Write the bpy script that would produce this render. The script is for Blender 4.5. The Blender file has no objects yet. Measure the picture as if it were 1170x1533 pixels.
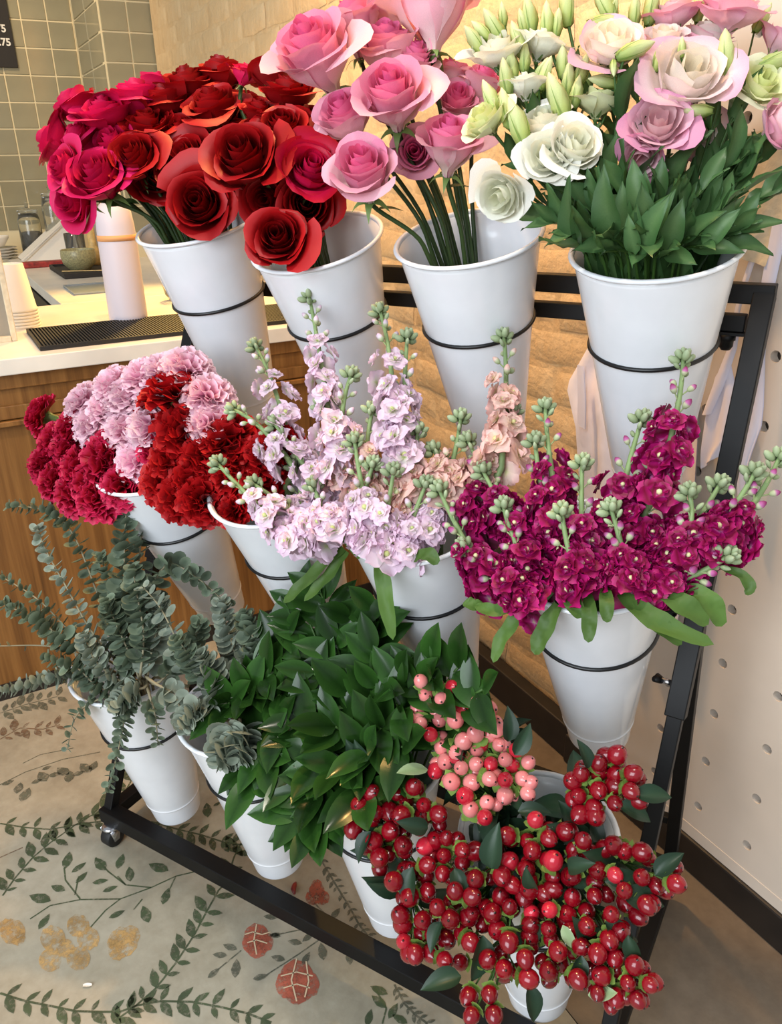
import bpy, math, random
import numpy as np
from mathutils import Vector, Matrix
C = bpy.context.collection
S = bpy.context.scene
rnd = random.Random(7)
PI = math.pi

# ---------------------------------------------------------------- camera
cam = bpy.data.cameras.new('camera'); camo = bpy.data.objects.new('camera', cam); C.objects.link(camo)
cam.sensor_width = 36; cam.lens = 1197.0 / 1533 * 36; cam.clip_start = 0.02
_r, _u, _f = ((0.85717, 0.51467, -0.01905), (-0.18913, 0.34896, 0.91786), (-0.47904, 0.78316, -0.39646))
camo.matrix_world = Matrix(((_r[0], _u[0], -_f[0], (1.09489, -0.72741, 1.19545)[0]), (_r[1], _u[1], -_f[1], (1.09489, -0.72741, 1.19545)[1]), (_r[2], _u[2], -_f[2], (1.09489, -0.72741, 1.19545)[2]), (0, 0, 0, 1)))
S.camera = camo
# ---------------------------------------------------------------- world, lights, exposure
S.view_settings.view_transform = 'Standard'; S.view_settings.look = 'None'
S.view_settings.exposure = 0.22; S.view_settings.gamma = 1.0; S.view_settings.use_curve_mapping = False
w = bpy.data.worlds.new('world'); S.world = w; w.use_nodes = True
w.node_tree.nodes['Background'].inputs[0].default_value = (0.86, 0.93, 1.0, 1); w.node_tree.nodes['Background'].inputs[1].default_value = 0.42

def lamp(name, kind, loc, target, energy, color, **k):
    l = bpy.data.lights.new(name, kind); o = bpy.data.objects.new(name, l); C.objects.link(o)
    l.energy = energy; l.color = color
    for a, v in k.items(): setattr(l, a, v)
    o.location = loc
    o.rotation_euler = (Vector(target) - Vector(loc)).to_track_quat('-Z', 'Y').to_euler()
    return o
A3 = np.array([math.cos(PI/6), -0.5, 0.0]); B3 = np.array([0.5, math.cos(PI/6), 0.0])
def ab(a, b, z=0.0): return tuple(A3*a + B3*b + np.array([0, 0, z]))   # room axes: a along the brick wall, b towards it
# shop window (daylight) behind the photographer, and the room's warm ceiling spots
lamp('shop_window_light', 'AREA', ab(1.9, -2.4, 2.0), ab(0.2, 0.3, 0.5), 108, (0.86, 0.93, 1.0), shape='RECTANGLE', size=2.6, size_y=2.0)
lamp('ceiling_spot_light', 'SPOT', ab(-0.35, 0.45, 2.55), ab(-0.25, 0.93, 1.15), 120, (1.0, 0.55, 0.19), spot_size=1.7, spot_blend=0.9, shadow_soft_size=0.06)
lamp('ceiling_spot_light', 'SPOT', ab(-1.62, 0.82, 1.65), ab(-1.05, 0.30, 0.84), 88, (1.0, 0.60, 0.15), spot_size=1.3, spot_blend=0.8, shadow_soft_size=0.06)
lamp('ceiling_spot_light', 'SPOT', ab(-2.2, 0.0, 2.55), ab(-3.1, 0.3, 1.2), 44, (1.0, 0.72, 0.40), spot_size=1.8, spot_blend=0.9, shadow_soft_size=0.06)
lamp('ceiling_spot_light', 'SPOT', ab(0.75, 0.05, 2.7), ab(0.45, 0.2, 0.6), 60, (1.0, 0.90, 0.78), spot_size=1.9, spot_blend=0.9, shadow_soft_size=0.10)

# ---------------------------------------------------------------- helpers
class MB:
    def __init__(s): s.V = []; s.F = []; s.A = []
    def add(s, V, F, a=None):
        n = len(s.V); V = [tuple(v) for v in V]; s.V += V; s.F += [tuple(i+n for i in f) for f in F]
        s.A += (list(a) if a is not None else [0.0]*len(V)); return s
    def box(s, c, d, R=None):
        x, y, z = d[0]/2, d[1]/2, d[2]/2
        P = [(i*x, j*y, k*z) for k in (-1, 1) for j in (-1, 1) for i in (-1, 1)]
        if R is not None: P = [tuple(R @ Vector(p)) for p in P]
        P = [(p[0]+c[0], p[1]+c[1], p[2]+c[2]) for p in P]
        return s.add(P, [(0, 2, 3, 1), (4, 5, 7, 6), (0, 1, 5, 4), (2, 6, 7, 3), (0, 4, 6, 2), (1, 3, 7, 5)])
    def beam(s, p, q, w, h=None, up=(0, 0, 1)):
        p, q = Vector(p), Vector(q); d = (q-p); L = d.length; x = d.normalized(); y = Vector(up).cross(x).normalized(); z = x.cross(y)
        R = Matrix((x, y, z)).transposed()
        return s.box((p+q)/2, (L, w, h or w), R)
    def lathe(s, prof, n=32, M=None, cap0=False, cap1=False, a=None):
        V = []; F = []
        for (r, z) in prof:
            for i in range(n):
                t = 2*PI*i/n; V.append((r*math.cos(t), r*math.sin(t), z))
        m = len(prof)
        for j in range(m-1):
            for i in range(n):
                k = (i+1) % n; F.append((j*n+i, j*n+k, (j+1)*n+k, (j+1)*n+i))
        if cap0: F.append(tuple(reversed(range(n))))
        if cap1: F.append(tuple((m-1)*n+i for i in range(n)))
        if M is not None: V = [tuple(M @ Vector(v)) for v in V]
        av = None
        if a is not None: av = [x for x in a for _ in range(n)]
        return s.add(V, F, av)
    def tube(s, P, r, n=6, closed=False, caps=True):
        P = [Vector(p) for p in P]; m = len(P); V = []; F = []
        rr = r if isinstance(r, (list, tuple)) else [r]*m
        up = Vector((0.123, 0.31, 1)).normalized()
        prev = None
        for j in range(m):
            a = P[(j-1) % m] if (closed or j > 0) else P[0]; b = P[(j+1) % m] if (closed or j < m-1) else P[m-1]
            t = (b-a).normalized()
            if prev is None:
                x = t.cross(up)
                if x.length < 1e-3: x = t.cross(Vector((1, 0, 0)))
                x.normalize()
            else:
                x = (prev - t*prev.dot(t)).normalized()
            prev = x; y = t.cross(x)
            for i in range(n):
                th = 2*PI*i/n; V.append(P[j] + x*(rr[j]*math.cos(th)) + y*(rr[j]*math.sin(th)))
        for j in range(m if closed else m-1):
            k = (j+1) % m
            for i in range(n):
                l = (i+1) % n; F.append((j*n+i, j*n+l, k*n+l, k*n+i))
        if caps and not closed: F.append(tuple(reversed(range(n)))); F.append(tuple((m-1)*n+i for i in range(n)))
        return s.add(V, F)
    def grid(s, fn, nu, nv, a=None):
        V = []; F = []; Av = []
        for j in range(nv+1):
            for i in range(nu+1):
                V.append(tuple(fn(i/nu, j/nv))); Av.append(a(i/nu, j/nv) if a else 0.0)
        for j in range(nv):
            for i in range(nu):
                k = j*(nu+1)+i; F.append((k, k+1, k+nu+2, k+nu+1))
        return s.add(V, F, Av)
    def prism(s, pts, z0, z1):
        n = len(pts); V = [(x, y, z0) for x, y in pts] + [(x, y, z1) for x, y in pts]
        F = [tuple(reversed(range(n))), tuple(range(n, 2*n))] + [(i, (i+1) % n, n+(i+1) % n, n+i) for i in range(n)]
        return s.add(V, F)
    def mesh(s, name, mat, smooth=True, bevel=0.0, attr=False):
        me = bpy.data.meshes.new(name); me.from_pydata([tuple(v) for v in s.V], [], s.F); me.update()
        if bevel:
            import bmesh
            bm = bmesh.new(); bm.from_mesh(me)
            bmesh.ops.bevel(bm, geom=list(bm.edges), offset=bevel, segments=2, profile=0.5, affect='EDGES', clamp_overlap=True)
            bm.to_mesh(me); bm.free()
        if smooth:
            me.polygons.foreach_set('use_smooth', [True]*len(me.polygons))
        if attr:
            at = me.attributes.new('tone', 'FLOAT', 'POINT'); at.data.foreach_set('value', [float(x) for x in s.A])
        if mat: me.materials.append(mat)
        return me
    def obj(s, name, mat, parent=None, smooth=True, bevel=0.0, attr=False):
        return put(name, s.mesh(name, mat, smooth, bevel, attr), parent)
def put(name, me, parent=None, M=None):
    o = bpy.data.objects.new(name, me); C.objects.link(o)
    if parent: o.parent = parent
    if M is not None: o.matrix_local = M
    return o
def tag(o, label, cat, group=None):
    o['label'] = label; o['category'] = cat
    if group: o['group'] = group
    return o
def thing(name, label, cat, loc=(0, 0, 0), rotz=0.0, group=None, M=None):
    o = bpy.data.objects.new(name, None); C.objects.link(o); o.empty_display_size = 0.02
    if M is not None: o.matrix_world = M
    else: o.location = loc; o.rotation_euler = (0, 0, rotz)
    return tag(o, label, cat, group)
def struct(o): o['kind'] = 'structure'; return o
def frame(p, zdir, xdir=(1, 0, 0)):
    z = Vector(zdir).normalized(); x = Vector(xdir); x = (x - z*x.dot(z))
    if x.length < 1e-4: x = Vector((0, 1, 0)) - z*z.y
    x.normalize(); y = z.cross(x)
    return Matrix(((x.x, y.x, z.x, p[0]), (x.y, y.y, z.y, p[1]), (x.z, y.z, z.z, p[2]), (0, 0, 0, 1)))

# ---------------------------------------------------------------- materials
def srgb(c):
    return tuple(((x/255)/12.92 if x/255 <= 0.04045 else ((x/255+0.055)/1.055)**2.4) for x in c) + (1.0,)
class NT:
    def __init__(s, name):
        s.m = bpy.data.materials.new(name); s.m.use_nodes = True; s.t = s.m.node_tree; s.n = s.t.nodes
        s.p = s.n['Principled BSDF']
    def new(s, ty, **k):
        n = s.n.new(ty)
        for a, v in k.items():
            if hasattr(n, a): setattr(n, a, v)
            else: n.inputs[a.replace('_', ' ')].default_value = v
        return n
    def link(s, a, b): s.t.links.new(a, b)
    def ramp(s, fac, stops):
        r = s.n.new('ShaderNodeValToRGB'); e = r.color_ramp.elements
        while len(e) < len(stops): e.new(0.5)
        for k, (p, c) in enumerate(stops): e[k].position = p; e[k].color = c if len(c) == 4 else srgb(c)
        s.link(fac, r.inputs[0]); return r.outputs[0]
    def noise(s, scale, detail=3, rough=0.5, vec=None, coord='Object'):
        n = s.n.new('ShaderNodeTexNoise'); n.inputs['Scale'].default_value = scale; n.inputs['Detail'].default_value = detail; n.inputs['Roughness'].default_value = rough
        if vec is None:
            vec = s.n.new('ShaderNodeTexCoord').outputs[coord]
        s.link(vec, n.inputs['Vector']); return n.outputs[0]
    def bump(s, h, strength=0.3, dist=0.01):
        b = s.n.new('ShaderNodeBump'); b.inputs['Strength'].default_value = strength; b.inputs['Distance'].default_value = dist
        s.link(h, b.inputs['Height']); s.link(b.outputs[0], s.p.inputs['Normal'])
    def scaled(s, sc, coord='Object'):
        m = s.n.new('ShaderNodeMapping'); m.inputs['Scale'].default_value = sc
        s.link(s.n.new('ShaderNodeTexCoord').outputs[coord], m.inputs['Vector']); return m.outputs[0]
def plain(name, c, rough=0.5, metal=0.0, spec=0.5, var=0.0, vscale=30.0, bump=0.0, sub=0.0, trans=0.0, coat=0.0):
    t = NT(name); p = t.p
    p.inputs['Base Color'].default_value = srgb(c); p.inputs['Roughness'].default_value = rough; p.inputs['Metallic'].default_value = metal
    p.inputs['Specular IOR Level'].default_value = spec; p.inputs['Coat Weight'].default_value = coat
    if var:
        lo = tuple(max(0, x*(1-var)) for x in c); hi = tuple(min(255, x*(1+var)) for x in c)
        t.link(t.ramp(t.noise(vscale), [(0.3, lo), (0.7, hi)]), p.inputs['Base Color'])
    if bump: t.bump(t.noise(vscale*2), bump, 0.004)
    if sub: p.inputs['Subsurface Weight'].default_value = sub; p.inputs['Subsurface Radius'].default_value = (0.01, 0.006, 0.004)
    if trans: p.inputs['Transmission Weight'].default_value = trans
    return t.m
def leafy(name, c0, c1, rough=0.4, objvar=0.25, thin=0.25, vein=None, scale=40.0):
    # foliage or petal: colour follows the 'tone' along the piece, with a small difference between pieces; some light passes through
    t = NT(name); p = t.p
    a = t.n.new('ShaderNodeAttribute'); a.attribute_name = 'tone'
    col = t.ramp(a.outputs['Fac'], c0 if isinstance(c0, list) else [(0.0, c0), (1.0, c1)])
    oi = t.n.new('ShaderNodeObjectInfo')
    hs = t.n.new('ShaderNodeHueSaturation')
    mr = t.n.new('ShaderNodeMapRange'); mr.inputs['To Min'].default_value = 1-objvar; mr.inputs['To Max'].default_value = 1+objvar
    t.link(oi.outputs['Random'], mr.inputs['Value']); t.link(mr.outputs[0], hs.inputs['Value']); t.link(col, hs.inputs['Color'])
    nz = t.noise(scale, 1)
    mx = t.n.new('ShaderNodeMix'); mx.data_type = 'RGBA'; mx.blend_type = 'MULTIPLY'; mx.inputs[0].default_value = 1.0
    t.link(hs.outputs[0], mx.inputs[6]); t.link(t.ramp(nz, [(0.3, (246, 246, 246)), (0.65, (255, 255, 255))]), mx.inputs[7])
    t.link(mx.outputs[2], p.inputs['Base Color'])
    p.inputs['Roughness'].default_value = rough; p.inputs['Specular IOR Level'].default_value = 0.35
    if thin:
        tr = t.n.new('ShaderNodeBsdfTranslucent'); t.link(mx.outputs[2], tr.inputs[0])
        ms = t.n.new('ShaderNodeMixShader'); ms.inputs[0].default_value = thin
        t.link(p.outputs[0], ms.inputs[1]); t.link(tr.outputs[0], ms.inputs[2]); t.link(ms.outputs[0], t.n['Material Output'].inputs[0])
    return t.m
M = {}
M['black'] = plain('black_steel', (11, 10, 10), 0.5, 0.0, 0.28, 0.25, 60)
M['rubber'] = plain('black_rubber', (22, 21, 20), 0.6)
M['wire'] = plain('black_wire', (16, 16, 17), 0.35, 0.0, 0.5)
M['chrome'] = plain('chrome', (200, 200, 205), 0.18, 1.0)
M['white'] = plain('white_plastic', (234, 236, 240), 0.22, 0, 0.5, 0.012, 25, coat=0.25)
M['waterbottle'] = plain('white_enamel', (206, 199, 208), 0.5)
M['paper'] = plain('white_paper', (232, 226, 214), 0.7)
M['band'] = plain('orange_print', (222, 160, 104), 0.6)
M['stone'] = plain('white_worktop', (226, 220, 208), 0.3, 0, 0.5, 0.04, 9)
M['board'] = plain('black_board', (38, 33, 28), 0.7)
M['glass'] = plain('jar_glass', (235, 235, 225), 0.05, 0, 0.5, trans=0.95)
M['dark'] = plain('dark_coffee', (38, 24, 18), 0.5)
M['bowl'] = plain('speckled_green_glaze', (158, 150, 108), 0.35, var=0.15, vscale=180)
M['bamboo'] = plain('pale_bamboo', (206, 172, 108), 0.5, var=0.1, vscale=60)
M['redpack'] = plain('red_wrapper', (140, 44, 40), 0.4, var=0.3, vscale=60)
M['bluetray'] = plain('steel_blue_tray', (150, 160, 165), 0.3, 0.3)
M['greypack'] = plain('grey_carton', (150, 142, 128), 0.6)
M['tile'] = plain('olive_tile', (150, 142, 114), 0.10, 0, 0.6, 0.05, 6)
M['grout'] = plain('cream_grout', (232, 214, 172), 0.8)
M['skirt'] = plain('dark_skirting', (30, 25, 21), 0.55, var=0.2, vscale=20)
M['peg'] = plain('cream_pegboard', (218, 206, 192), 0.5, var=0.02, vscale=8)
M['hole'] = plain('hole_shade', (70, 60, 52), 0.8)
M['apron'] = plain('white_apron_cloth', (242, 234, 240), 0.8, var=0.04, vscale=20, bump=0.2)
M['apron2'] = plain('beige_apron_cloth', (214, 200, 172), 0.85, var=0.05, vscale=60, bump=0.3)
M['strap'] = plain('white_strap', (236, 232, 246), 0.8)
def brick_paint():
    t = NT('cream_painted_brick')
    v = t.scaled((18, 18, 5))
    n1 = t.noise(1.0, 5, 0.6, v); n2 = t.noise(70, 4, 0.6)
    t.link(t.ramp(n1, [(0.3, (220, 182, 130)), (0.7, (234, 202, 154))]), t.p.inputs['Base Color'])
    t.p.inputs['Roughness'].default_value = 0.55
    ad = t.n.new('ShaderNodeMath'); ad.operation = 'ADD'; t.link(n1, ad.inputs[0]); t.link(n2, ad.inputs[1])
    t.bump(ad.outputs[0], 0.4, 0.008); return t.m
M['brick'] = brick_paint()
def wood():
    t = NT('oak_panel'); v = t.scaled((55, 55, 1.6)); n1 = t.noise(1.0, 5, 0.65, v); n2 = t.noise(3, 2)
    ad = t.n.new('ShaderNodeMath'); ad.operation = 'MULTIPLY_ADD'; ad.inputs[1].default_value = 0.35; t.link(n2, ad.inputs[0]); t.link(n1, ad.inputs[2])
    t.link(t.ramp(ad.outputs[0], [(0.40, (84, 52, 20)), (0.62, (122, 80, 36)), (0.9, (152, 106, 54))]), t.p.inputs['Base Color'])
    t.p.inputs['Roughness'].default_value = 0.42; t.bump(n1, 0.08, 0.003); return t.m
M['oak'] = wood()
def concrete(name, stops, sc):
    t = NT(name); n1 = t.noise(sc, 6, 0.62); n2 = t.noise(sc*14, 4, 0.6)
    ad = t.n.new('ShaderNodeMath'); ad.operation = 'MULTIPLY_ADD'; ad.inputs[1].default_value = 0.35; t.link(n2, ad.inputs[0]); t.link(n1, ad.inputs[2])
    t.link(t.ramp(ad.outputs[0], stops), t.p.inputs['Base Color']); t.p.inputs['Roughness'].default_value = 0.55
    t.bump(n2, 0.15, 0.004); return t.m
M['floor_cream'] = concrete('cream_washed_concrete', [(0.38, (128, 120, 102)), (0.62, (156, 148, 128)), (0.9, (180, 173, 154))], 3.2)
M['floor_brown'] = concrete('brown_concrete', [(0.38, (92, 80, 66)), (0.62, (114, 100, 84)), (0.9, (136, 122, 104))], 3.0)
def paint(name, c, thr=0.46, sc=90.0):
    t = NT(name); n1 = t.noise(sc, 5, 0.7)
    t.link(t.ramp(t.noise(25, 3), [(0.3, tuple(x*0.85 for x in c)), (0.7, tuple(min(255, x*1.12) for x in c))]), t.p.inputs['Base Color'])
    t.p.inputs['Roughness'].default_value = 0.6
    tr = t.n.new('ShaderNodeBsdfTransparent'); ms = t.n.new('ShaderNodeMixShader')
    t.link(t.ramp(n1, [(thr-0.16, (0, 0, 0, 1)), (thr+0.10, (0.85, 0.85, 0.85, 1))]), ms.inputs[0])
    t.link(tr.outputs[0], ms.inputs[1]); t.link(t.p.outputs[0], ms.inputs[2]); t.link(ms.outputs[0], t.n['Material Output'].inputs[0])
    return t.m
M['pgreen'] = paint('worn_green_floor_paint', (70, 84, 56), 0.42)
M['pgrey'] = paint('worn_grey_green_floor_paint', (94, 96, 80), 0.46)
M['pbrown'] = paint('worn_brown_floor_paint', (118, 92, 70), 0.48)
M['pred'] = paint('worn_coral_floor_paint', (176, 92, 70), 0.46)
M['pyellow'] = paint('worn_yellow_floor_paint', (194, 156, 98), 0.52, 70)
M['pcream'] = plain('cream_floor_line', (212, 190, 156), 0.6)

# ---------------------------------------------------------------- the setting
ROOM = -PI/6    # the room's axes are turned 30 degrees against the stand
def room(mb, name, mat, parent=None, **k):
    o = mb.obj(name, mat, parent, **k)
    if parent is None: o.rotation_euler = (0, 0, ROOM)
    return o
fl = struct(room(MB().box((-0.6, -1.234, -0.05), (6.4, 3.534, 0.10)), 'floor', M['floor_cream'], smooth=False))
fl2 = struct(room(MB().box((-0.6, 0.766, -0.05), (6.4, 0.462, 0.0996)), 'floor.001', M['floor_brown'], smooth=False))
wall = struct(room(MB().box((-0.35, 0.995, 1.4), (4.5, 0.10, 2.8)), 'wall_back', M['brick'], smooth=False))
# painted bricks, each proud of the thick painted joints
def brick_mesh(k):
    r = random.Random(50+k); L, H = 0.206, 0.066
    ph = [r.uniform(0, 6) for _ in range(6)]
    def fn(u, v):
        x = (u-0.5)*L; z = (v-0.5)*H; e = min(u, 1-u)*L; f = min(v, 1-v)*H
        d = min(1, min(e, f)/0.016)
        y = -0.0042*d - 0.0022*math.sin(u*9+ph[0])*math.sin(v*7+ph[1])*d - 0.0012*math.sin(u*23+ph[2]+v*5)*d
        return (x + 0.003*math.sin(v*6+ph[3]), y, z + 0.003*math.sin(u*7+ph[4]))
    us = [0, 0.05, 0.25, 0.5, 0.75, 0.95, 1]; vs = [0, 0.16, 0.5, 0.84, 1]
    m = MB(); V = [fn(u, v) for v in vs for u in us]; n = len(us)
    m.add(V, [(j*n+i, j*n+i+1, (j+1)*n+i+1, (j+1)*n+i) for j in range(len(vs)-1) for i in range(n-1)])
    return m.mesh('brick', M['brick'])
bms = [brick_mesh(k) for k in range(6)]
def lay_bricks(a0, a1, z0, z1):
    row = int(z0/0.075)
    while row*0.075 < z1:
        z = row*0.075+0.04; a = math.floor(a0/0.215)*0.215 + (0.1075 if row % 2 else 0)
        while a < a1:
            if a > a0-0.05: put('brick', rnd.choice(bms), wall, Matrix.Translation((a, 0.945+rnd.uniform(-0.0015, 0.002), z)) @ Matrix.Rotation(rnd.choice((0, PI)), 4, 'Y'))
            a += 0.215
        row += 1
lay_bricks(-2.48, -0.62, 1.20, 2.02); lay_bricks(-0.62, 0.26, 0.11, 1.95)
bb = struct(room(MB().box((-0.17, 0.922, 0.042), (0.88, 0.036, 0.084)), 'baseboard_back', M['skirt'], smooth=False, bevel=0.004))
bb2 = struct(room(MB().box((1.12, 0.915, 0.036), (1.70, 0.036, 0.072)), 'baseboard_back.001', M['skirt'], smooth=False, bevel=0.004))
# pegboard panel with real holes on a 10 cm grid
def pegboard():
    s = 0.1025; a0, a1, z0, z1 = 0.354, 0.354+s*10, 0.096, 0.096+0.1*13; R = 0.0085; m = MB(); N = 12
    for j in range(13):
        for i in range(10):
            ca, cz = a0+s*(i+0.5), z0+0.1*(j+0.5)
            V = []; F = []
            for k in range(N):
                t = 2*PI*k/N + PI/4; dx, dz = math.cos(t), math.sin(t); q = max(abs(dx), abs(dz))
                V.append((ca+dx/q*s/2, 0.905, cz+dz/q*0.05))
            for k in range(N):
                t = 2*PI*k/N + PI/4; V.append((ca+R*math.cos(t), 0.905, cz+R*math.sin(t)))
            for k in range(N):
                t = 2*PI*k/N + PI/4; V.append((ca+R*math.cos(t), 0.920, cz+R*math.sin(t)))
            for k in range(N):
                l = (k+1) % N; F.append((k, l, N+l, N+k)); F.append((N+k, N+l, 2*N+l, 2*N+k))
            m.add(V, F)
    return m, (a0, a1, z0, z1)
pm, (pa0, pa1, pz0, pz1) = pegboard()
peg = room(pm, 'pegboard', M['peg'], smooth=False)
tag(peg, 'cream pegboard panel with round holes covering the wall beside the flower stand', 'pegboard')
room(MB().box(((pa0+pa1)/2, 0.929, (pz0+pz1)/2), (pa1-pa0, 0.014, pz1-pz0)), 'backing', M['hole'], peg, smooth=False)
room(MB().box((pa0-0.003, 0.917, (pz0+pz1)/2), (0.006, 0.026, pz1-pz0)).box(((pa0+pa1)/2, 0.917, pz0-0.012), (pa1-pa0, 0.026, 0.024)), 'edge_strip', M['peg'], peg, smooth=False)
# tiled walls of the bar: a strip, a return and the far wall
TS = 0.1135
def tile_mesh():
    h = TS/2-0.0030
    m = MB().add([(-h, 0, -h), (h, 0, -h), (h, 0, h), (-h, 0, h), (-h+.002, -.004, -h+.002), (h-.002, -.004, -h+.002), (h-.002, -.004, h-.002), (-h+.002, -.004, h-.002)],
                 [(4, 5, 6, 7), (0, 1, 5, 4), (1, 2, 6, 5), (2, 3, 7, 6), (3, 0, 4, 7)])
    return m.mesh('tile', M['tile'], smooth=False)
tme = tile_mesh()
def tiled(name, c, d, origin, ux, n, z0, rows, face, wide=1.0):
    w_ = struct(room(MB().box(c, d), name, M['grout'], smooth=False))
    R = Matrix.Rotation(face, 4, 'Z')
    for j in range(rows):
        for i in range(n):
            p = (origin[0]+ux[0]*TS*wide*(i+0.5), origin[1]+ux[1]*TS*wide*(i+0.5), z0+TS*(j+0.5)); put('tile', tme, w_, Matrix.Translation(p) @ R @ Matrix.Diagonal((wide, 1, 1, 1)))
    return w_
AW = -2.62; AF = -3.24
# z of the grout lines is anchored on the photograph
tiled('wall_left', (AW-0.03, 0.853, 1.4), (0.06, 0.234, 2.8), (AW+0.0005, 0.737), (0, 1), 2, 0.94, 11, PI/2)
tiled('wall_left.001', ((AW-0.06+AF)/2, 0.856, 1.4), (AW-0.06-AF, 0.232, 2.8), (AW-0.005, 0.7395), (-1, 0), 2, 0.94, 11, 0, 2.5)
tiled('wall_left.002', (AF-0.05, -0.3, 1.4), (0.10, 2.5, 2.8), (AF+0.0005, 0.7395-TS*18), (0, 1), 18, 0.94, 11, PI/2)
# ---------------------------------------------------------------- bar counter and what stands on it
ZC = 0.835
ctr = thing('bar_counter', 'oak panelled bar counter with a white worktop behind the flower stand', 'counter', (0, 0, 0), ROOM)
MB().box((-0.941, -0.3, ZC-0.0175), (0.75, 2.5, 0.035)).obj('worktop', M['stone'], ctr, smooth=False, bevel=0.002)
MB().box((-2.285, 0.585, ZC-0.0175), (1.93, 0.70, 0.035)).obj('return_worktop', M['stone'], ctr, smooth=False, bevel=0.002)
MB().box((-0.606, -0.29, 0.42), (0.02, 2.44, 0.76)).obj('front_panel', M['oak'], ctr, smooth=False)
MB().box((-0.590, -0.29, 0.715), (0.012, 2.44, 0.030)).box((-0.586, -0.29, 0.692), (0.022, 2.44, 0.012)).box((-0.592, -0.29, 0.783), (0.01, 2.44, 0.034)).obj('moulding', M['oak'], ctr, smooth=False, bevel=0.002)
MB().box((-0.60, -0.29, 0.022), (0.016, 2.44, 0.044)).obj('toe_kick', M['skirt'], ctr, smooth=False)
MB().box((-1.30, -0.3, 0.40), (0.03, 2.4, 0.78)).box((-2.285, 0.25, 0.40), (1.9, 0.03, 0.78)).obj('inner_panel', M['skirt'], ctr, smooth=False)
def on(a, b, z=ZC): return ab(a, b, z)
# ribbed bar mat
mat_ = thing('bar_mat', 'long black ribbed rubber bar mat lying near the counter edge', 'mat', on(-0.742, 0.1), ROOM)
MB().box((0, 0.42, 0.0025), (0.262, 0.86, 0.005)).obj('base', M['rubber'], mat_, smooth=False)
rib = MB().box((0, 0, 0.0075), (0.25, 0.0034, 0.005)).mesh('rib', M['rubber'], smooth=False)
for k in range(118): put('rib', rib, mat_, Matrix.Translation((0, 0.001+0.0072*k, 0)))
MB().box((-0.1275, 0.42, 0.0065), (0.006, 0.86, 0.007)).box((0.1275, 0.42, 0.0065), (0.006, 0.86, 0.007)).box((0, -0.0075, 0.0065), (0.25, 0.005, 0.007)).obj('border', M['rubber'], mat_, smooth=False)
# tall white bottle
bt = thing('bottle', 'tall white bottle with an orange band standing behind the ribbed bar mat', 'bottle', on(-0.90, 0.345), 0)
MB().lathe([(0, 0), (0.045, 0), (0.049, 0.004), (0.049, 0.02), (0.048, 0.2), (0.0465, 0.24), (0.043, 0.27), (0.030, 0.29), (0, 0.291)], 32).obj('bottle_body', M['waterbottle'], bt)
MB().lathe([(0.0482, 0.202), (0.0487, 0.202), (0.0484, 0.216), (0.0478, 0.216)], 32).obj('printed_band', M['band'], bt)
MB().lathe([(0.024, 0.289), (0.024, 0.315), (0.021, 0.32), (0, 0.32)], 24).obj('cap', M['waterbottle'], bt)
# stack of paper cups, upside down
for k in range(6):
    z0 = 0.008*k
    cp = MB().lathe([(0.0455, z0), (0.047, z0+0.001), (0.047, z0+0.005), (0.0445, z0+0.007), (0.031, z0+0.115), (0.029, z0+0.116), (0.0285, z0+0.110), (0, z0+0.110)], 32).obj('paper_cup', M['paper'])
    cp.location = on(-0.98, 0.090); n_ = ['lowest', 'second from the bottom', 'third from the bottom', 'fourth from the bottom', 'second from the top', 'topmost'][k]
    tag(cp, 'upside-down white paper cup, %s of the stack on the counter' % n_, 'cup', 'stacked paper cups')
# framed sign seen from its back edge
fs = thing('framed_sign', 'small cream framed sign standing on the counter beside the paper cups', 'frame', on(-0.775, -0.015), ROOM)
Rf = Matrix.Rotation(0.10, 3, 'Y')
MB().box((0.0, 0, 0.125), (0.012, 0.15, 0.25), Rf).obj('frame_back', M['greypack'], fs, smooth=False, bevel=0.002)
MB().box((0.009, -0.0685, 0.125), (0.012, 0.013, 0.25), Rf).box((0.009, 0.0685, 0.125), (0.012, 0.013, 0.25), Rf).box((0.009+0.0098, 0, 0.2435), (0.012, 0.124, 0.013), Rf).box((0.009-0.0098, 0, 0.0065), (0.012, 0.124, 0.013), Rf).obj('border', M['apron2'], fs, smooth=False, bevel=0.002)
# matcha tray
tr = thing('serving_tray', 'flat black tray under the matcha bowl', 'tray', on(-2.15, 0.47), ROOM)
MB().box((0, 0, 0.005), (0.40, 0.26, 0.010)).obj('tray_base', M['board'], tr, smooth=False, bevel=0.003)
MB().box((0, 0.126, 0.014), (0.40, 0.008, 0.010)).box((0, -0.126, 0.014), (0.40, 0.008, 0.010)).box((0.196, 0, 0.014), (0.008, 0.244, 0.010)).box((-0.196, 0, 0.014), (0.008, 0.244, 0.010)).obj('tray_lip', M['board'], tr, smooth=False)
bw = MB().lathe([(0, 0.002), (0.034, 0), (0.040, 0.004), (0.060, 0.025), (0.066, 0.05), (0.064, 0.075), (0.062, 0.078), (0.060, 0.075), (0.061, 0.05), (0.054, 0.026), (0, 0.012)], 32).obj('matcha_bowl', M['bowl'])
bw.location = on(-2.15, 0.43, ZC+0.010); tag(bw, 'speckled olive ceramic matcha bowl on the black tray', 'bowl')
wk = thing('bamboo_whisk', 'pale bamboo whisk standing upright behind the matcha bowl', 'whisk', on(-2.30, 0.515, ZC+0.010))
MB().lathe([(0.0, 0.0), (0.022, 0.0), (0.030, 0.015), (0.030, 0.05), (0.017, 0.075)], 24).obj('tines', M['bamboo'], wk)
MB().lathe([(0.017, 0.075), (0.016, 0.082), (0.015, 0.15), (0.0, 0.152)], 20).obj('handle', M['bamboo'], wk)
sc = thing('bamboo_scoop', 'thin bamboo scoop lying across the front of the black tray', 'scoop', on(-1.98, 0.42, ZC+0.0212), ROOM+1.1)
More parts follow.
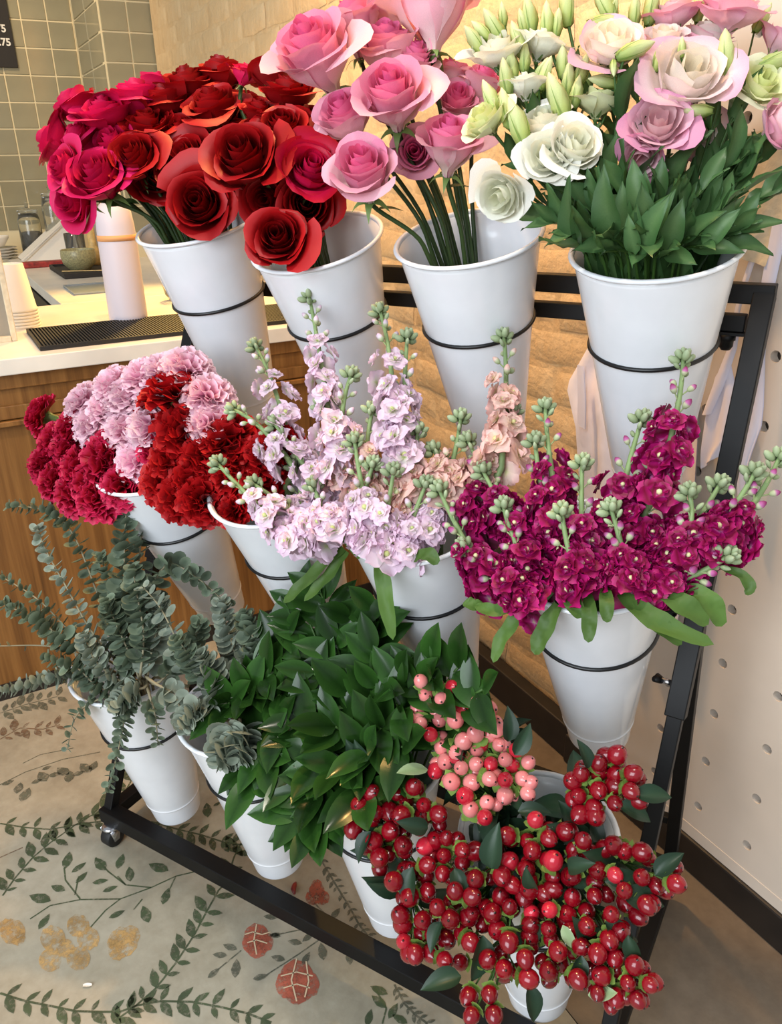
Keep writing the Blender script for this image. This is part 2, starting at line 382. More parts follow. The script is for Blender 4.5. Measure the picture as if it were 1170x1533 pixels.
MB().box((0, 0, 0.002), (0.17, 0.008, 0.003)).obj('handle', M['bamboo'], sc, smooth=False)
MB().prism([(0.08, -0.006), (0.11, -0.010), (0.125, 0.0), (0.11, 0.010), (0.08, 0.006)], 0.001, 0.003).obj('tip', M['bamboo'], sc, smooth=False)
dp = MB().lathe([(0, 0.0), (0.020, 0.0), (0.040, 0.018), (0.042, 0.020), (0.038, 0.020), (0, 0.006)], 24).obj('spoon_rest', M['bowl']); dp.location = on(-2.10, 0.545, ZC+0.010); tag(dp, 'small olive dish beside the matcha bowl on the black tray', 'dish')
pk = MB().box((0, 0, 0.012), (0.06, 0.20, 0.024)).obj('snack_bar', M['redpack'], None, smooth=False, bevel=0.006); pk.location = on(-2.47, 0.350); pk.rotation_euler = (0, 0, ROOM); tag(pk, 'dark red wrapped packet lying behind the black tray', 'packet')
bp = thing('metal_tray', 'shallow blue-grey metal tray set on the worktop left of the white bottle', 'tray', on(-1.60, 0.41), ROOM)
MB().box((0, 0, 0.002), (0.24, 0.22, 0.004)).obj('tray_base', M['bluetray'], bp, smooth=False)
MB().box((0.118, 0, 0.005), (0.004, 0.22, 0.006)).box((-0.118, 0, 0.005), (0.004, 0.22, 0.006)).box((0, 0.108, 0.005), (0.232, 0.004, 0.006)).box((0, -0.108, 0.005), (0.232, 0.004, 0.006)).obj('tray_lip', M['bluetray'], bp, smooth=False)
# slanted white acrylic stand
st = thing('slanted_display', 'white slanted display stand behind the red packet', 'stand', on(-2.72, 0.40), ROOM)
MB().add([(0, -0.12, 0), (0, 0.14, 0), (0, 0.14, 0.20), (-0.012, -0.12, 0), (-0.012, 0.14, 0), (-0.012, 0.14, 0.20)], [(0, 1, 2), (3, 5, 4), (0, 3, 4, 1), (1, 4, 5, 2), (2, 5, 3, 0)]).obj('side_panel', M['paper'], st, smooth=False)
MB().beam((-0.10, -0.12, 0.006), (-0.10, 0.14, 0.206), 0.22, 0.006).obj('sloping_panel', M['paper'], st, smooth=False)
MB().beam((0.003, -0.125, 0.006), (0.003, 0.14, 0.21), 0.014, 0.014).obj('edge_strip', M['stone'], st, smooth=False)
# glass jars on the far counter
def jar(a, b, r, h, fill, label, grp=None):
    j = thing('glass_jar', label, 'jar', on(a, b, ZC), group=grp)
    MB().lathe([(0, 0.0), (r, 0.0), (r+0.002, 0.01), (r, h*0.85), (r*0.85, h), (r*0.85-0.003, h), (r-0.004, h*0.85), (r-0.004, 0.006), (0, 0.006)], 24).obj('jar_glass', M['glass'], j)
    if fill: MB().lathe([(0, 0.008), (r-0.005, 0.008), (r-0.005, h*fill), (0, h*fill)], 20).obj('contents', M['dark'], j)
    MB().lathe([(0, h+0.001), (r*0.86, h+0.001), (r*0.9, h+0.01), (r*0.9, h+0.018), (r*0.3, h+0.022), (r*0.12, h+0.03), (r*0.24, h+0.045), (0, h+0.055)], 20).obj('lid', M['glass'], j)
jar(-2.98, 0.36, 0.050, 0.19, 0.55, 'lidded glass jar half full of dark coffee beside the slanted stand')
jar(-2.88, 0.46, 0.046, 0.26, 0.0, 'tall empty glass jar with a knobbed lid by the tiled wall')
gl = MB().lathe([(0, 0.0), (0.036, 0.0), (0.040, 0.004), (0.042, 0.125), (0.039, 0.125), (0.036, 0.008), (0, 0.008)], 24).obj('drinking_glass', M['glass']); gl.location = on(-2.52, 0.48); tag(gl, 'clear drinking glass behind the bamboo whisk', 'glass')
gc = MB().box((0, 0, 0.075), (0.10, 0.13, 0.15)).obj('grey_carton', M['greypack'], None, smooth=False, bevel=0.003); gc.location = on(-2.72, 0.66); gc.rotation_euler = (0, 0, ROOM); tag(gc, 'plain grey carton behind the matcha tray, partly under the roses', 'carton')
pl_ = thing('plate_stack', 'pile of pale plates at the left edge of the far counter', 'plates', on(-2.98, 0.20))
for k in range(4): MB().lathe([(0, 0), (0.05, 0), (0.085, 0.012), (0.088, 0.014), (0.05, 0.006), (0, 0.006)], 28).obj('plate', M['paper'], pl_).location = (0, 0, 0.0125*k)
MB().lathe([(0, 0), (0.035, 0), (0.06, 0.035), (0.062, 0.045), (0.058, 0.045), (0.03, 0.008), (0, 0.008)], 28).obj('small_bowl', M['paper'], pl_).location = (0, 0, 0.056)
st2 = thing('steel_pump', 'slim steel dispenser between the white bottle and the rose bucket', 'dispenser', on(-1.42, 0.66), ROOM)
MB().lathe([(0, 0), (0.04, 0), (0.04, 0.01), (0.012, 0.014), (0.010, 0.22), (0.012, 0.225), (0, 0.226)], 20).obj('stem', M['chrome'], st2)
MB().box((0.0, 0.02, 0.008), (0.09, 0.12, 0.016)).obj('base', M['board'], st2, smooth=False, bevel=0.004)
cl = MB().lathe([(0, 0), (0.03, 0), (0.045, 0.02), (0.05, 0.05), (0.042, 0.08), (0.038, 0.082), (0.044, 0.05), (0.04, 0.02), (0, 0.006)], 24).obj('glass_bowl', M['glass']); cl.location = on(-1.18, 0.56); tag(cl, 'small clear glass bowl on the counter behind the leftmost top bucket', 'bowl')
# menu board with hand-lettered prices
mb_ = thing('menu_board', 'black menu board with white hand-lettered prices on the tiled wall', 'menu board', ab(AF+0.012, 0, 0), ROOM)
MB().box((0, 0.20, 1.93), (0.014, 0.526, 0.56)).obj('board_panel', M['board'], mb_, smooth=False, bevel=0.002)
def lettering(t, b, z, size):
    cu = bpy.data.curves.new('price', 'FONT'); cu.body = t; cu.size = size; cu.extrude = 0.0006; cu.offset = 0.0012; cu.align_x = 'RIGHT'
    o = bpy.data.objects.new('tmp', cu); C.objects.link(o)
    me = bpy.data.meshes.new_from_object(o.evaluated_get(bpy.context.evaluated_depsgraph_get())); bpy.data.objects.remove(o); me.materials.clear(); me.materials.append(M['paper'])
    p = put('price', me, mb_); p.location = (0.0085, b, z); p.rotation_euler = (PI/2, 0, PI/2)
for t, b, z in (('4.75', 0.425, 1.855), ('9.75', 0.440, 1.792), ('. 4.75', 0.450, 1.738)): lettering(t, b, z, 0.042)
# aprons on the pegboard
def cloth(name, mat, parent, pts, depth, fold, nu=14, nv=16, b0=0.895, fr=11):
    # pts: left and right edge as (a, z) down the cloth
    L, Rr = pts; m = MB()
    def ip(E, v):
        k = v*(len(E)-1); i = min(int(k), len(E)-2); t = k-i; return (E[i][0]*(1-t)+E[i+1][0]*t, E[i][1]*(1-t)+E[i+1][1]*t)
    for off in (0, -0.002):
        def fn(u, v):
            l = ip(L, v); q = ip(Rr, v)
            return (l[0]*(1-u)+q[0]*u, b0-depth*(0.3+0.7*v)*(0.55+0.45*math.sin(u*PI))-fold*math.sin(u*fr+v*3)*(0.3+v)+off, l[1]*(1-u)+q[1]*u)
        m.grid(fn, nu, nv)
    return m.obj(name, M[mat], parent)
ap = thing('apron', 'pale pink-white apron with long ties hanging on the pegboard behind the lisianthus bucket', 'apron', (0, 0, 0), ROOM)
cloth('apron_body', 'apron', ap, ([(0.262, 0.915), (0.208, 0.821), (0.247, 0.752), (0.281, 0.605), (0.285, 0.45)], [(0.44, 0.93), (0.50, 0.86), (0.515, 0.80), (0.53, 0.696), (0.535, 0.45)]), 0.022, 0.007, 40, 18, b0=0.899, fr=24)
cloth('waist_tie', 'strap', ap, ([(0.252, 0.870), (0.262, 0.81), (0.266, 0.765)], [(0.268, 0.870), (0.281, 0.81), (0.288, 0.762)]), 0.004, 0.001, 3, 8, b0=0.874)
cloth('pocket_flap', 'strap', ap, ([(0.529, 0.90), (0.526, 0.84), (0.529, 0.79), (0.533, 0.762)], [(0.549, 0.935), (0.576, 0.875), (0.588, 0.835), (0.572, 0.80)]), 0.016, 0.004, 12, 12, b0=0.893, fr=9)
cloth('tie', 'strap', ap, ([(0.552, 1.0), (0.548, 0.95), (0.535, 0.90), (0.522, 0.845)], [(0.560, 1.0), (0.561, 0.95), (0.552, 0.90), (0.538, 0.85)]), 0.010, 0.001, 3, 12, b0=0.889)
ap2 = thing('apron', 'beige apron with white ties hanging at the top right beside the stand', 'apron', (0, 0, 0), ROOM)
cloth('bib', 'apron2', ap2, ([(0.49, 1.22), (0.512, 1.12), (0.521, 1.078)], [(0.61, 1.24), (0.60, 1.12), (0.587, 1.064)]), 0.012, 0.002, b0=0.895)
cloth('waist_tie', 'apron', ap2, ([(0.559, 1.07), (0.552, 1.035), (0.548, 0.99), (0.549, 0.95)], [(0.567, 1.07), (0.560, 1.035), (0.555, 0.99), (0.554, 0.95)]), 0.004, 0.001, 3, 10, b0=0.889)
cloth('neck_strap', 'strap', ap2, ([(0.586, 1.12), (0.584, 1.04), (0.590, 0.965), (0.600, 0.86), (0.588, 0.80), (0.606, 0.73)], [(0.608, 1.12), (0.603, 1.04), (0.604, 0.965), (0.622, 0.86), (0.612, 0.80), (0.613, 0.725)]), 0.006, 0.002, 4, 16, b0=0.889)
# scraps on the floor
sc1 = MB().grid(lambda u, v: ((u-0.5)*0.014, (v-0.5)*0.007*math.sin(PI*(0.15+0.7*u)), 0.0012+0.003*(2*v-1)**2), 6, 4).obj('fallen_petal', M['paper']); sc1.location = (0.2094, -0.24, 0); sc1.rotation_euler = (0, 0, 0.6)
tag(sc1, 'small white petal lying on the painted floor between the yellow flower and the vine', 'petal')
sc2 = MB().tube([(-0.013, 0, 0.005), (-0.004, 0.002, 0.006), (0.006, 0, 0.005), (0.013, -0.002, 0.004)], [0.0025, 0.005, 0.0045, 0.0015], 7).obj('dried_bud', M['redpack']); sc2.location = (0.3832, 0.0761, 0); sc2.rotation_euler = (0, 0, 2.2)
tag(sc2, 'tiny dried brown bud on the floor behind the front rail of the stand', 'bud')
# ---------------------------------------------------------------- worn painting on the concrete floor: vines, twigs and flowers
PV = [('pgreen',[([(-1512,-1941),(-1138,-1507),(-832,-1084),(-706,-622),(-504,-26)],0.0035)],
[(-1431,-1830,-97,209,97),(-1407,-1836,386,103,168),(-1208,-1570,-43,161,70),(-1182,-1581,330,37,140),(-1041,-1346,-247,145,120),(-1007,-1351,365,54,155),(-843,-1083,-105,222,103),(-819,-1090,370,47,157),(-775,-803,-213,110,101),(-741,-807,354,113,156),(-693,-556,-184,238,126),(-671,-558,357,140,161),(-598,-264,-324,188,157),(-573,-264,361,150,164)]),('pgreen',[([(417,-2057),(97,-1814),(-246,-1473),(-466,-1132),(-706,-622),(-802,-323),(-865,44),(-949,235),(-1242,501),(-1439,642)],0.0035)],
[(325,-1999,-415,-91,179),(338,-1985,20,175,74),(134,-1858,-344,-75,148),(157,-1843,107,196,94),(-54,-1681,-330,13,139),(-30,-1672,153,226,115),(-255,-1478,-460,-21,193),(-236,-1471,244,261,150),(-396,-1256,-397,101,172),(-375,-1252,313,225,162),(-531,-1034,-320,37,135),(-499,-1028,279,193,142),(-623,-818,-375,148,169),(-595,-813,234,138,114),(-743,-560,-285,92,126),(-716,-558,247,242,145),(-819,-283,-295,185,146),(-799,-282,227,244,140),(-862,-44,-484,109,208),(-840,-41,354,231,178),(-945,200,-354,161,163),(-923,207,126,203,101),(-1171,416,-361,10,152),(-1147,425,24,310,130),(-1425,619,-525,-76,223),(-1408,634,44,260,111)]),('pgreen',[([(2434,-2270),(2781,-1932),(3058,-1602),(3347,-1269),(3551,-935),(3706,-663),(3727,-433)],0.0035)],
[(2524,-2177,-89,238,107),(2531,-2180,380,65,162),(2780,-1927,-54,228,98),(2790,-1931,303,30,128),(2958,-1714,-179,188,109),(2972,-1715,263,61,113),(3145,-1490,-74,170,78),(3154,-1496,364,67,155),(3315,-1300,-102,219,101),(3325,-1303,312,47,133),(3471,-1051,-134,144,83),(3481,-1055,326,174,155),(3632,-785,-100,223,103),(3642,-787,295,92,130),(3710,-557,-208,155,109),(3722,-557,250,160,125)]),('pgreen',[([(3824,-798),(3727,-433),(3593,-88),(3311,310),(2956,715),(2616,1029),(2261,1373),(2172,1540),(1681,1859),(1407,2101)],0.0035)],
[(3791,-714,-218,29,92),(3806,-712,220,224,132),(3745,-518,-286,125,131),(3755,-513,133,185,96),(3671,-315,-240,30,101),(3686,-310,137,206,104),(3586,-85,-368,36,155),(3594,-78,68,224,98),(3439,117,-322,-24,135),(3451,126,68,200,89),(3298,320,-374,59,159),(3309,327,131,198,100),(3136,500,-372,-31,157),(3149,508,142,221,110),(2981,680,-398,54,169),(2990,687,60,244,105),(2779,870,-349,7,146),(2794,878,123,208,101),(2600,1038,-441,-71,187),(2611,1046,164,240,122),(2347,1276,-329,-46,139),(2362,1282,152,313,146),(2165,1533,-342,85,148),(2182,1539,134,229,112),(1918,1695,-360,-49,153),(1933,1708,52,227,98),(1598,1927,-522,-24,219),(1606,1931,180,337,161)]),('pgreen',[([(3727,-433),(3848,-67),(4094,341),(4414,724),(4703,1036),(5031,1314)],0.0035)],
[(3758,-332,-135,259,122),(3766,-330,246,163,124),(3841,-73,-192,184,112),(3850,-75,341,95,149),(3977,151,-108,292,131),(3982,150,362,109,159),(4119,376,-29,268,113),(4129,372,270,6,113),(4316,612,-170,265,132),(4328,609,239,1,101),(4508,838,-90,188,87),(4520,832,276,50,118),(4706,1044,-1,265,111),(4715,1037,223,-37,95),(4895,1205,40,217,93),(4895,1198,371,54,158)]),('pgreen',[([(-33,714),(410,1094),(817,1485),(1257,1842),(1481,2129)],0.0035)],
[(50,797,-3,252,106),(70,788,339,32,143),(244,966,-117,254,117),(269,957,312,22,131),(439,1134,-29,259,109),(459,1122,344,-8,144),(603,1294,-35,236,100),(619,1281,410,3,172),(778,1465,-161,250,125),(803,1456,331,20,139),(982,1635,-98,236,108),(1003,1621,342,-34,144),(1172,1785,-76,275,120),(1191,1777,324,40,137),(1335,1958,-235,272,151),(1353,1952,394,59,167)]),('pgrey',[([(2067,3274),(2696,3269),(3233,3262),(3684,3270),(4160,3253),(4431,3281)],0.0035)],
[(2161,3285,116,97,64),(2164,3262,181,-106,88),(2357,3286,76,146,69),(2364,3257,135,-132,79),(2559,3280,131,91,67),(2564,3259,128,-68,61),(2762,3279,102,65,51),(2762,3258,174,-105,85),(2924,3275,149,94,74),(2926,3256,167,-104,82),(3106,3277,84,147,71),(3111,3251,131,-127,76),(3258,3277,68,120,58),(3264,3247,86,-90,52),(3441,3282,42,96,44),(3449,3254,131,-96,68),(3632,3281,86,78,49),(3634,3258,134,-94,69),(3809,3278,92,88,53),(3811,3253,103,-93,58),(3969,3270,115,76,58),(3964,3245,70,-115,57),(4139,3264,119,87,62),(4137,3241,92,-122,64),(4290,3279,76,116,58),(4294,3251,76,-88,49),(4420,3292,64,141,65),(4428,3268,107,-87,58)]),('pgrey',[([(5424,3244),(5796,3226),(6025,3283),(6232,3373)],0.0035)],
[(5489,3251,94,72,50),(5488,3232,108,-96,61),(5613,3244,112,92,61),(5609,3222,54,-109,51),(5750,3238,108,109,65),(5750,3217,71,-95,50),(5864,3252,81,99,54),(5869,3233,95,-58,47),(5978,3281,73,127,62),(5983,3265,148,-69,68),(6090,3324,27,124,54),(6097,3303,121,-90,63),(6204,3372,39,137,60),(6212,3351,97,-75,51)]),('pbrown',[([(-4349,-1704),(-4556,-1254),(-4230,-793),(-4204,-411)],0.0035)],
[(-4419,-1620,-400,22,168),(-4370,-1605,173,166,101),(-4515,-1396,-485,72,206),(-4463,-1386,266,135,125),(-4537,-1190,-137,159,88),(-4495,-1202,469,79,200),(-4362,-951,-189,227,124),(-4321,-956,355,99,155),(-4247,-716,-194,134,99),(-4195,-721,322,97,141),(-4235,-504,-354,144,161),(-4190,-499,228,160,117)]),('pgrey',[([(-5407,-1615),(-5462,-1038),(-5404,-302)],0.0035)],
[(-5446,-1526,-307,98,136),(-5392,-1526,414,190,191),(-5466,-1333,-300,92,132),(-5411,-1329,314,191,154),(-5478,-1159,-503,98,215),(-5433,-1151,316,229,164),(-5484,-959,-435,130,191),(-5432,-955,352,176,165),(-5472,-741,-344,102,151),(-5413,-743,476,146,209),(-5453,-519,-283,118,129),(-5392,-520,330,131,149),(-5432,-297,-388,142,173),(-5381,-295,330,179,158)]),('pgreen',[([(1662,1232),(1561,783),(1588,323),(1560,-218),(1213,-848),(1077,-1338),(1196,-1684)],0.0028),([(1588,323),(1295,-68),(822,-284),(358,-428)],0.0028),([(1560,-218),(1675,-496),(1906,-797)],0.0028),([(1198,-846),(630,-1012),(308,-988)],0.0028),([(1561,783),(1835,575)],0.0028),([(1759,127),(1910,-60)],0.0028),([(1295,-68),(1020,-154)],0.0028),([(1059,-915),(658,-781)],0.0028)],
[(351,-976,-394,143,193),(504,-887,-114,282,140),(799,-859,-169,234,133),(876,-1054,-249,-207,149),(984,-1312,-331,-325,213),(1499,-1582,-246,214,150),(771,-324,-410,-117,196),(854,-123,-324,171,169),(1264,23,-361,55,168),(942,-594,83,273,131),(1238,-466,14,271,125),(1374,692,-354,-279,207),(2064,413,-308,190,166),(1869,-478,-17,282,130),(2314,108,-404,-11,186)]),('pgrey',[([(3627,1325),(3723,1028),(3823,704)],0.0026),([(4082,2596),(4168,2144),(4253,1547),(4271,1369)],0.0026),([(3622,1873),(3774,2398)],0.0026),([(3375,2762),(3744,2852)],0.0026)],
[(3577,1267,-210,-174,126),(3606,1091,-147,-208,117),(4054,1072,-317,137,159),(3837,684,-79,235,114),(4214,1312,58,249,118),(4017,2257,-170,-197,119),(3988,2274,-73,243,117),(4482,2442,-324,91,155),(4163,1894,-185,-181,119),(4379,2106,-155,201,117),(4775,2783,-279,112,138),(3828,2874,-127,246,127),(3713,1992,-138,-159,97),(3340,2096,-155,-216,122),(3607,1832,63,189,92)]),('pgreen',[([(5305,2946),(5708,2943),(5889,2774)],0.0028)],
[(5520,3072,-260,-177,145),(5703,2948,-295,-106,144),(5869,2893,-147,241,130),(5807,2548,-206,188,128),(6076,3107,-240,-137,127),(439,1736,-416,101,197),(194,1926,-42,178,84)]),('pgrey',[([(-2721,-1840),(-2869,-1320),(-2886,-544),(-2715,228)],0.0028),([(-3199,-1339),(-3310,-965),(-3165,-274)],0.0026)],
[(-2693,-1809,-15,251,151),(-2249,-1557,-321,113,204),(-1943,-1499,-363,200,249),(-2425,-1254,-12,227,136),(-2326,-955,-390,-107,242),(-2487,-903,69,262,162),(-2299,-510,-355,-189,241),(-2045,-553,-363,98,226),(-2226,-442,-12,264,159),(-2134,-80,-404,-148,258),(-2173,-76,-280,177,198),(-2761,-997,-12,204,123)]),('pbrown',[([(-563,-2020),(-609,-1612)],0.0028)],
[])]
PB = [('pyellow',[(1319,-1976,110,191,-276,26),(1166,-2058,70,122,-176,16),(1487,-1919,69,120,-170,17)]),('pyellow',[(1760,-972,99,172,-241,39),(1804,-1392,109,189,-265,36),(2107,-865,97,169,-232,40),(2222,-1491,94,164,-224,30),(2417,-1078,100,174,-235,38),(2115,-1233,79,137,-188,28)]),('pyellow',[(2470,-362,125,217,-293,62),(2605,-479,78,137,-181,37),(2406,-215,80,139,-188,41),(2428,-486,68,118,-159,32)]),('pred',[(3503,1641,108,187,-236,87),(3591,1538,90,157,-195,71),(3645,1684,96,167,-207,78),(3720,1561,84,146,-180,66)]),('pred',[(4522,1947,134,234,-274,116),(4597,1800,117,204,-237,98),(4713,2004,117,204,-235,101),(4775,1840,95,165,-189,80)]),('pred',[(3164,2909,72,125,-161,72),(3260,2788,66,114,-145,64),(3343,2933,66,114,-144,66),(3044,2963,49,84,-109,49)])]
PL = [[(3376,1472),(3395,1609),(3524,1729),(3549,1877)],[(3546,1459),(3576,1614),(3726,1748)],[(3280,1723),(3554,1575),(3837,1518)],[(4393,1722),(4457,1974),(4651,2172)],[(4607,1682),(4650,1893),(4818,2051)],[(4236,2067),(4543,1845),(4918,1780)],[(4358,2182),(4703,2078),(4920,1915)]]
def strip(m, pts, w_, z):
    for (x0, y0), (x1, y1) in zip(pts, pts[1:]):
        p = Vector((x0, y0))*1e-4; q = Vector((x1, y1))*1e-4; d = (q-p).normalized(); n = Vector((-d.y, d.x))*w_/2
        m.add([(p.x+n.x, p.y+n.y, z), (p.x-n.x, p.y-n.y, z), (q.x-n.x, q.y-n.y, z), (q.x+n.x, q.y+n.y, z)], [(0, 1, 2, 3)])
for mat, lines, leaves in PV:
    m = MB()
    for pts, w_ in lines: strip(m, pts, w_, 0.0005)
    for (x, y, dx, dy, w_) in leaves:
        n = Vector((-dy, dx)).normalized()*w_*0.5; V = []
        for t_, k_ in ((0, 0), (0.2, 0.7), (0.45, 1), (0.75, 0.65), (1, 0), (0.75, -0.65), (0.45, -1), (0.2, -0.7)): V.append(((x+dx*t_+n.x*k_)*1e-4, (y+dy*t_+n.y*k_)*1e-4, 0.0008))
        m.add(V, [tuple(range(8))])
    m.obj('painted_vine', M[mat], fl, smooth=False)
for mat, lobes in PB:
    m = MB()
    for j, (cx, cy, ax_, ay_, bx_, by_) in enumerate(lobes):
        V = [((cx+ax_*math.cos(2*PI*i/18)*(1+0.08*math.sin(i*2.7+j))+bx_*math.sin(2*PI*i/18)*(1+0.08*math.sin(i*2.7+j)))*1e-4, (cy+ay_*math.cos(2*PI*i/18)+by_*math.sin(2*PI*i/18))*1e-4, 0.0006+0.0001*j) for i in range(18)]
        m.add(V, [tuple(range(18))])
    m.obj('painted_flower', M[mat], fl, smooth=False)
m = MB()
for pts in PL: strip(m, pts, 0.0022, 0.0014)
m.obj('painted_outline', M['pcream'], fl, smooth=False)
# ---------------------------------------------------------------- flower stand (black steel, on castors)
XR = 0.962
def legy(z): return 0.0006 + (z-0.06)/(1.0366-0.06)*0.4183
stand = thing('flower_stand', 'black steel tiered flower stand on castors holding twelve white buckets in wire rings', 'stand', (0, 0, 0))
def bar(name, p, q, w_=0.025, h=None, mat='black', parent=None, bev=0.0015): return MB().beam(p, q, w_, h).obj(name, M[mat], parent or stand, smooth=False, bevel=bev)
bar('front_rail', (-0.0125, 0, 0.06), (XR+0.0125, 0, 0.06), 0.03, 0.03)
bar('back_rail', (0, 0.386, 0.075), (XR, 0.386, 0.075)); bar('back_rail', (0, 0.375, 0.19), (XR, 0.375, 0.19), 0.014)
bar('top_rail', (-0.0125, 0.4189, 1.0366), (XR+0.0125, 0.4189, 1.0366))
RY = {'T': (0.3149, 0.9911, 1.000), 'M': (0.1593, 0.6562, 0.662), 'B': (0.0281, 0.3167, 0.322)}
for x in (0, XR):
    bar('side_rail', (x, 0, 0.06), (x, 0.386, 0.06))
    bar('lower_leg', (x, legy(0.06), 0.06), (x, legy(0.60), 0.60), 0.020)
    bar('upper_leg', (x, legy(0.522), 0.522), (x, legy(1.0366), 1.0366), 0.026)
    bar('back_leg', (x, 0.386, 0.062), (x, legy(0.645)+0.018, 0.645), 0.020)
    d = -1 if x else 1
    zs = 0.560; ys = legy(zs); n = MB().tube([(x-0.012, ys, zs), (x-0.026, ys, zs)], 0.0042, 8).obj('wing_screw', M['chrome'], stand)
    MB().tube([(x-0.034, ys-0.010, zs+0.006), (x-0.027, ys-0.002, zs), (x-0.027, ys+0.002, zs), (x-0.034, ys+0.010, zs-0.002)], [0.0045, 0.004, 0.004, 0.0045], 8).obj('wing', M['black'], n)
    for yy in (0.0, 0.386):
        c = MB().lathe([(0.004, -0.012), (0.0185, -0.012), (0.02, -0.010), (0.02, 0.010), (0.0185, 0.012), (0.004, 0.012)], 20, Matrix.Translation((x-d*0.0+0.012*d, yy-0.012, 0.0205)) @ Matrix.Rotation(PI/2, 4, 'Y')).obj('caster_wheel', M['rubber'], stand)
        f = MB(); cx = x+0.012*d
        for sx in (-0.0145, 0.0145): f.prism([(-0.011, 0.0), (0.011, 0.0), (0.006, -0.026), (-0.006, -0.026)], sx-0.0008, sx+0.0008)
        f.V = [(cx+v[2], yy-0.014+v[0], 0.043+v[1]) for v in f.V]
        f.lathe([(0.0, 0.0475), (0.012, 0.0475), (0.0165, 0.045), (0.0165, 0.041), (0.012, 0.0395), (0.0, 0.0395)], 20, Matrix.Translation((cx, yy-0.012, 0)))
        f.obj('caster_fork', M['chrome'], c)
for row, (yy, zz, rz) in RY.items():
    ly = max(legy(rz), yy+0.094); e = 0.016 if row == 'T' else 0.012
    bar('tier_rail', (e, ly, rz), (XR-e, ly, rz), 0.02, 0.022)
    for x, d in ((0, 1), (XR, -1)):
        bar('rail_bracket', (x, ly-0.004, rz-0.0135), (x+d*0.062, ly-0.004, rz-0.0135), 0.018, 0.004, bev=0)
        MB().lathe([(0, -0.022), (0.006, -0.022), (0.009, -0.017), (0.009, -0.010), (0.011, -0.009), (0.011, -0.002), (0.005, 0)], 14, Matrix.Translation((x+d*0.036, ly-0.004, rz-0.0135)), cap0=True).obj('rail_knob', M['black'], stand)

# ---------------------------------------------------------------- buckets
RIM, RB, BH, AR, AS = 0.100, 0.0424, 0.360, 0.1212, 0.3145
def brad(a):
    for (x0, r0), (x1, r1) in zip(BP, BP[1:]):
        if a <= x1+1e-9: return r0+(r1-r0)*(a-x0)/(x1-x0)
BP = [(0, 0.0952), (AR, 0.0760), (AS, 0.0497), (BH+0.01, 0.0425)]
def bucket_meshes():
    n = 48; o = [(0.0, -BH+0.004), (brad(BH)-0.008, -BH+0.004), (brad(BH)-0.002, -BH), (brad(BH), -BH+0.003), (brad(BH)+0.0002, -BH+0.005), (brad(AS)-0.0013, -AS-0.004), (brad(AS)-0.0012, -AS-0.002), (brad(AS)+0.0008, -AS-0.0006), (brad(AS)+0.0009, -AS+0.0008), (brad(AS)+0.0002, -AS+0.0018), (brad(AS)+0.0002, -AS+0.004)]
    o += [(brad(a)+0.0002, -a) for a in (0.30, 0.25, 0.2, 0.15, 0.1, 0.05, 0.012, 0.004)]
    i = [(brad(a)-0.0018, -a) for a in (0.004, 0.05, 0.1, 0.2, 0.3, 0.345)] + [(0.0, -0.346)]
    LR = 0.0952
    body = MB().lathe(o+i, n).mesh('bucket_body', M['white'])
    lip = [(LR-0.0018+0.0, -0.004), (LR-0.0016, -0.0005), (LR+0.0012, 0.0016), (LR+0.0042, 0.0012), (LR+0.0056, -0.0012), (LR+0.0046, -0.0032), (LR+0.0012, -0.0044), (LR-0.0018, -0.004)]
    return body, MB().lathe(lip, n).mesh('bucket_rim', M['white'])
bbody, brim = bucket_meshes()
ringme = MB().tube([((0.0778)*math.cos(2*PI*k/48), (0.0778)*math.sin(2*PI*k/48), 0) for k in range(48)], 0.0028, 8, closed=True).mesh('wire_ring', M['wire'])
BK = {'T0': (0.1229, 0.3149, 1.0011, 0.2749), 'T1': (0.3657, 0.3149, 0.9851, 0.3649), 'T2': (0.6085, 0.3149, 0.9941, 0.3149), 'T3': (0.8513, 0.3149, 0.9871, 0.2949), 'M0': (0.1263, 0.1593, 0.6562, 0.3217), 'M1': (0.3731, 0.1593, 0.6562, 0.3217), 'M2': (0.6119, 0.1593, 0.6562, 0.3217), 'M3': (0.8547, 0.1593, 0.6562, 0.3217), 'B0': (0.1209, 0.0281, 0.3167, 0.143), 'B1': (0.3667, 0.0281, 0.3167, 0.143), 'B2': (0.6065, 0.0281, 0.3247, 0.143), 'B3': (0.8493, 0.0281, 0.3067, 0.143)}
blabel = {'T0': 'white bucket of magenta and red roses at the left end of the top tier', 'T1': 'white bucket of dark red roses, second from left on the top tier', 'T2': 'white bucket of pale pink roses on the top tier', 'T3': 'white bucket of lisianthus with broad leaves at the right end of the top tier', 'M0': 'white bucket of carnations in front of the wooden counter on the middle tier', 'M1': 'white bucket of red carnations and pale pink stock on the middle tier', 'M2': 'white bucket of pale lilac and peach stock on the middle tier', 'M3': 'white bucket of burgundy stock on the middle tier with drooping leaves over its rim', 'B0': 'white bucket of spiky eucalyptus at the left end of the bottom tier', 'B1': 'white bucket of eucalyptus and glossy ruscus on the bottom tier', 'B2': 'white bucket of glossy ruscus leaves, third from left on the bottom tier', 'B3': 'white bucket of red and pink berries at the near end of the bottom tier'}
BF = {}
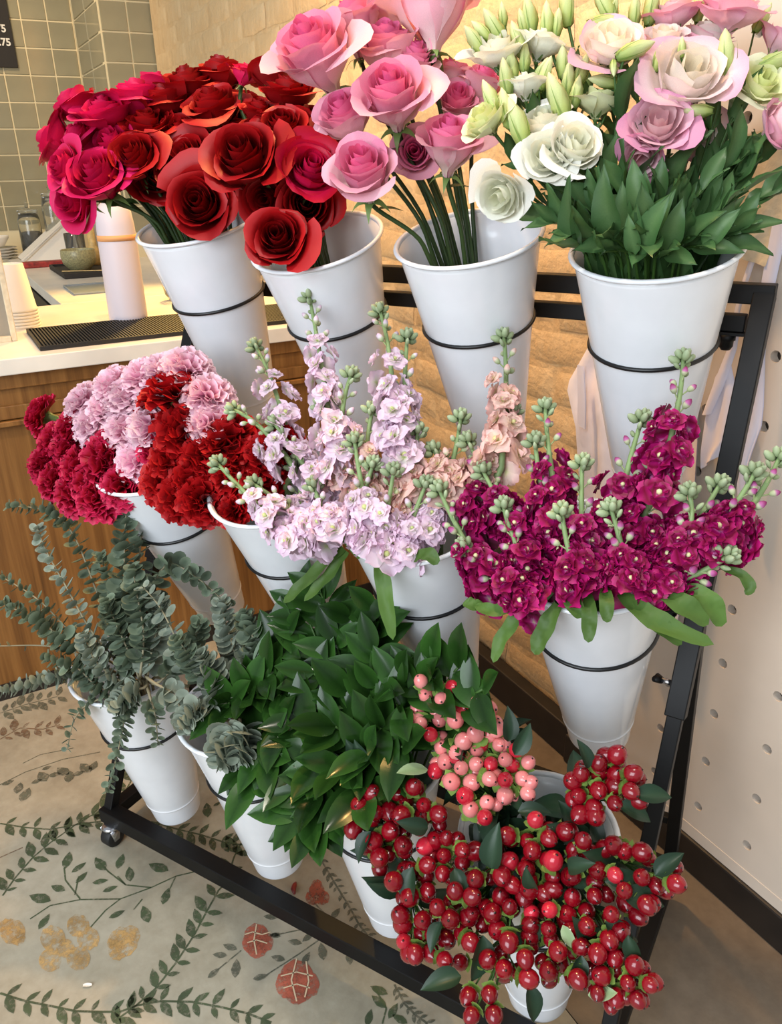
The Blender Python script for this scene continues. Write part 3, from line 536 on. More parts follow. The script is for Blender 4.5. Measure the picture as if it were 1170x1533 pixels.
for key, (x, y, z, t) in BK.items():
    ax = Vector((0, -math.sin(t), math.cos(t)))
    c = Vector((x, y, z)); F = frame(c + ax*AR, ax); BF[key] = F
    b = thing('flower_bucket', blabel[key], 'bucket', group='white flower buckets on the stand', M=F)
    put('bucket_body', bbody, b); put('bucket_rim', brim, b)
    put('wire_ring', ringme, stand, Matrix.Translation(c) @ frame((0, 0, 0), ax))
    ry = max(legy(RY[key[0]][2]), RY[key[0]][0]+0.094); MB().tube([c + Vector((0, math.cos(t), math.sin(t)))*0.0795, Vector((x, ry-0.004, RY[key[0]][2]))], 0.004, 6).obj('ring_stub', M['wire'], stand)
# ---------------------------------------------------------------- flowers and foliage
M['stem'] = leafy('flower_stem', (60, 92, 38), (96, 128, 62), 0.5, 0.2, 0.0)
M['stem_dark'] = leafy('rose_stem', (42, 62, 24), (78, 104, 46), 0.5, 0.25, 0.0)
M['stem_pale'] = leafy('stock_stem_green', (132, 156, 104), (168, 184, 134), 0.5, 0.12, 0.0)
M['stem_wood'] = leafy('twig', (150, 140, 112), (176, 168, 142), 0.6, 0.15, 0.0)
M['sepal'] = leafy('sepal_green', (92, 128, 64), (132, 160, 92), 0.5, 0.2, 0.15)
PAL = {
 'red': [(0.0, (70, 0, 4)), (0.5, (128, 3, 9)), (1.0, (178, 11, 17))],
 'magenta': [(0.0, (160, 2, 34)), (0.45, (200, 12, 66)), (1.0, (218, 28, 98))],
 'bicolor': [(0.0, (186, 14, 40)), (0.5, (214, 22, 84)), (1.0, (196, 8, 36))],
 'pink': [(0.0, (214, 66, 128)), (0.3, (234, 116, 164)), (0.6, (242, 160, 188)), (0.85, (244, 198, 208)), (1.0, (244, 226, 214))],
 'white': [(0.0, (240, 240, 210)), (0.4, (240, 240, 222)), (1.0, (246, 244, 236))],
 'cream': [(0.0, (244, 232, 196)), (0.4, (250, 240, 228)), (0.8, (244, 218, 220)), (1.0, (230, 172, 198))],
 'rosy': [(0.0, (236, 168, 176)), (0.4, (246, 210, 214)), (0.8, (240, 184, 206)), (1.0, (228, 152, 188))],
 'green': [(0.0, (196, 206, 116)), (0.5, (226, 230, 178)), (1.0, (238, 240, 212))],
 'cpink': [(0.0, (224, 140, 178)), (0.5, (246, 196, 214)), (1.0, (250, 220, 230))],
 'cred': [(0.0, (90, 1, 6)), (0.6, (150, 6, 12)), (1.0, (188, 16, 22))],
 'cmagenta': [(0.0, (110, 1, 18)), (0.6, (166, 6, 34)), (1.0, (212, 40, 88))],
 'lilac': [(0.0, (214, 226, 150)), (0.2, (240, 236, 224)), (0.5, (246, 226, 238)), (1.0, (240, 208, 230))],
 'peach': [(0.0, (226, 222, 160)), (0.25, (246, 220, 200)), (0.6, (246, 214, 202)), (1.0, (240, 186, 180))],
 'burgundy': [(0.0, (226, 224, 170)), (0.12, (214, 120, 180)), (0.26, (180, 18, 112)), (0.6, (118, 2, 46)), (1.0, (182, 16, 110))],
}
PET = {}
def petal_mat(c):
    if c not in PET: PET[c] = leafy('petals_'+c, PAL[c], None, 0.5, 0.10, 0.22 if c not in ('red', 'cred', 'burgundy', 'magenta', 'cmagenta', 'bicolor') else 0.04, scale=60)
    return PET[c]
def smooth01(x): x = max(0.0, min(1.0, x)); return x*x*(3-2*x)
# --- a petal of a rose-like bloom, unit size, bloom axis +z, attached at the origin
def petal_fn(k, N, p, r):
    o = (k+0.5)/N
    phi = k*2.3999 + r.uniform(-0.2, 0.2); wd = p['w0']*(1-o)+p['w1']*o
    rho = p['r0']+(p['r1']-p['r0'])*o**p['pow']; zt = p['h0']+(p['h1']-p['h0'])*o + r.uniform(-0.07, 0.05)
    flare = p['flare']*o**1.6*r.uniform(0.5, 1.4); curl = p['curl']*o**1.6*r.uniform(0.4, 1.5); s1 = r.uniform(0, 6); wav = p['wave']; lean = r.uniform(-0.07, 0.12)
    def fn(u, v):
        x = 2*u-1; ve = v*(1-0.16*abs(x)**2.6)
        th = phi + wd*x*(0.55+0.45*smooth01(v*1.6))
        rr = 0.07+(rho-0.07)*smooth01(ve/0.62)
        if ve > 0.5: rr *= 1-(1-o)*0.22*((ve-0.5)/0.5)
        f = max(0.0, (ve-0.58)/0.42); rr += flare*f*f
        z = zt*(ve**0.92) - curl*f*f
        rr += 0.05*o*abs(x)**2 + 0.05*(1-o)*(x*0.5+0.5)*v + wav*math.sin(4.3*x+s1)*v*v*(0.4+o)*0.6 + lean*v*o
        z += wav*math.cos(5.1*x+s1*2)*v*v*0.5
        if abs(x) < 0.3: rr += 0.03*o*f*(1-abs(x)/0.3)
        return (rr*math.cos(th), rr*math.sin(th), z)
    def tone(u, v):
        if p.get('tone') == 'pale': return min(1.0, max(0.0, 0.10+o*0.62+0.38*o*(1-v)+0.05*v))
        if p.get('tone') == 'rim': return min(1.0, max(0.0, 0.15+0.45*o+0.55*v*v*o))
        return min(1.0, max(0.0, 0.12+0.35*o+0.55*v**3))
    return fn, tone
ROSE = dict(w0=2.1, w1=0.84, r0=0.08, r1=0.74, pow=0.95, h0=1.24, h1=1.06, flare=0.36, curl=0.34, wave=0.055)
PROSE = dict(ROSE, tone='pale', h0=1.52, h1=1.34, r1=0.68, flare=0.38, curl=0.36, wave=0.05)
LISI = dict(w0=1.5, w1=0.85, r0=0.10, r1=0.72, pow=0.75, h0=0.95, h1=0.74, flare=0.42, curl=0.14, wave=0.075, tone='rim')
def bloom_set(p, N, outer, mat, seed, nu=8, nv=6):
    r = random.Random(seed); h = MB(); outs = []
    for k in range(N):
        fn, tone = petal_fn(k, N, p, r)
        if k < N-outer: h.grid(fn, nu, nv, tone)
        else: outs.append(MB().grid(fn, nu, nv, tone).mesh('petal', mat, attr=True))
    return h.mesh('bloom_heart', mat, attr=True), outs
_sets = {}
def get_set(kind, col, var):
    key = (kind, col, var)
    if key not in _sets:
        p, N, outer = {'rose': (ROSE, 19, 8), 'prose': (PROSE, 18, 8), 'lisi': (LISI, 15, 7)}[kind]
        _sets[key] = bloom_set(p, N, outer, petal_mat(col), hash_(kind)+var*17)
    return _sets[key]
def hash_(s): return sum(ord(c)*(i+3) for i, c in enumerate(s)) % 9973
def sepals_mesh(L=0.55, w=0.12, droop=0.5):
    m = MB()
    for k in range(5):
        a = 2*PI*k/5
        def fn(u, v):
            x = (2*u-1)*w*(1-v)**0.8; rr = 0.06+L*v*0.8; z = 0.02+L*0.5*v-droop*v*v
            return (rr*math.cos(a)-x*math.sin(a), rr*math.sin(a)+x*math.cos(a), z)
        m.grid(fn, 2, 4, lambda u, v: v)
    m.lathe([(0.03, -0.10), (0.075, -0.05), (0.09, 0.0), (0.07, 0.06)], 10)
    return m.mesh('sepals', M['sepal'], attr=True)
sep1 = sepals_mesh(); sep2 = sepals_mesh(0.4, 0.07, -0.1)
def stem_path(F, head, axis, r, k=0.5, n=9, depth=0.30):
    head = Vector(head); axis = Vector(axis).normalized()
    l = F.inverted() @ head; q = Vector((l.x, l.y)); L = q.length
    s = min(k, 0.074/max(L, 1e-4)); rim = F @ Vector((q.x*s+r.uniform(-0.006, 0.006), q.y*s+r.uniform(-0.006, 0.006), 0.0))
    base = F @ Vector((-q.x*s*0.15+r.uniform(-0.015, 0.015), -q.y*s*0.15+r.uniform(-0.015, 0.015), -depth))
    P = []
    T1 = (head-base)*0.5; d2 = (head-rim).length
    for j in range(3): P.append(base.lerp(rim, j/3))
    for j in range(n+1):
        t = j/n; h00 = 2*t**3-3*t*t+1; h10 = t**3-2*t*t+t; h01 = -2*t**3+3*t*t; h11 = t**3-t*t
        P.append(rim*h00 + (rim-base).normalized()*d2*0.9*h10 + head*h01 + axis*d2*0.7*h11)
    return P
def stem_obj(root, P, r0, r1, mat, n=6, name='stem'):
    I = root.matrix_world.inverted(); m = len(P)
    return MB().tube([I @ p for p in P], [r0+(r1-r0)*j/(m-1) for j in range(m)], n).obj(name, M[mat], root)
def leaf_mesh(name, mat, L=1.0, W=0.42, bend=0.25, cup=0.12, wave=0.0, tip=1.0, nu=4, nv=7, base=0.06):
    # a leaf along +y, face up (+z)
    def fn(u, v):
        x = 2*u-1; wd = W*0.5*(math.sin(PI*min(1.0, v**0.85))**0.75*(1-base)+base*(1-v))*(1-0.35*max(0, v-0.75)/0.25*tip)
        if v >= 1: wd = 0.0
        z = -bend*v*v + cup*abs(x)*wd*2 + wave*math.sin(v*9+x*2)*abs(x)
        return (x*wd, v*L, z*L)
    return MB().grid(fn, nu, nv, lambda u, v: abs(2*u-1)).mesh(name, mat, attr=True)
def orient(p, ydir, zhint, s=1.0):
    y = Vector(ydir).normalized(); z = Vector(zhint); z = z-y*z.dot(y)
    if z.length < 1e-4: z = Vector((0.3, 0.2, 1)); z = z-y*z.dot(y)
    z.normalize(); x = y.cross(z)
    return Matrix(((x.x*s, y.x*s, z.x*s, p[0]), (x.y*s, y.y*s, z.y*s, p[1]), (x.z*s, y.z*s, z.z*s, p[2]), (0, 0, 0, 1)))
def label_of(d): return d
# --- roses and lisianthus blooms:  (bucket, kind, colour, name, label, cat, group, centre, axis, radius)
M['rleaf'] = leafy('rose_leaf', (52, 84, 40), (70, 104, 54), 0.4, 0.2, 0.15)
M['lleaf'] = leafy('lisianthus_leaf', (90, 122, 74), (62, 98, 54), 0.42, 0.22, 0.2)
rose_leaf = leaf_mesh('leaf', M['rleaf'], W=0.5)
lisi_leaf = [leaf_mesh('leaf', M['lleaf'], W=w_, bend=b_, cup=0.20, wave=v_) for w_, b_, v_ in ((0.40, 0.18, 0.03), (0.34, -0.15, 0.06), (0.44, 0.42, 0.05))]
def bloom_thing(bk, kind, col, name, label, cat, group, c, ax, R, k):
    r = random.Random(1000+k); ax = Vector(ax).normalized(); hgt = {'rose': 0.66, 'prose': 0.78, 'lisi': 0.45}[kind]
    R *= {'rose': 1.20, 'prose': 1.22, 'lisi': 1.22}[kind]; c = Vector(c); root_p = c-ax*R*hgt
    t = thing(name, label, cat, group=group, M=frame(root_p, ax, (r.uniform(-1, 1), r.uniform(-1, 1), 0.2)))
    bpy.context.view_layer.update() if False else None
    heart, outs = get_set(kind, col, k % 3)
    b = put('bloom_heart', heart, t, Matrix.Diagonal((R, R, R, 1)))
    for m in outs: put('petal', m, b)
    put('sepals', sep1 if kind != 'lisi' else sep2, t, Matrix.Diagonal((R, R, R, 1)))
    P = stem_path(BF[bk], root_p, ax, r); th = 0.0032 if kind != 'lisi' else 0.0020
    I = t.matrix_basis.inverted()
    MB().tube([I @ p for p in P], [th*1.25]*3+[th]*(len(P)-3), 6).obj('stem', M['stem_dark' if kind != 'lisi' else 'stem'], t)
    if kind == 'lisi':
        for q in range(3, len(P)-3, 2):
            d = (P[q+1]-P[q]).normalized(); s = d.cross(Vector((r.uniform(-1, 1), r.uniform(-1, 1), r.uniform(-0.2, 0.2)))).normalized()
            for sg in (1, -1):
                if r.random() < 0.35: put('leaf', lisi_leaf[r.randrange(3)], t, I @ orient(P[q], d*1.0+s*sg*0.4, d-s*sg*0.4, r.uniform(0.04, 0.065)))
    elif r.random() < 0.5:
        q = len(P)-3; d = (P[q+1]-P[q]).normalized(); s = Vector((r.uniform(-1, 1), r.uniform(-1, 1), 0)).normalized()
        put('leaf', rose_leaf, t, I @ orient(P[q], d*0.2+s, d, r.uniform(0.03, 0.045)))
    return t
# --- carnations
def carnation_mesh(col, seed):
    r = random.Random(seed); m = MB(); N = 38
    for k in range(N):
        o = (k+0.5)/N; phi = k*2.3999; el = (1.45-1.42*o**0.9)+r.uniform(-0.08, 0.08); L = 0.86+0.16*r.random()+0.05*o; W = 0.60; ph = r.uniform(0, 6); am = r.uniform(0.07, 0.13)
        e1 = Vector((math.cos(phi)*math.cos(el), math.sin(phi)*math.cos(el), math.sin(el))); e2 = Vector((-math.sin(phi), math.cos(phi), 0)); e3 = e1.cross(e2)
        def fn(u, v):
            x = 2*u-1; i = round(u*10)
            l = L*(0.12+0.88*v)*(1+(0.034*(1 if i % 2 else -1) if v > 0.99 else 0))*(1-0.10*x*x)
            P = e1*l + e2*(W*x*v**1.25) + e3*(am*math.sin(x*6.5+ph)*v*v) - Vector((0, 0, 0.10*v*v*o))
            return (P.x, P.y, P.z*0.78+0.12)
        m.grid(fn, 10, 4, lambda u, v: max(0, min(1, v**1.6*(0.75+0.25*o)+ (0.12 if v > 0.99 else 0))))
    return m.mesh('bloom', petal_mat(col), attr=True)
_carn = {}
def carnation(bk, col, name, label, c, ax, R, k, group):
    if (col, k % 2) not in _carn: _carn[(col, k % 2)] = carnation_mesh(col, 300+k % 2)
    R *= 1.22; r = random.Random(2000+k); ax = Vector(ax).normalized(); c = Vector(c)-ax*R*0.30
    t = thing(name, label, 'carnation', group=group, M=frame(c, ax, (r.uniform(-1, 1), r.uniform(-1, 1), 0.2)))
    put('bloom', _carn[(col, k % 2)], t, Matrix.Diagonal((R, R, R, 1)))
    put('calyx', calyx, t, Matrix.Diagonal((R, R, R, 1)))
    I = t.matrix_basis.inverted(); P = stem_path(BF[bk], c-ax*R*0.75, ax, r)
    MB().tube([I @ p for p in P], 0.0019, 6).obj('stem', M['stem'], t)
calyx = MB().lathe([(0.06, -0.78), (0.16, -0.72), (0.22, -0.45), (0.24, -0.1), (0.30, 0.12), (0.26, 0.12)], 10, a=[0, 0.2, 0.4, 0.6, 1, 1]).mesh('calyx', M['sepal'], attr=True)
# --- stock: florets, buds, spikes
def floret_mesh(col, seed):
    r = random.Random(seed); m = MB()
    for k in range(11):
        o = 1-k/11; phi = k*2.3999+r.uniform(-0.2, 0.2); el = (0.12 if k < 5 else 0.45+0.085*(k-5)*1.6)+r.uniform(-0.1, 0.1); L = (1.0 if k < 5 else 0.82-0.05*(k-5))*r.uniform(0.9, 1.08); W = 0.50 if k < 5 else 0.40; ph = r.uniform(0, 6); am = 0.10
        e1 = Vector((math.cos(phi)*math.cos(el), math.sin(phi)*math.cos(el), math.sin(el))); e2 = Vector((-math.sin(phi), math.cos(phi), 0)); e3 = e1.cross(e2)
        def fn(u, v):
            x = 2*u-1; wd = W*math.sin(PI*(0.08+0.80*v)**1.1)*x; l = L*v*(1-0.10*abs(x)**3*v-(0.06*v if abs(x) < 0.2 else 0))
            P = e1*l+e2*wd+e3*(am*math.sin(x*3+ph)*v*v-0.16*v*v*o+0.12*x*x*v)
            return (P.x, P.y, P.z)
        m.grid(fn, 4, 4, lambda u, v: max(0, min(1, 0.02+v*1.05-0.12*(k > 4))))
    m.lathe([(0.10, 0.10), (0.15, 0.24), (0.10, 0.34), (0.0, 0.36)], 6, a=[0, 0, 0, 0])
    return m.mesh('floret', petal_mat(col), attr=True)
M['bud'] = leafy('stock_bud', [(0.0, (140, 158, 112)), (0.6, (158, 174, 134)), (1.0, (182, 194, 158))], None, 0.6, 0.18, 0.1)
M['budtip_lilac'] = leafy('lilac_bud', [(0.0, (150, 168, 112)), (0.45, (190, 198, 158)), (0.7, (232, 214, 224)), (1.0, (226, 190, 214))], None, 0.6, 0.12, 0.1)
M['budtip_peach'] = leafy('peach_bud', [(0.0, (150, 168, 112)), (0.45, (190, 198, 158)), (0.7, (234, 204, 190)), (1.0, (228, 176, 164))], None, 0.6, 0.12, 0.1)
M['budtip_burgundy'] = leafy('burgundy_bud', [(0.0, (160, 176, 124)), (0.5, (200, 204, 168)), (0.7, (196, 110, 168)), (1.0, (136, 8, 84))], None, 0.6, 0.12, 0.1)
def bud_mesh(mat, name='bud', ped=0.7, fat=1.0):
    # a bud on its short stalk, stalk from the origin along +y
    T = Matrix.Rotation(-PI/2, 4, 'X')
    m = MB().tube([(0, 0, 0), (0, ped*0.5, 0.05), (0, ped, 0.06)], 0.07, 5)
    m.lathe([(0.05, ped), (0.20*fat, ped+0.10), (0.30*fat, ped+0.36), (0.29*fat, ped+0.62), (0.19*fat, ped+0.86), (0.03, ped+1.0)], 8, Matrix.Translation((0, 0, 0.06)) @ T, cap1=True, a=[0, 0.15, 0.4, 0.7, 0.9, 1.0])
    return m.mesh(name, mat, attr=True)
buds = {c: bud_mesh(M['budtip_'+c], ped=0.9) for c in ('lilac', 'peach', 'burgundy')}
gbud = bud_mesh(M['bud'], ped=0.6, fat=0.85)
def cluster_mesh():
    r = random.Random(5); m = MB(); T = Matrix.Rotation(-PI/2, 4, 'X')
    for k in range(13):
        a = k*2.3999; el = 1.35-1.05*(k/13); d = Vector((math.cos(a)*math.cos(el), math.sin(a)*math.cos(el), math.sin(el))); s = 0.56+0.34*(k/13)
        F_ = frame(d*0.35*(1-0.3*k/13)-Vector((0, 0, 0.03*k)), d)
        m.lathe([(0.05*s, 0), (0.26*s, 0.15*s), (0.33*s, 0.5*s), (0.22*s, 0.85*s), (0.03*s, 1.0*s)], 7, F_, a=[0, 0.2, 0.5, 0.8, 1])
    return m.mesh('bud_cluster', M['bud'], attr=True)
bclus = cluster_mesh()
_flo = {}
def floret(col, k):
    if (col, k) not in _flo: _flo[(col, k)] = floret_mesh(col, 400+k)
    return _flo[(col, k)]
def stock(bk, col, label, tip, mid, foot, k, nflo, group, nbud=5, size=0.0225):
    r = random.Random(3000+k); tip, mid, foot = Vector(tip), Vector(mid), Vector(foot)
    t = thing('stock_flower', label, 'stock flower', group=group, M=Matrix.Translation(foot))
    I = Matrix.Translation(-foot)
    # path along the flowering part
    Q = []
    for j in range(13):
        s = j/12; Q.append(foot*(1-s)**2 + (mid*2-(foot+tip)*0.5)*(2*s*(1-s)) + tip*s*s)
    L = sum((Q[j+1]-Q[j]).length for j in range(12))
    P = stem_path(BF[bk], foot, Q[1]-Q[0], r, n=6)
    MB().tube([I @ p for p in P[:-1]+Q], [0.0045]*(len(P)-1)+[0.0042-0.0018*j/12 for j in range(13)], 7).obj('stem', M['stem_pale'], t)
    def at(s):
        x = s*12; i = min(11, int(x)); return Q[i].lerp(Q[i+1], x-i), (Q[i+1]-Q[i]).normalized()
    top = max(0.35, 1-0.088/L); nbud = int(nbud*1.7) if L > 0 else 0.6
    nflo = int(nflo*1.4)
    for j in range(nflo):
        s = top*(0.02+0.95*j/max(1, nflo-1)); p, d = at(s); a = j*2.3999+k
        x = d.orthogonal().normalized(); y = d.cross(x); o = x*math.cos(a)+y*math.sin(a)
        sz = size*(1.12-0.42*(s/top))*r.uniform(0.85, 1.12); up = o*0.92+d*(0.25+0.35*s)
        put('floret', floret(col, (j+k) % 3), t, I @ frame(p+o*(0.008+0.018*r.random())+d*r.uniform(-0.009, 0.009), up, (r.uniform(-1, 1), r.uniform(-1, 1), r.uniform(-1, 1))) @ Matrix.Diagonal((sz, sz, sz*0.95, 1)))
    for j in range(nbud):
        s = top+(0.98-top)*(j/max(1, nbud)); p, d = at(s); a = j*2.3999+k*1.3
        x = d.orthogonal().normalized(); y = d.cross(x); o = x*math.cos(a)+y*math.sin(a)
        put('bud', buds[col] if j < nbud*0.6 else gbud, t, I @ orient(p, o*0.75+d*0.75, d, 0.0140-0.005*j/max(1, nbud)))
    p, d = at(1.0); put('bud_cluster', bclus, t, I @ frame(p-d*0.006, d) @ Matrix.Diagonal((0.017, 0.017, 0.017, 1)))
    return t
M['sleaf'] = leafy('stock_leaf', (88, 120, 54), (62, 98, 40), 0.5, 0.2, 0.25)
def strap_leaf(pts, W, name, parent, mat='sleaf', I=None, nv=12):
    # a long leaf through the points (world), W its greatest width
    pts = [Vector(p) for p in pts]; n = len(pts)-1
    def cp(v):
        x = v*n; i = min(n-1, int(x)); t_ = x-i
        p0, p1, p2, p3 = pts[max(0, i-1)], pts[i], pts[i+1], pts[min(n, i+2)]
        return 0.5*((2*p1)+(p2-p0)*t_+(2*p0-5*p1+4*p2-p3)*t_*t_+(3*p1-p0-3*p2+p3)*t_**3)
    cdir = Vector((1.0949, -0.7274, 1.1954))
    def fn(u, v):
        x = 2*u-1; p = cp(v); d = (cp(min(1, v+0.02))-cp(max(0, v-0.02))).normalized(); nrm = Vector((0, -0.55, 0.85)); nrm = (nrm-d*nrm.dot(d)).normalized(); s = d.cross(nrm)
        wd = W*0.33*(0.30+0.78*math.sin(PI*min(1, (0.10+v*0.88))**1.15))*(1 if v < 0.999 else 0.05)
        return p + s*x*wd + nrm*(abs(x)*wd*0.35+0.22*wd*math.sin(v*17+x*2.5))
    m = MB().grid(fn, 4, nv, lambda u, v: abs(2*u-1))
    if I is not None: m.V = [tuple(I @ Vector(v)) for v in m.V]
    return m.obj(name, M[mat], parent)
# --- lisianthus buds: long, pointed, twisted
M['lbud'] = leafy('lisianthus_bud', [(0.0, (126, 152, 72)), (0.35, (186, 202, 116)), (1.0, (226, 230, 178))], None, 0.5, 0.10, 0.15)
def lbud_mesh():
    m = MB(); n = 10; prof = [(0.10, 0), (0.20, 0.10), (0.27, 0.35), (0.24, 0.65), (0.13, 0.90), (0.02, 1.05)]; V = []; F = []
    for j, (rr, z) in enumerate(prof):
        for i in range(n):
            th = 2*PI*i/n+z*1.3; q = rr*(1+0.12*math.cos(5*2*PI*i/n)); V.append((q*math.cos(th), q*math.sin(th), z))
    F = [(j*n+i, j*n+(i+1) % n, (j+1)*n+(i+1) % n, (j+1)*n+i) for j in range(5) for i in range(n)]
    m.add(V, F, [a for a in (0, .2, .45, .7, .9, 1) for _ in range(n)])
    for k in range(5):
        a = 2*PI*k/5
        m.grid(lambda u, v: ((0.16+0.16*math.sin(v*2.2)+0.02)*math.cos(a)-(2*u-1)*0.035*(1-v)*math.sin(a), (0.16+0.16*math.sin(v*2.2)+0.02)*math.sin(a)+(2*u-1)*0.035*(1-v)*math.cos(a), v*0.8), 1, 4, lambda u, v: 0.0)
    return m.mesh('bud', M['lbud'], attr=True)
lbud = lbud_mesh()
def lisi_bud_stem(bk, label, group, blist, k):
    # one branching stem that carries several buds:  (centre, axis, length)
    r = random.Random(4000+k); c0 = Vector(blist[0][0]); t = thing('lisianthus_spray', label, 'lisianthus', group=group, M=Matrix.Translation(c0)); I = Matrix.Translation(-c0)
    P = stem_path(BF[bk], blist[0][0], blist[0][1], r); m = MB().tube([I @ p for p in P], 0.0019, 6)
    for j, (c, ax, L) in enumerate(blist):
        ax = Vector(ax).normalized(); c = Vector(c); q = c-ax*L*0.5
        if j: 
            s = P[max(4, len(P)-5)]; m.tube([I @ s, I @ (s.lerp(q, 0.55)+Vector((0, 0, -0.012))), I @ q], [0.0017, 0.0014, 0.0012], 5)
        put('bud', lbud, t, I @ frame(q, ax, (r.uniform(-1, 1), 1, 0)) @ Matrix.Diagonal((L*0.8, L*0.8, L*1.05, 1)))
    m.obj('stem', M['stem'], t)
    for q in range(4, len(P)-3, 2):
        d = (P[q+1]-P[q]).normalized(); s = d.cross(Vector((r.uniform(-1, 1), r.uniform(-1, 1), 0.1))).normalized()
        for sg in (1, -1):
            if r.random() < 0.6: put('leaf', lisi_leaf[r.randrange(3)], t, I @ orient(P[q], d*1.0+s*sg*0.45, d-s*sg*0.4, r.uniform(0.04, 0.07)))
def leafy_stem(bk, label, group, tip, k, name='lisianthus_spray', n=8):
    # a lisianthus side shoot that shows broad leaves only
    r = random.Random(4500+k); tip = Vector(tip); t = thing(name, label, 'lisianthus', group=group, M=Matrix.Translation(tip)); I = Matrix.Translation(-tip)
    c = BF[bk].translation; P = stem_path(BF[bk], tip, (tip-c), r); MB().tube([I @ p for p in P], 0.002, 6).obj('stem', M['stem'], t)
    for q in range(2, len(P), 2):
        d = (P[min(q+1, len(P)-1)]-P[q-1]).normalized(); s = d.cross(Vector((r.uniform(-1, 1), r.uniform(-1, 1), 0.1))).normalized()
        for sg in (1, -1):
            if r.random() < (1.0 if q == 2 else 0.5): put('leaf', lisi_leaf[r.randrange(3)], t, I @ orient(P[q], d*0.8+Vector((0, 0.05, 0.4))+s*sg*(r.uniform(0.02, 0.10) if q == 2 else r.uniform(0.15, 0.5)), d*0.3-s*sg*0.5+Vector((r.uniform(-.5, .5), -0.6, 0.2)), (r.uniform(0.11, 0.14) if q == 2 else r.uniform(0.04, 0.072))))
# --- eucalyptus
M['euc'] = leafy('eucalyptus_leaf', (84, 100, 80), (118, 132, 110), 0.6, 0.28, 0.12, scale=80)
M['euc_pale'] = leafy('pale_eucalyptus_leaf', (122, 134, 118), (152, 162, 146), 0.65, 0.2, 0.12, scale=80)
def coin_mesh(mat):
    m = MB(); n = 12; V = [(0, 0, 0)]; A = [0.0]
    for q, rr in ((1, 0.28), (2, 0.5)):
        for i in range(n):
            a = 2*PI*i/n; V.append((rr*math.cos(a)*0.95, 0.5+rr*math.sin(a)-(0.0), 0.10*(rr*2)**2)); A.append(rr*1.8)
    V[0] = (0, 0.5, 0); F = [(0, 1+i, 1+(i+1) % n) for i in range(n)]+[(1+i, 1+n+i, 1+n+(i+1) % n, 1+(i+1) % n) for i in range(n)]
    return m.add(V, F, A).mesh('leaf', mat, attr=True)
coin = {'euc': coin_mesh(M['euc']), 'euc_pale': coin_mesh(M['euc_pale'])}
def eucalyptus(bk, label, group, pts, k, nleaf=24, L=0.022, mat='euc', spread=1.0, start=0.12, whorl=2):
    r = random.Random(5000+k); pts = [Vector(p) for p in pts]; t = thing('eucalyptus_sprig', label, 'eucalyptus', group=group, M=Matrix.Translation(pts[-1])); I = Matrix.Translation(-pts[-1])
    d0 = (pts[1]-pts[0]) if len(pts) > 1 else Vector((0, 0, 1))
    P = stem_path(BF[bk], pts[0], d0, r, n=5); n = len(pts)-1
    def cp(v):
        x = v*n; i = min(n-1, int(x)); t_ = x-i; p0, p1, p2, p3 = pts[max(0, i-1)], pts[i], pts[i+1], pts[min(n, i+2)]
        return 0.5*((2*p1)+(p2-p0)*t_+(2*p0-5*p1+4*p2-p3)*t_*t_+(3*p1-p0-3*p2+p3)*t_**3)
    Q = [cp(j/14) for j in range(15)]
    MB().tube([I @ p for p in P[:-1]+Q], [0.0026]*(len(P)-1)+[0.0022-0.0014*j/14 for j in range(15)], 5).obj('stem', M['stem_wood'], t)
    nleaf = max(6, int(nleaf*1.12))
    for j in range(nleaf):
        s = start+(1-start)*j/max(1, nleaf-1); p = cp(min(s, 1)); d = (cp(min(1, s+0.03))-cp(max(0, s-0.03))).normalized()
        x = d.orthogonal().normalized(); y = d.cross(x)
        for w_ in range(whorl):
            a = j*(PI/2 if whorl == 2 else 2.4)+w_*2*PI/whorl+r.uniform(-0.3, 0.3); o = x*math.cos(a)+y*math.sin(a)
            sz = 1.06*L*(1.0-0.45*s**3)*r.uniform(0.82, 1.12)
            put('leaf', coin[mat], t, I @ orient(p+o*0.001, o*spread+d*(0.15+0.4*s)+Vector((r.uniform(-.3, .3), r.uniform(-.3, .3), r.uniform(-.3, .3))), d*0.55-o*0.2+Vector((r.uniform(-.4, .4), -0.45+r.uniform(-.4, .4), 0.35+r.uniform(-.4, .4))), sz))
    return t
# --- ruscus
M['rus'] = leafy('ruscus_leaf', (30, 58, 20), (48, 84, 32), 0.2, 0.35, 0.12, scale=25)
rus_leaf = [leaf_mesh('leaf', M['rus'], W=0.50, bend=b_, cup=0.10, tip=0.8) for b_ in (0.05, 0.22)]
def ruscus(bk, label, group, tip, k, n=11, L=0.068):
    r = random.Random(6000+k); tip = Vector(tip); t = thing('ruscus_branch', label, 'ruscus', group=group, M=Matrix.Translation(tip)); I = Matrix.Translation(-tip)
    c = BF[bk].translation; ax = (tip-c).normalized()+Vector((0, -0.15, -0.05))
    P = stem_path(BF[bk], tip, ax, r, n=12); MB().tube([I @ p for p in P], 0.0017, 5).obj('stem', M['stem'], t)
    m_ = len(P)
    for j in range(n):
        s = 0.42+0.58*j/(n-1); x_ = s*(m_-1); i = min(m_-2, int(x_)); p = P[i].lerp(P[i+1], x_-i); d = (P[i+1]-P[i]).normalized()
        sd = d.cross(Vector((0, -0.6, 0.8))).normalized()*(1 if j % 2 else -1); tw = Vector((r.uniform(-.35, .35), r.uniform(-.5, .1), r.uniform(-.3, .35)))
        if j == n-1: sd = sd*0.15
        put('leaf', rus_leaf[j % 2], t, I @ orient(p, d*0.65+sd*0.85+tw, Vector((0, -0.55, 0.8))+tw*0.4, L*r.uniform(0.78, 1.15)))
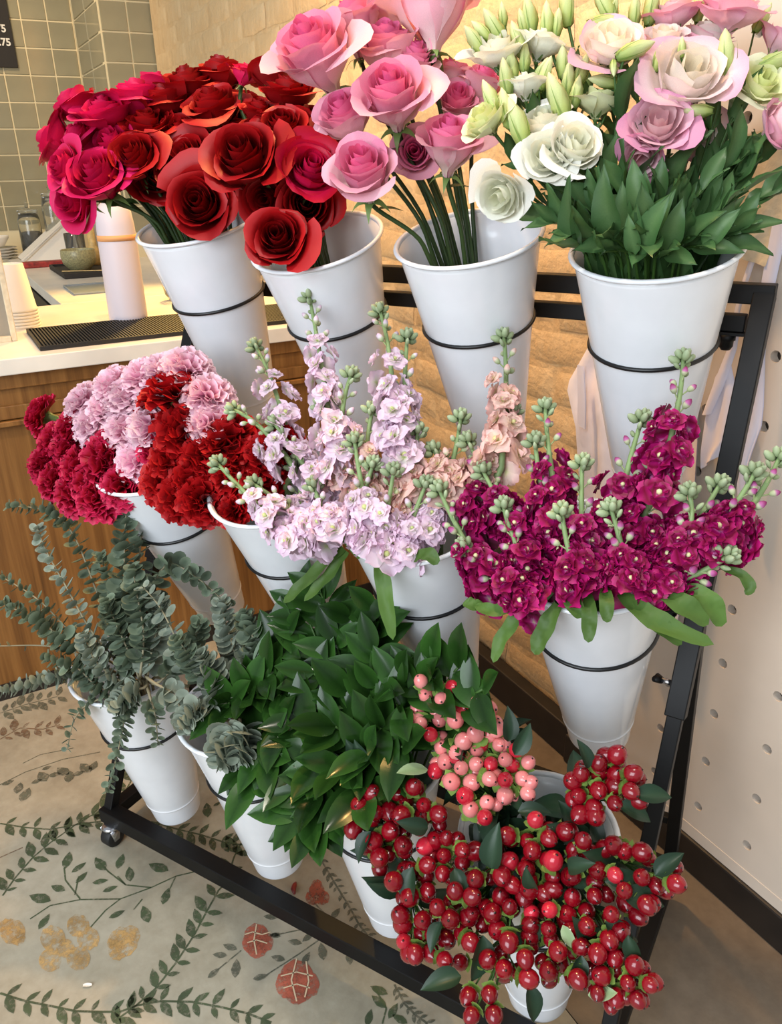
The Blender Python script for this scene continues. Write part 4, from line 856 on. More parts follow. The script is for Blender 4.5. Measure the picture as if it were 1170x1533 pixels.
# --- hypericum berries
def berry_mat(name, c0, c1):
    t = NT(name); a = t.n.new('ShaderNodeAttribute'); a.attribute_name = 'tone'; hs = t.n.new('ShaderNodeHueSaturation'); oi = t.n.new('ShaderNodeObjectInfo'); mr = t.n.new('ShaderNodeMapRange'); mr.inputs['To Min'].default_value = 0.75; mr.inputs['To Max'].default_value = 1.2
    t.link(oi.outputs['Random'], mr.inputs['Value']); t.link(mr.outputs[0], hs.inputs['Value']); t.link(t.ramp(a.outputs['Fac'], [(0.0, c0), (0.75, c1), (0.94, c1), (1.0, (40, 10, 10))]), hs.inputs['Color']); t.link(hs.outputs[0], t.p.inputs['Base Color'])
    t.p.inputs['Roughness'].default_value = 0.22; t.p.inputs['Coat Weight'].default_value = 0.3; return t.m
M['berry_red'] = berry_mat('red_berry_skin', (140, 10, 28), (126, 6, 22)); M['berry_pink'] = berry_mat('pink_berry_skin', (236, 168, 160), (226, 128, 126)); M['berry_rose'] = berry_mat('rosy_berry_skin', (206, 60, 76), (186, 28, 48))
M['bract'] = leafy('berry_bract', (112, 150, 62), (150, 182, 92), 0.5, 0.2, 0.15)
M['hleaf'] = leafy('berry_leaf', (44, 68, 48), (32, 54, 38), 0.4, 0.2, 0.15)
M['hleaf_pale'] = leafy('pale_leaf_underside', (150, 178, 128), (166, 190, 146), 0.6, 0.05, 0.2)
def berry_mesh(c):
    return MB().lathe([(0.15, 0.02), (0.55, 0.14), (0.86, 0.48), (0.96, 0.92), (0.84, 1.42), (0.55, 1.82), (0.22, 2.02), (0.10, 2.06), (0.05, 2.16)], 14, cap1=True, a=[0, .15, .3, .45, .6, .75, .90, 1, 1]).mesh('berry', M['berry_'+c], attr=True)
berry_me = {c: berry_mesh(c) for c in ('red', 'pink', 'rose')}
def bract_mesh():
    m = MB()
    for k in range(5):
        a = 2*PI*k/5
        def fn(u, v):
            x = (2*u-1)*0.42*math.sin(PI*(0.12+0.86*v)); rr = 0.1+1.0*v; z = 0.02-0.25*math.sin(v*2.4)+0.25*v*v
            return (rr*math.cos(a)-x*math.sin(a), rr*math.sin(a)+x*math.cos(a), z)
        m.grid(fn, 2, 4, lambda u, v: v)
    return m.mesh('bracts', M['bract'], attr=True)
bract = bract_mesh()
hyp_leaf = [leaf_mesh('leaf', M['hleaf'], W=0.56, bend=0.35, cup=0.30, tip=0.4), leaf_mesh('leaf', M['hleaf_pale'], W=0.56, bend=0.1, cup=0.12, tip=0.4)]
def hypericum(bk, label, group, berries, leaves, k):
    # berries: (centre, axis, radius, colour);  leaves: (foot, direction, length, pale)
    r = random.Random(7000+k); cs = [Vector(b[0]) for b in berries]; c0 = sum(cs, Vector())/len(cs)
    bc = BF[bk].translation; ax = (c0-bc).normalized()
    t = thing('berry_branch', label, 'berry stem', group=group, M=Matrix.Translation(c0)); I = Matrix.Translation(-c0)
    hub = c0-ax*0.055; P = stem_path(BF[bk], hub, ax, r, n=6); m = MB().tube([I @ p for p in P], 0.0022, 5)
    for (c, a, R, col) in berries:
        a = Vector(a).normalized(); q = Vector(c)-a*R*1.02
        m.tube([I @ hub, I @ (hub.lerp(q, 0.6)-a*0.008), I @ q], [0.0014, 0.0012, 0.0010], 4)
        b = put('berry', berry_me[col], t, I @ frame(q, a, (r.uniform(-1, 1), 1, 0)) @ Matrix.Diagonal((R, R, R, 1)))
        put('bracts', bract, b, Matrix.Diagonal((1.3, 1.3, 1.3, 1)) if col == 'pink' else None)
    m.obj('stem', M['stem'], t)
    for j in range(3):
        a = r.uniform(0, 6.28); sd = (ax.orthogonal().normalized()*math.cos(a)+ax.cross(ax.orthogonal().normalized())*math.sin(a)); put('leaf', hyp_leaf[0], t, I @ orient(hub-ax*0.01*j+sd*0.004, sd+ax*0.35, ax+Vector((0, -0.3, 0.3)), r.uniform(0.045, 0.06)))
    for (p, d, L, pale) in leaves: put('leaf', hyp_leaf[1 if pale else 0], t, I @ orient(p, d, Vector((0.15+r.uniform(-.6, .6), -0.6+r.uniform(-.3, .5), 0.75)), L*1.08))
BLOOMS = [('T0', 'rose', 'magenta', 'rose', 'upright magenta rose, leftmost in the upper row of the leftmost top bouquet', 'rose', 'magenta roses', (-0.08, 0.2469, 1.2934),
 (-0.41, -0.251, 0.877), 0.0395),
 ('T0', 'rose', 'magenta', 'rose', 'tilted magenta rose, third from right in the upper row of the leftmost top bouquet', 'rose', 'magenta roses', (-0.0097, 0.2441, 1.2787),
 (0.075, -0.299, 0.951), 0.0428),
 ('T0', 'rose', 'magenta', 'rose', 'upright magenta rose, second from right in the upper row of the leftmost top bouquet', 'rose', 'magenta roses', (0.0126, 0.2934, 1.2986),
 (0.022, 0.001, 1.0), 0.0479),
 ('T0', 'rose', 'magenta', 'rose', 'upright magenta rose, rightmost in the upper row of the leftmost top bouquet', 'rose', 'magenta roses', (-0.0078, 0.3578, 1.3244),
 (0.026, 0.19, 0.982), 0.0339),
 ('T0', 'rose', 'magenta', 'rose', 'tilted magenta rose, leftmost in the lower row of the leftmost top bouquet', 'rose', 'magenta roses', (-0.0976, 0.2095, 1.2408),
 (-0.546, -0.654, 0.524), 0.0406),
 ('T0', 'rose', 'magenta', 'rose', 'tilted magenta rose, second from left in the lower row of the leftmost top bouquet', 'rose', 'magenta roses', (-0.0288, 0.1684, 1.2026),
 (-0.14, -0.893, 0.427), 0.0358),
 ('T0', 'rose', 'magenta', 'rose', 'face-on magenta rose, third from right in the lower row of the leftmost top bouquet', 'rose', 'magenta roses', (0.0339, 0.1741, 1.1885),
 (0.196, -0.695, 0.691), 0.0519),
 ('T0', 'rose', 'magenta', 'rose', 'drooping magenta rose, third from left in the lower row of the leftmost top bouquet', 'rose', 'magenta roses', (-0.0346, 0.1795, 1.1559),
 (-0.013, -0.999, 0.033), 0.0421),
 ('T0', 'rose', 'magenta', 'rose', 'tilted magenta rose, second from right in the lower row of the leftmost top bouquet', 'rose', 'magenta roses', (0.0124, 0.2341, 1.2321),
 (0.122, -0.575, 0.809), 0.0428),
 ('T0', 'rose', 'magenta', 'rose', 'tilted magenta rose, second from left in the upper row of the leftmost top bouquet', 'rose', 'magenta roses', (-0.048, 0.2175, 1.2471),
 (-0.254, -0.596, 0.762), 0.0324),
 ('T0', 'rose', 'magenta', 'rose', 'upright magenta rose, third from left in the upper row of the leftmost top bouquet', 'rose', 'magenta roses', (-0.0548, 0.2525, 1.2489),
 (-0.05, -0.095, 0.994), 0.0376),
 ('T0', 'rose', 'magenta', 'rose', 'tilted magenta rose, rightmost in the lower row of the leftmost top bouquet', 'rose', 'magenta roses', (0.0181, 0.2331, 1.1982),
 (0.313, -0.732, 0.605), 0.041),
 ('T0', 'rose', 'red', 'rose', 'face-on dark red rose, leftmost in the lower row of the leftmost top bouquet', 'rose', 'dark red roses', (0.0774, 0.2133, 1.2135),
 (0.222, -0.754, 0.618), 0.0456),
 ('T0', 'rose', 'red', 'rose', 'tilted dark red rose, leftmost in the middle row of the leftmost top bouquet', 'rose', 'dark red roses', (0.0515, 0.2721, 1.26),
 (0.241, -0.368, 0.898), 0.0407),
 ('T0', 'rose', 'red', 'rose', 'upright dark red rose, leftmost in the upper row of the leftmost top bouquet', 'rose', 'dark red roses', (0.0516, 0.3153, 1.2948),
 (-0.032, -0.111, 0.993), 0.0414),
 ('T0', 'rose', 'red', 'rose', 'upright dark red rose, second from left in the upper row of the leftmost top bouquet', 'rose', 'dark red roses', (0.0684, 0.3494, 1.3166),
 (-0.007, -0.148, 0.989), 0.0483),
 ('T0', 'rose', 'red', 'rose', 'tilted dark red rose, second from left in the lower row of the leftmost top bouquet', 'rose', 'dark red roses', (0.079, 0.2522, 1.1875),
 (0.601, -0.751, 0.275), 0.045),
 ('T0', 'rose', 'red', 'rose', 'upright dark red rose, second from right in the upper row of the leftmost top bouquet', 'rose', 'dark red roses', (0.0879, 0.4097, 1.3366),
 (0.022, 0.001, 1.0), 0.0471),
 ('T0', 'rose', 'red', 'rose', 'tilted dark red rose, second from right in the middle row of the leftmost top bouquet', 'rose', 'dark red roses', (0.142, 0.3265, 1.2834),
 (0.087, -0.412, 0.907), 0.0489),
 ('T0', 'rose', 'red', 'rose', 'face-on dark red rose, third from left in the lower row of the leftmost top bouquet', 'rose', 'dark red roses', (0.1392, 0.2613, 1.2084),
 (0.084, -0.8, 0.594), 0.0481),
 ('T0', 'rose', 'red', 'rose', 'face-on dark red rose, second from right in the lower row of the leftmost top bouquet', 'rose', 'dark red roses', (0.1825, 0.232, 1.1486),
 (0.396, -0.85, 0.348), 0.0514),
 ('T0', 'rose', 'red', 'rose', 'tilted dark red rose, third from left in the middle row of the leftmost top bouquet', 'rose', 'dark red roses', (0.0893, 0.3014, 1.2469),
 (0.344, -0.544, 0.765), 0.0432),
 ('T0', 'rose', 'red', 'rose', 'tilted dark red rose, rightmost in the upper row of the leftmost top bouquet', 'rose', 'dark red roses', (0.1442, 0.4076, 1.2895),
 (0.346, -0.13, 0.929), 0.0356),
 ('T0', 'rose', 'red', 'rose', 'tilted dark red rose, rightmost in the middle row of the leftmost top bouquet', 'rose', 'dark red roses', (0.1399, 0.364, 1.259),
 (0.304, -0.245, 0.921), 0.0439),
 ('T0', 'rose', 'red', 'rose', 'tilted dark red rose, second from left in the middle row of the leftmost top bouquet', 'rose', 'dark red roses', (0.0736, 0.2861, 1.2357),
 (0.247, -0.598, 0.762), 0.0432),
 ('T0', 'rose', 'red', 'rose', 'face-on dark red rose, rightmost in the lower row of the leftmost top bouquet', 'rose', 'dark red roses', (0.1526, 0.3066, 1.1807),
 (0.479, -0.783, 0.396), 0.0453),
 ('T1', 'rose', 'red', 'rose', 'tilted dark red rose, second from right in the middle row of the second top bouquet', 'rose', 'dark red roses', (0.3218, 0.2977, 1.2287),
 (0.609, -0.535, 0.586), 0.0376),
 ('T1', 'rose', 'red', 'rose', 'tilted dark red rose, second from left in the middle row of the second top bouquet', 'rose', 'dark red roses', (0.2644, 0.2935, 1.2393),
 (0.28, -0.434, 0.856), 0.0382),
 ('T1', 'rose', 'red', 'rose', 'tilted dark red rose, rightmost in the lower row of the second top bouquet', 'rose', 'dark red roses', (0.3587, 0.2907, 1.1703),
 (0.766, -0.589, 0.255), 0.0376),
 ('T1', 'rose', 'red', 'rose', 'face-on dark red rose, leftmost in the middle row of the second top bouquet', 'rose', 'dark red roses', (0.2944, 0.2081, 1.2108),
 (0.281, -0.739, 0.613), 0.0539),
 ('T1', 'rose', 'red', 'rose', 'face-on dark red rose, third from left in the middle row of the second top bouquet', 'rose', 'dark red roses', (0.3119, 0.2771, 1.2504),
 (0.353, -0.56, 0.75), 0.0359),
 ('T1', 'rose', 'red', 'rose', 'tilted dark red rose, second from right in the upper row of the second top bouquet', 'rose', 'dark red roses', (0.277, 0.3429, 1.2964),
 (0.125, -0.171, 0.977), 0.0406),
 ('T1', 'rose', 'red', 'rose', 'upright dark red rose, second from left in the upper row of the second top bouquet', 'rose', 'dark red roses', (0.2275, 0.3676, 1.3294),
 (-0.385, 0.156, 0.909), 0.0374),
 ('T1', 'rose', 'red', 'rose', 'tilted dark red rose, rightmost in the upper row of the second top bouquet', 'rose', 'dark red roses', (0.3175, 0.3474, 1.2565),
 (0.611, -0.102, 0.785), 0.0345),
 ('T1', 'rose', 'red', 'rose', 'tilted dark red rose, leftmost in the upper row of the second top bouquet', 'rose', 'dark red roses', (0.2587, 0.2939, 1.2722),
 (0.26, -0.188, 0.947), 0.0279),
 ('T1', 'rose', 'red', 'rose', 'face-on dark red rose, second from left in the lower row of the second top bouquet', 'rose', 'dark red roses', (0.3709, 0.1779, 1.1093),
 (0.424, -0.79, 0.444), 0.0418),
 ('T1', 'rose', 'red', 'rose', 'tilted dark red rose, second from right in the lower row of the second top bouquet', 'rose', 'dark red roses', (0.3622, 0.2562, 1.1483),
 (0.61, -0.776, 0.159), 0.0447),
 ('T1', 'rose', 'red', 'rose', 'drooping dark red rose, leftmost in the lower row of the second top bouquet', 'rose', 'dark red roses', (0.3082, 0.2398, 1.156),
 (0.28, -0.96, 0.008), 0.0392),
 ('T1', 'rose', 'red', 'rose', 'tilted dark red rose, rightmost in the middle row of the second top bouquet', 'rose', 'dark red roses', (0.3506, 0.3348, 1.2166),
 (0.888, -0.016, 0.459), 0.0362),
 ('T1', 'rose', 'red', 'rose', 'face-on dark red rose, third from left in the lower row of the second top bouquet', 'rose', 'dark red roses', (0.3117, 0.2864, 1.1933),
 (0.479, -0.783, 0.396), 0.0359),
 ('T1', 'rose', 'bicolor', 'rose', 'face-on hot pink and red rose, rightmost in the second top bouquet', 'rose', 'hot pink and red roses', (0.3839, 0.2405, 1.1921),
 (0.643, -0.514, 0.568), 0.0441),
 ('T1', 'rose', 'bicolor', 'rose', 'upright hot pink and red rose, leftmost in the second top bouquet', 'rose', 'hot pink and red roses', (0.1856, 0.3547, 1.3294),
 (0.23, 0.316, 0.921), 0.0231),
 ('T2', 'prose', 'pink', 'rose', 'tilted pale pink rose, leftmost in the middle row of the pale pink bouquet', 'rose', 'pale pink roses', (0.4206, 0.2193, 1.3228),
 (-0.027, -0.648, 0.761), 0.0553),
 ('T2', 'prose', 'pink', 'rose', 'upright pale pink rose, leftmost in the upper row of the pale pink bouquet', 'rose', 'pale pink roses', (0.4275, 0.2963, 1.3657),
 (-0.114, -0.188, 0.976), 0.0413),
 ('T2', 'prose', 'pink', 'rose', 'upright pale pink rose, second from left in the upper row of the pale pink bouquet', 'rose', 'pale pink roses', (0.4373, 0.352, 1.3881),
 (-0.028, 0.083, 0.996), 0.0333),
 ('T2', 'prose', 'pink', 'rose', 'upright pale pink rose, rightmost in the upper row of the pale pink bouquet', 'rose', 'pale pink roses', (0.5301, 0.3245, 1.373),
 (-0.126, 0.245, 0.961), 0.0541),
 ('T2', 'prose', 'pink', 'rose', 'tilted pale pink rose, second from right in the upper row of the pale pink bouquet', 'rose', 'pale pink roses', (0.4834, 0.2877, 1.3315),
 (0.075, -0.299, 0.951), 0.0423),
 ('T2', 'prose', 'pink', 'rose', 'tilted pale pink rose, third from left in the middle row of the pale pink bouquet', 'rose', 'pale pink roses', (0.5143, 0.2995, 1.3174),
 (0.375, -0.28, 0.884), 0.0317),
 ('T2', 'prose', 'pink', 'rose', 'face-on pale pink rose, second from left in the middle row of the pale pink bouquet', 'rose', 'pale pink roses', (0.5298, 0.2213, 1.2705),
 (0.213, -0.634, 0.743), 0.047),
 ('T2', 'prose', 'pink', 'rose', 'tilted pale pink rose, leftmost in the lower row of the pale pink bouquet', 'rose', 'pale pink roses', (0.4677, 0.2123, 1.2521),
 (-0.018, -0.683, 0.73), 0.0397),
 ('T2', 'prose', 'pink', 'rose', 'face-on pale pink rose, second from left in the lower row of the pale pink bouquet', 'rose', 'pale pink roses', (0.5169, 0.171, 1.1866),
 (0.219, -0.647, 0.73), 0.0453),
 ('T2', 'prose', 'pink', 'rose', 'tilted pale pink rose, second from right in the lower row of the pale pink bouquet', 'rose', 'pale pink roses', (0.5948, 0.2466, 1.2165),
 (0.241, -0.368, 0.898), 0.0407),
 ('T2', 'prose', 'pink', 'rose', 'tilted pale pink rose, rightmost in the middle row of the pale pink bouquet', 'rose', 'pale pink roses', (0.5822, 0.3666, 1.2922),
 (0.346, -0.13, 0.929), 0.0308),
 ('T2', 'prose', 'pink', 'rose', 'tilted pale pink rose, rightmost in the lower row of the pale pink bouquet', 'rose', 'pale pink roses', (0.5583, 0.3399, 1.2684),
 (0.344, -0.544, 0.765), 0.0326),
 ('T2', 'prose', 'pink', 'rose', 'upright pale pink rose, second from right in the middle row of the pale pink bouquet', 'rose', 'pale pink roses', (0.5317, 0.3676, 1.3049),
 (0.062, 0.137, 0.989), 0.0259),
 ('T2', 'prose', 'pink', 'rose', 'tilted pale pink rose, third from left in the lower row of the pale pink bouquet', 'rose', 'pale pink roses', (0.5336, 0.2707, 1.212),
 (0.391, -0.911, 0.13), 0.032),
 ('T3', 'lisi', 'cream', 'lisianthus', 'face-on cream and blush lisianthus, leftmost in the lisianthus bouquet', 'lisianthus', 'lisianthus blooms', (0.7699, 0.3122, 1.3161),
 (0.244, -0.579, 0.778), 0.0421),
 ('T3', 'lisi', 'cream', 'lisianthus', 'face-on cream and blush lisianthus, third from left in the lisianthus bouquet', 'lisianthus', 'lisianthus blooms', (0.8592, 0.3097, 1.2791),
 (0.395, -0.633, 0.666), 0.0485),
 ('T3', 'lisi', 'cream', 'lisianthus', 'tilted cream and blush lisianthus, second from left in the lisianthus bouquet', 'lisianthus', 'lisianthus blooms', (0.8153, 0.3699, 1.3247),
 (0.103, -0.365, 0.925), 0.0281),
 ('T3', 'lisi', 'cream', 'lisianthus', 'tilted cream and blush lisianthus, rightmost in the lisianthus bouquet', 'lisianthus', 'lisianthus blooms', (0.8572, 0.4106, 1.3295),
 (0.26, -0.188, 0.947), 0.0301),
 ('T3', 'lisi', 'cream', 'lisianthus', 'drooping cream and blush lisianthus, second from right in the lisianthus bouquet', 'lisianthus', 'lisianthus blooms', (0.869, 0.3533, 1.2272),
 (0.701, -0.704, -0.112), 0.0297),
 ('T3', 'lisi', 'rosy', 'lisianthus', 'face-on rosy pink lisianthus, second from left in the lisianthus bouquet', 'lisianthus', 'lisianthus blooms', (0.8418, 0.2745, 1.2304),
 (0.248, -0.784, 0.569), 0.036),
 ('T3', 'lisi', 'rosy', 'lisianthus', 'drooping rosy pink lisianthus, leftmost in the lisianthus bouquet', 'lisianthus', 'lisianthus blooms', (0.8301, 0.2658, 1.2021),
 (0.115, -0.903, -0.414), 0.0269),
 ('T3', 'lisi', 'rosy', 'lisianthus', 'tilted rosy pink lisianthus, third from right in the lisianthus bouquet', 'lisianthus', 'lisianthus blooms', (0.8825, 0.3983, 1.3502),
 (0.223, -0.111, 0.969), 0.0388),
 ('T3', 'lisi', 'rosy', 'lisianthus', 'upright rosy pink lisianthus, third from left in the lisianthus bouquet', 'lisianthus', 'lisianthus blooms', (0.8141, 0.4097, 1.3545),
 (-0.143, -0.15, 0.978), 0.0321),
 ('T3', 'lisi', 'rosy', 'lisianthus', 'tilted rosy pink lisianthus, second from right in the lisianthus bouquet', 'lisianthus', 'lisianthus blooms', (0.9575, 0.3439, 1.2279),
 (0.836, -0.352, 0.421), 0.0344),
 ('T3', 'lisi', 'rosy', 'lisianthus', 'tilted rosy pink lisianthus, rightmost in the lisianthus bouquet', 'lisianthus', 'lisianthus blooms', (0.9344, 0.4264, 1.3179),
 (0.598, 0.081, 0.797), 0.0294),
 ('T3', 'lisi', 'green', 'lisianthus', 'face-on greenish white lisianthus, rightmost in the lisianthus bouquet', 'lisianthus', 'lisianthus blooms', (0.9273, 0.3597, 1.2702),
 (0.563, -0.513, 0.648), 0.0316),
 ('T3', 'lisi', 'green', 'lisianthus', 'tilted greenish white lisianthus, leftmost in the lisianthus bouquet', 'lisianthus', 'lisianthus blooms', (0.6625, 0.2085, 1.241),
 (-0.326, -0.613, 0.719), 0.0307),
 ('T3', 'lisi', 'green', 'lisianthus', 'upright greenish white lisianthus, second from left in the lisianthus bouquet', 'lisianthus', 'lisianthus blooms', (0.7654, 0.2926, 1.2576),
 (0.108, 0.053, 0.993), 0.0294),
 ('T3', 'lisi', 'white', 'lisianthus', 'face-on white lisianthus, second from right in the lower row of the lisianthus bouquet', 'lisianthus', 'lisianthus blooms', (0.7429, 0.1992, 1.2013),
 (0.116, -0.876, 0.469), 0.0313),
 ('T3', 'lisi', 'white', 'lisianthus', 'face-on white lisianthus, rightmost in the lower row of the lisianthus bouquet', 'lisianthus', 'lisianthus blooms', (0.7702, 0.2076, 1.2102),
 (0.5, -0.613, 0.612), 0.034),
 ('T3', 'lisi', 'white', 'lisianthus', 'tilted white lisianthus, leftmost in the upper row of the lisianthus bouquet', 'lisianthus', 'lisianthus blooms', (0.6392, 0.2843, 1.318),
 (-0.017, -0.348, 0.937), 0.0371),
 ('T3', 'lisi', 'white', 'lisianthus', 'upright white lisianthus, rightmost in the upper row of the lisianthus bouquet', 'lisianthus', 'lisianthus blooms', (0.6818, 0.3136, 1.3244),
 (0.211, 0.09, 0.973), 0.0304),
 ('T3', 'lisi', 'white', 'lisianthus', 'drooping white lisianthus, leftmost in the lower row of the lisianthus bouquet', 'lisianthus', 'lisianthus blooms', (0.703, 0.1685, 1.1636),
 (-0.039, -0.962, -0.269), 0.0332),
 ('T3', 'lisi', 'white', 'lisianthus', 'tilted white lisianthus, second from left in the lower row of the lisianthus bouquet', 'lisianthus', 'lisianthus blooms', (0.7205, 0.2419, 1.2369),
 (0.053, -0.468, 0.882), 0.0307),
 ('T3', 'lisi', 'white', 'lisianthus', 'upright white lisianthus, second from left in the upper row of the lisianthus bouquet', 'lisianthus', 'lisianthus blooms', (0.6848, 0.266, 1.2773),
 (-0.118, 0.029, 0.993), 0.0264)]
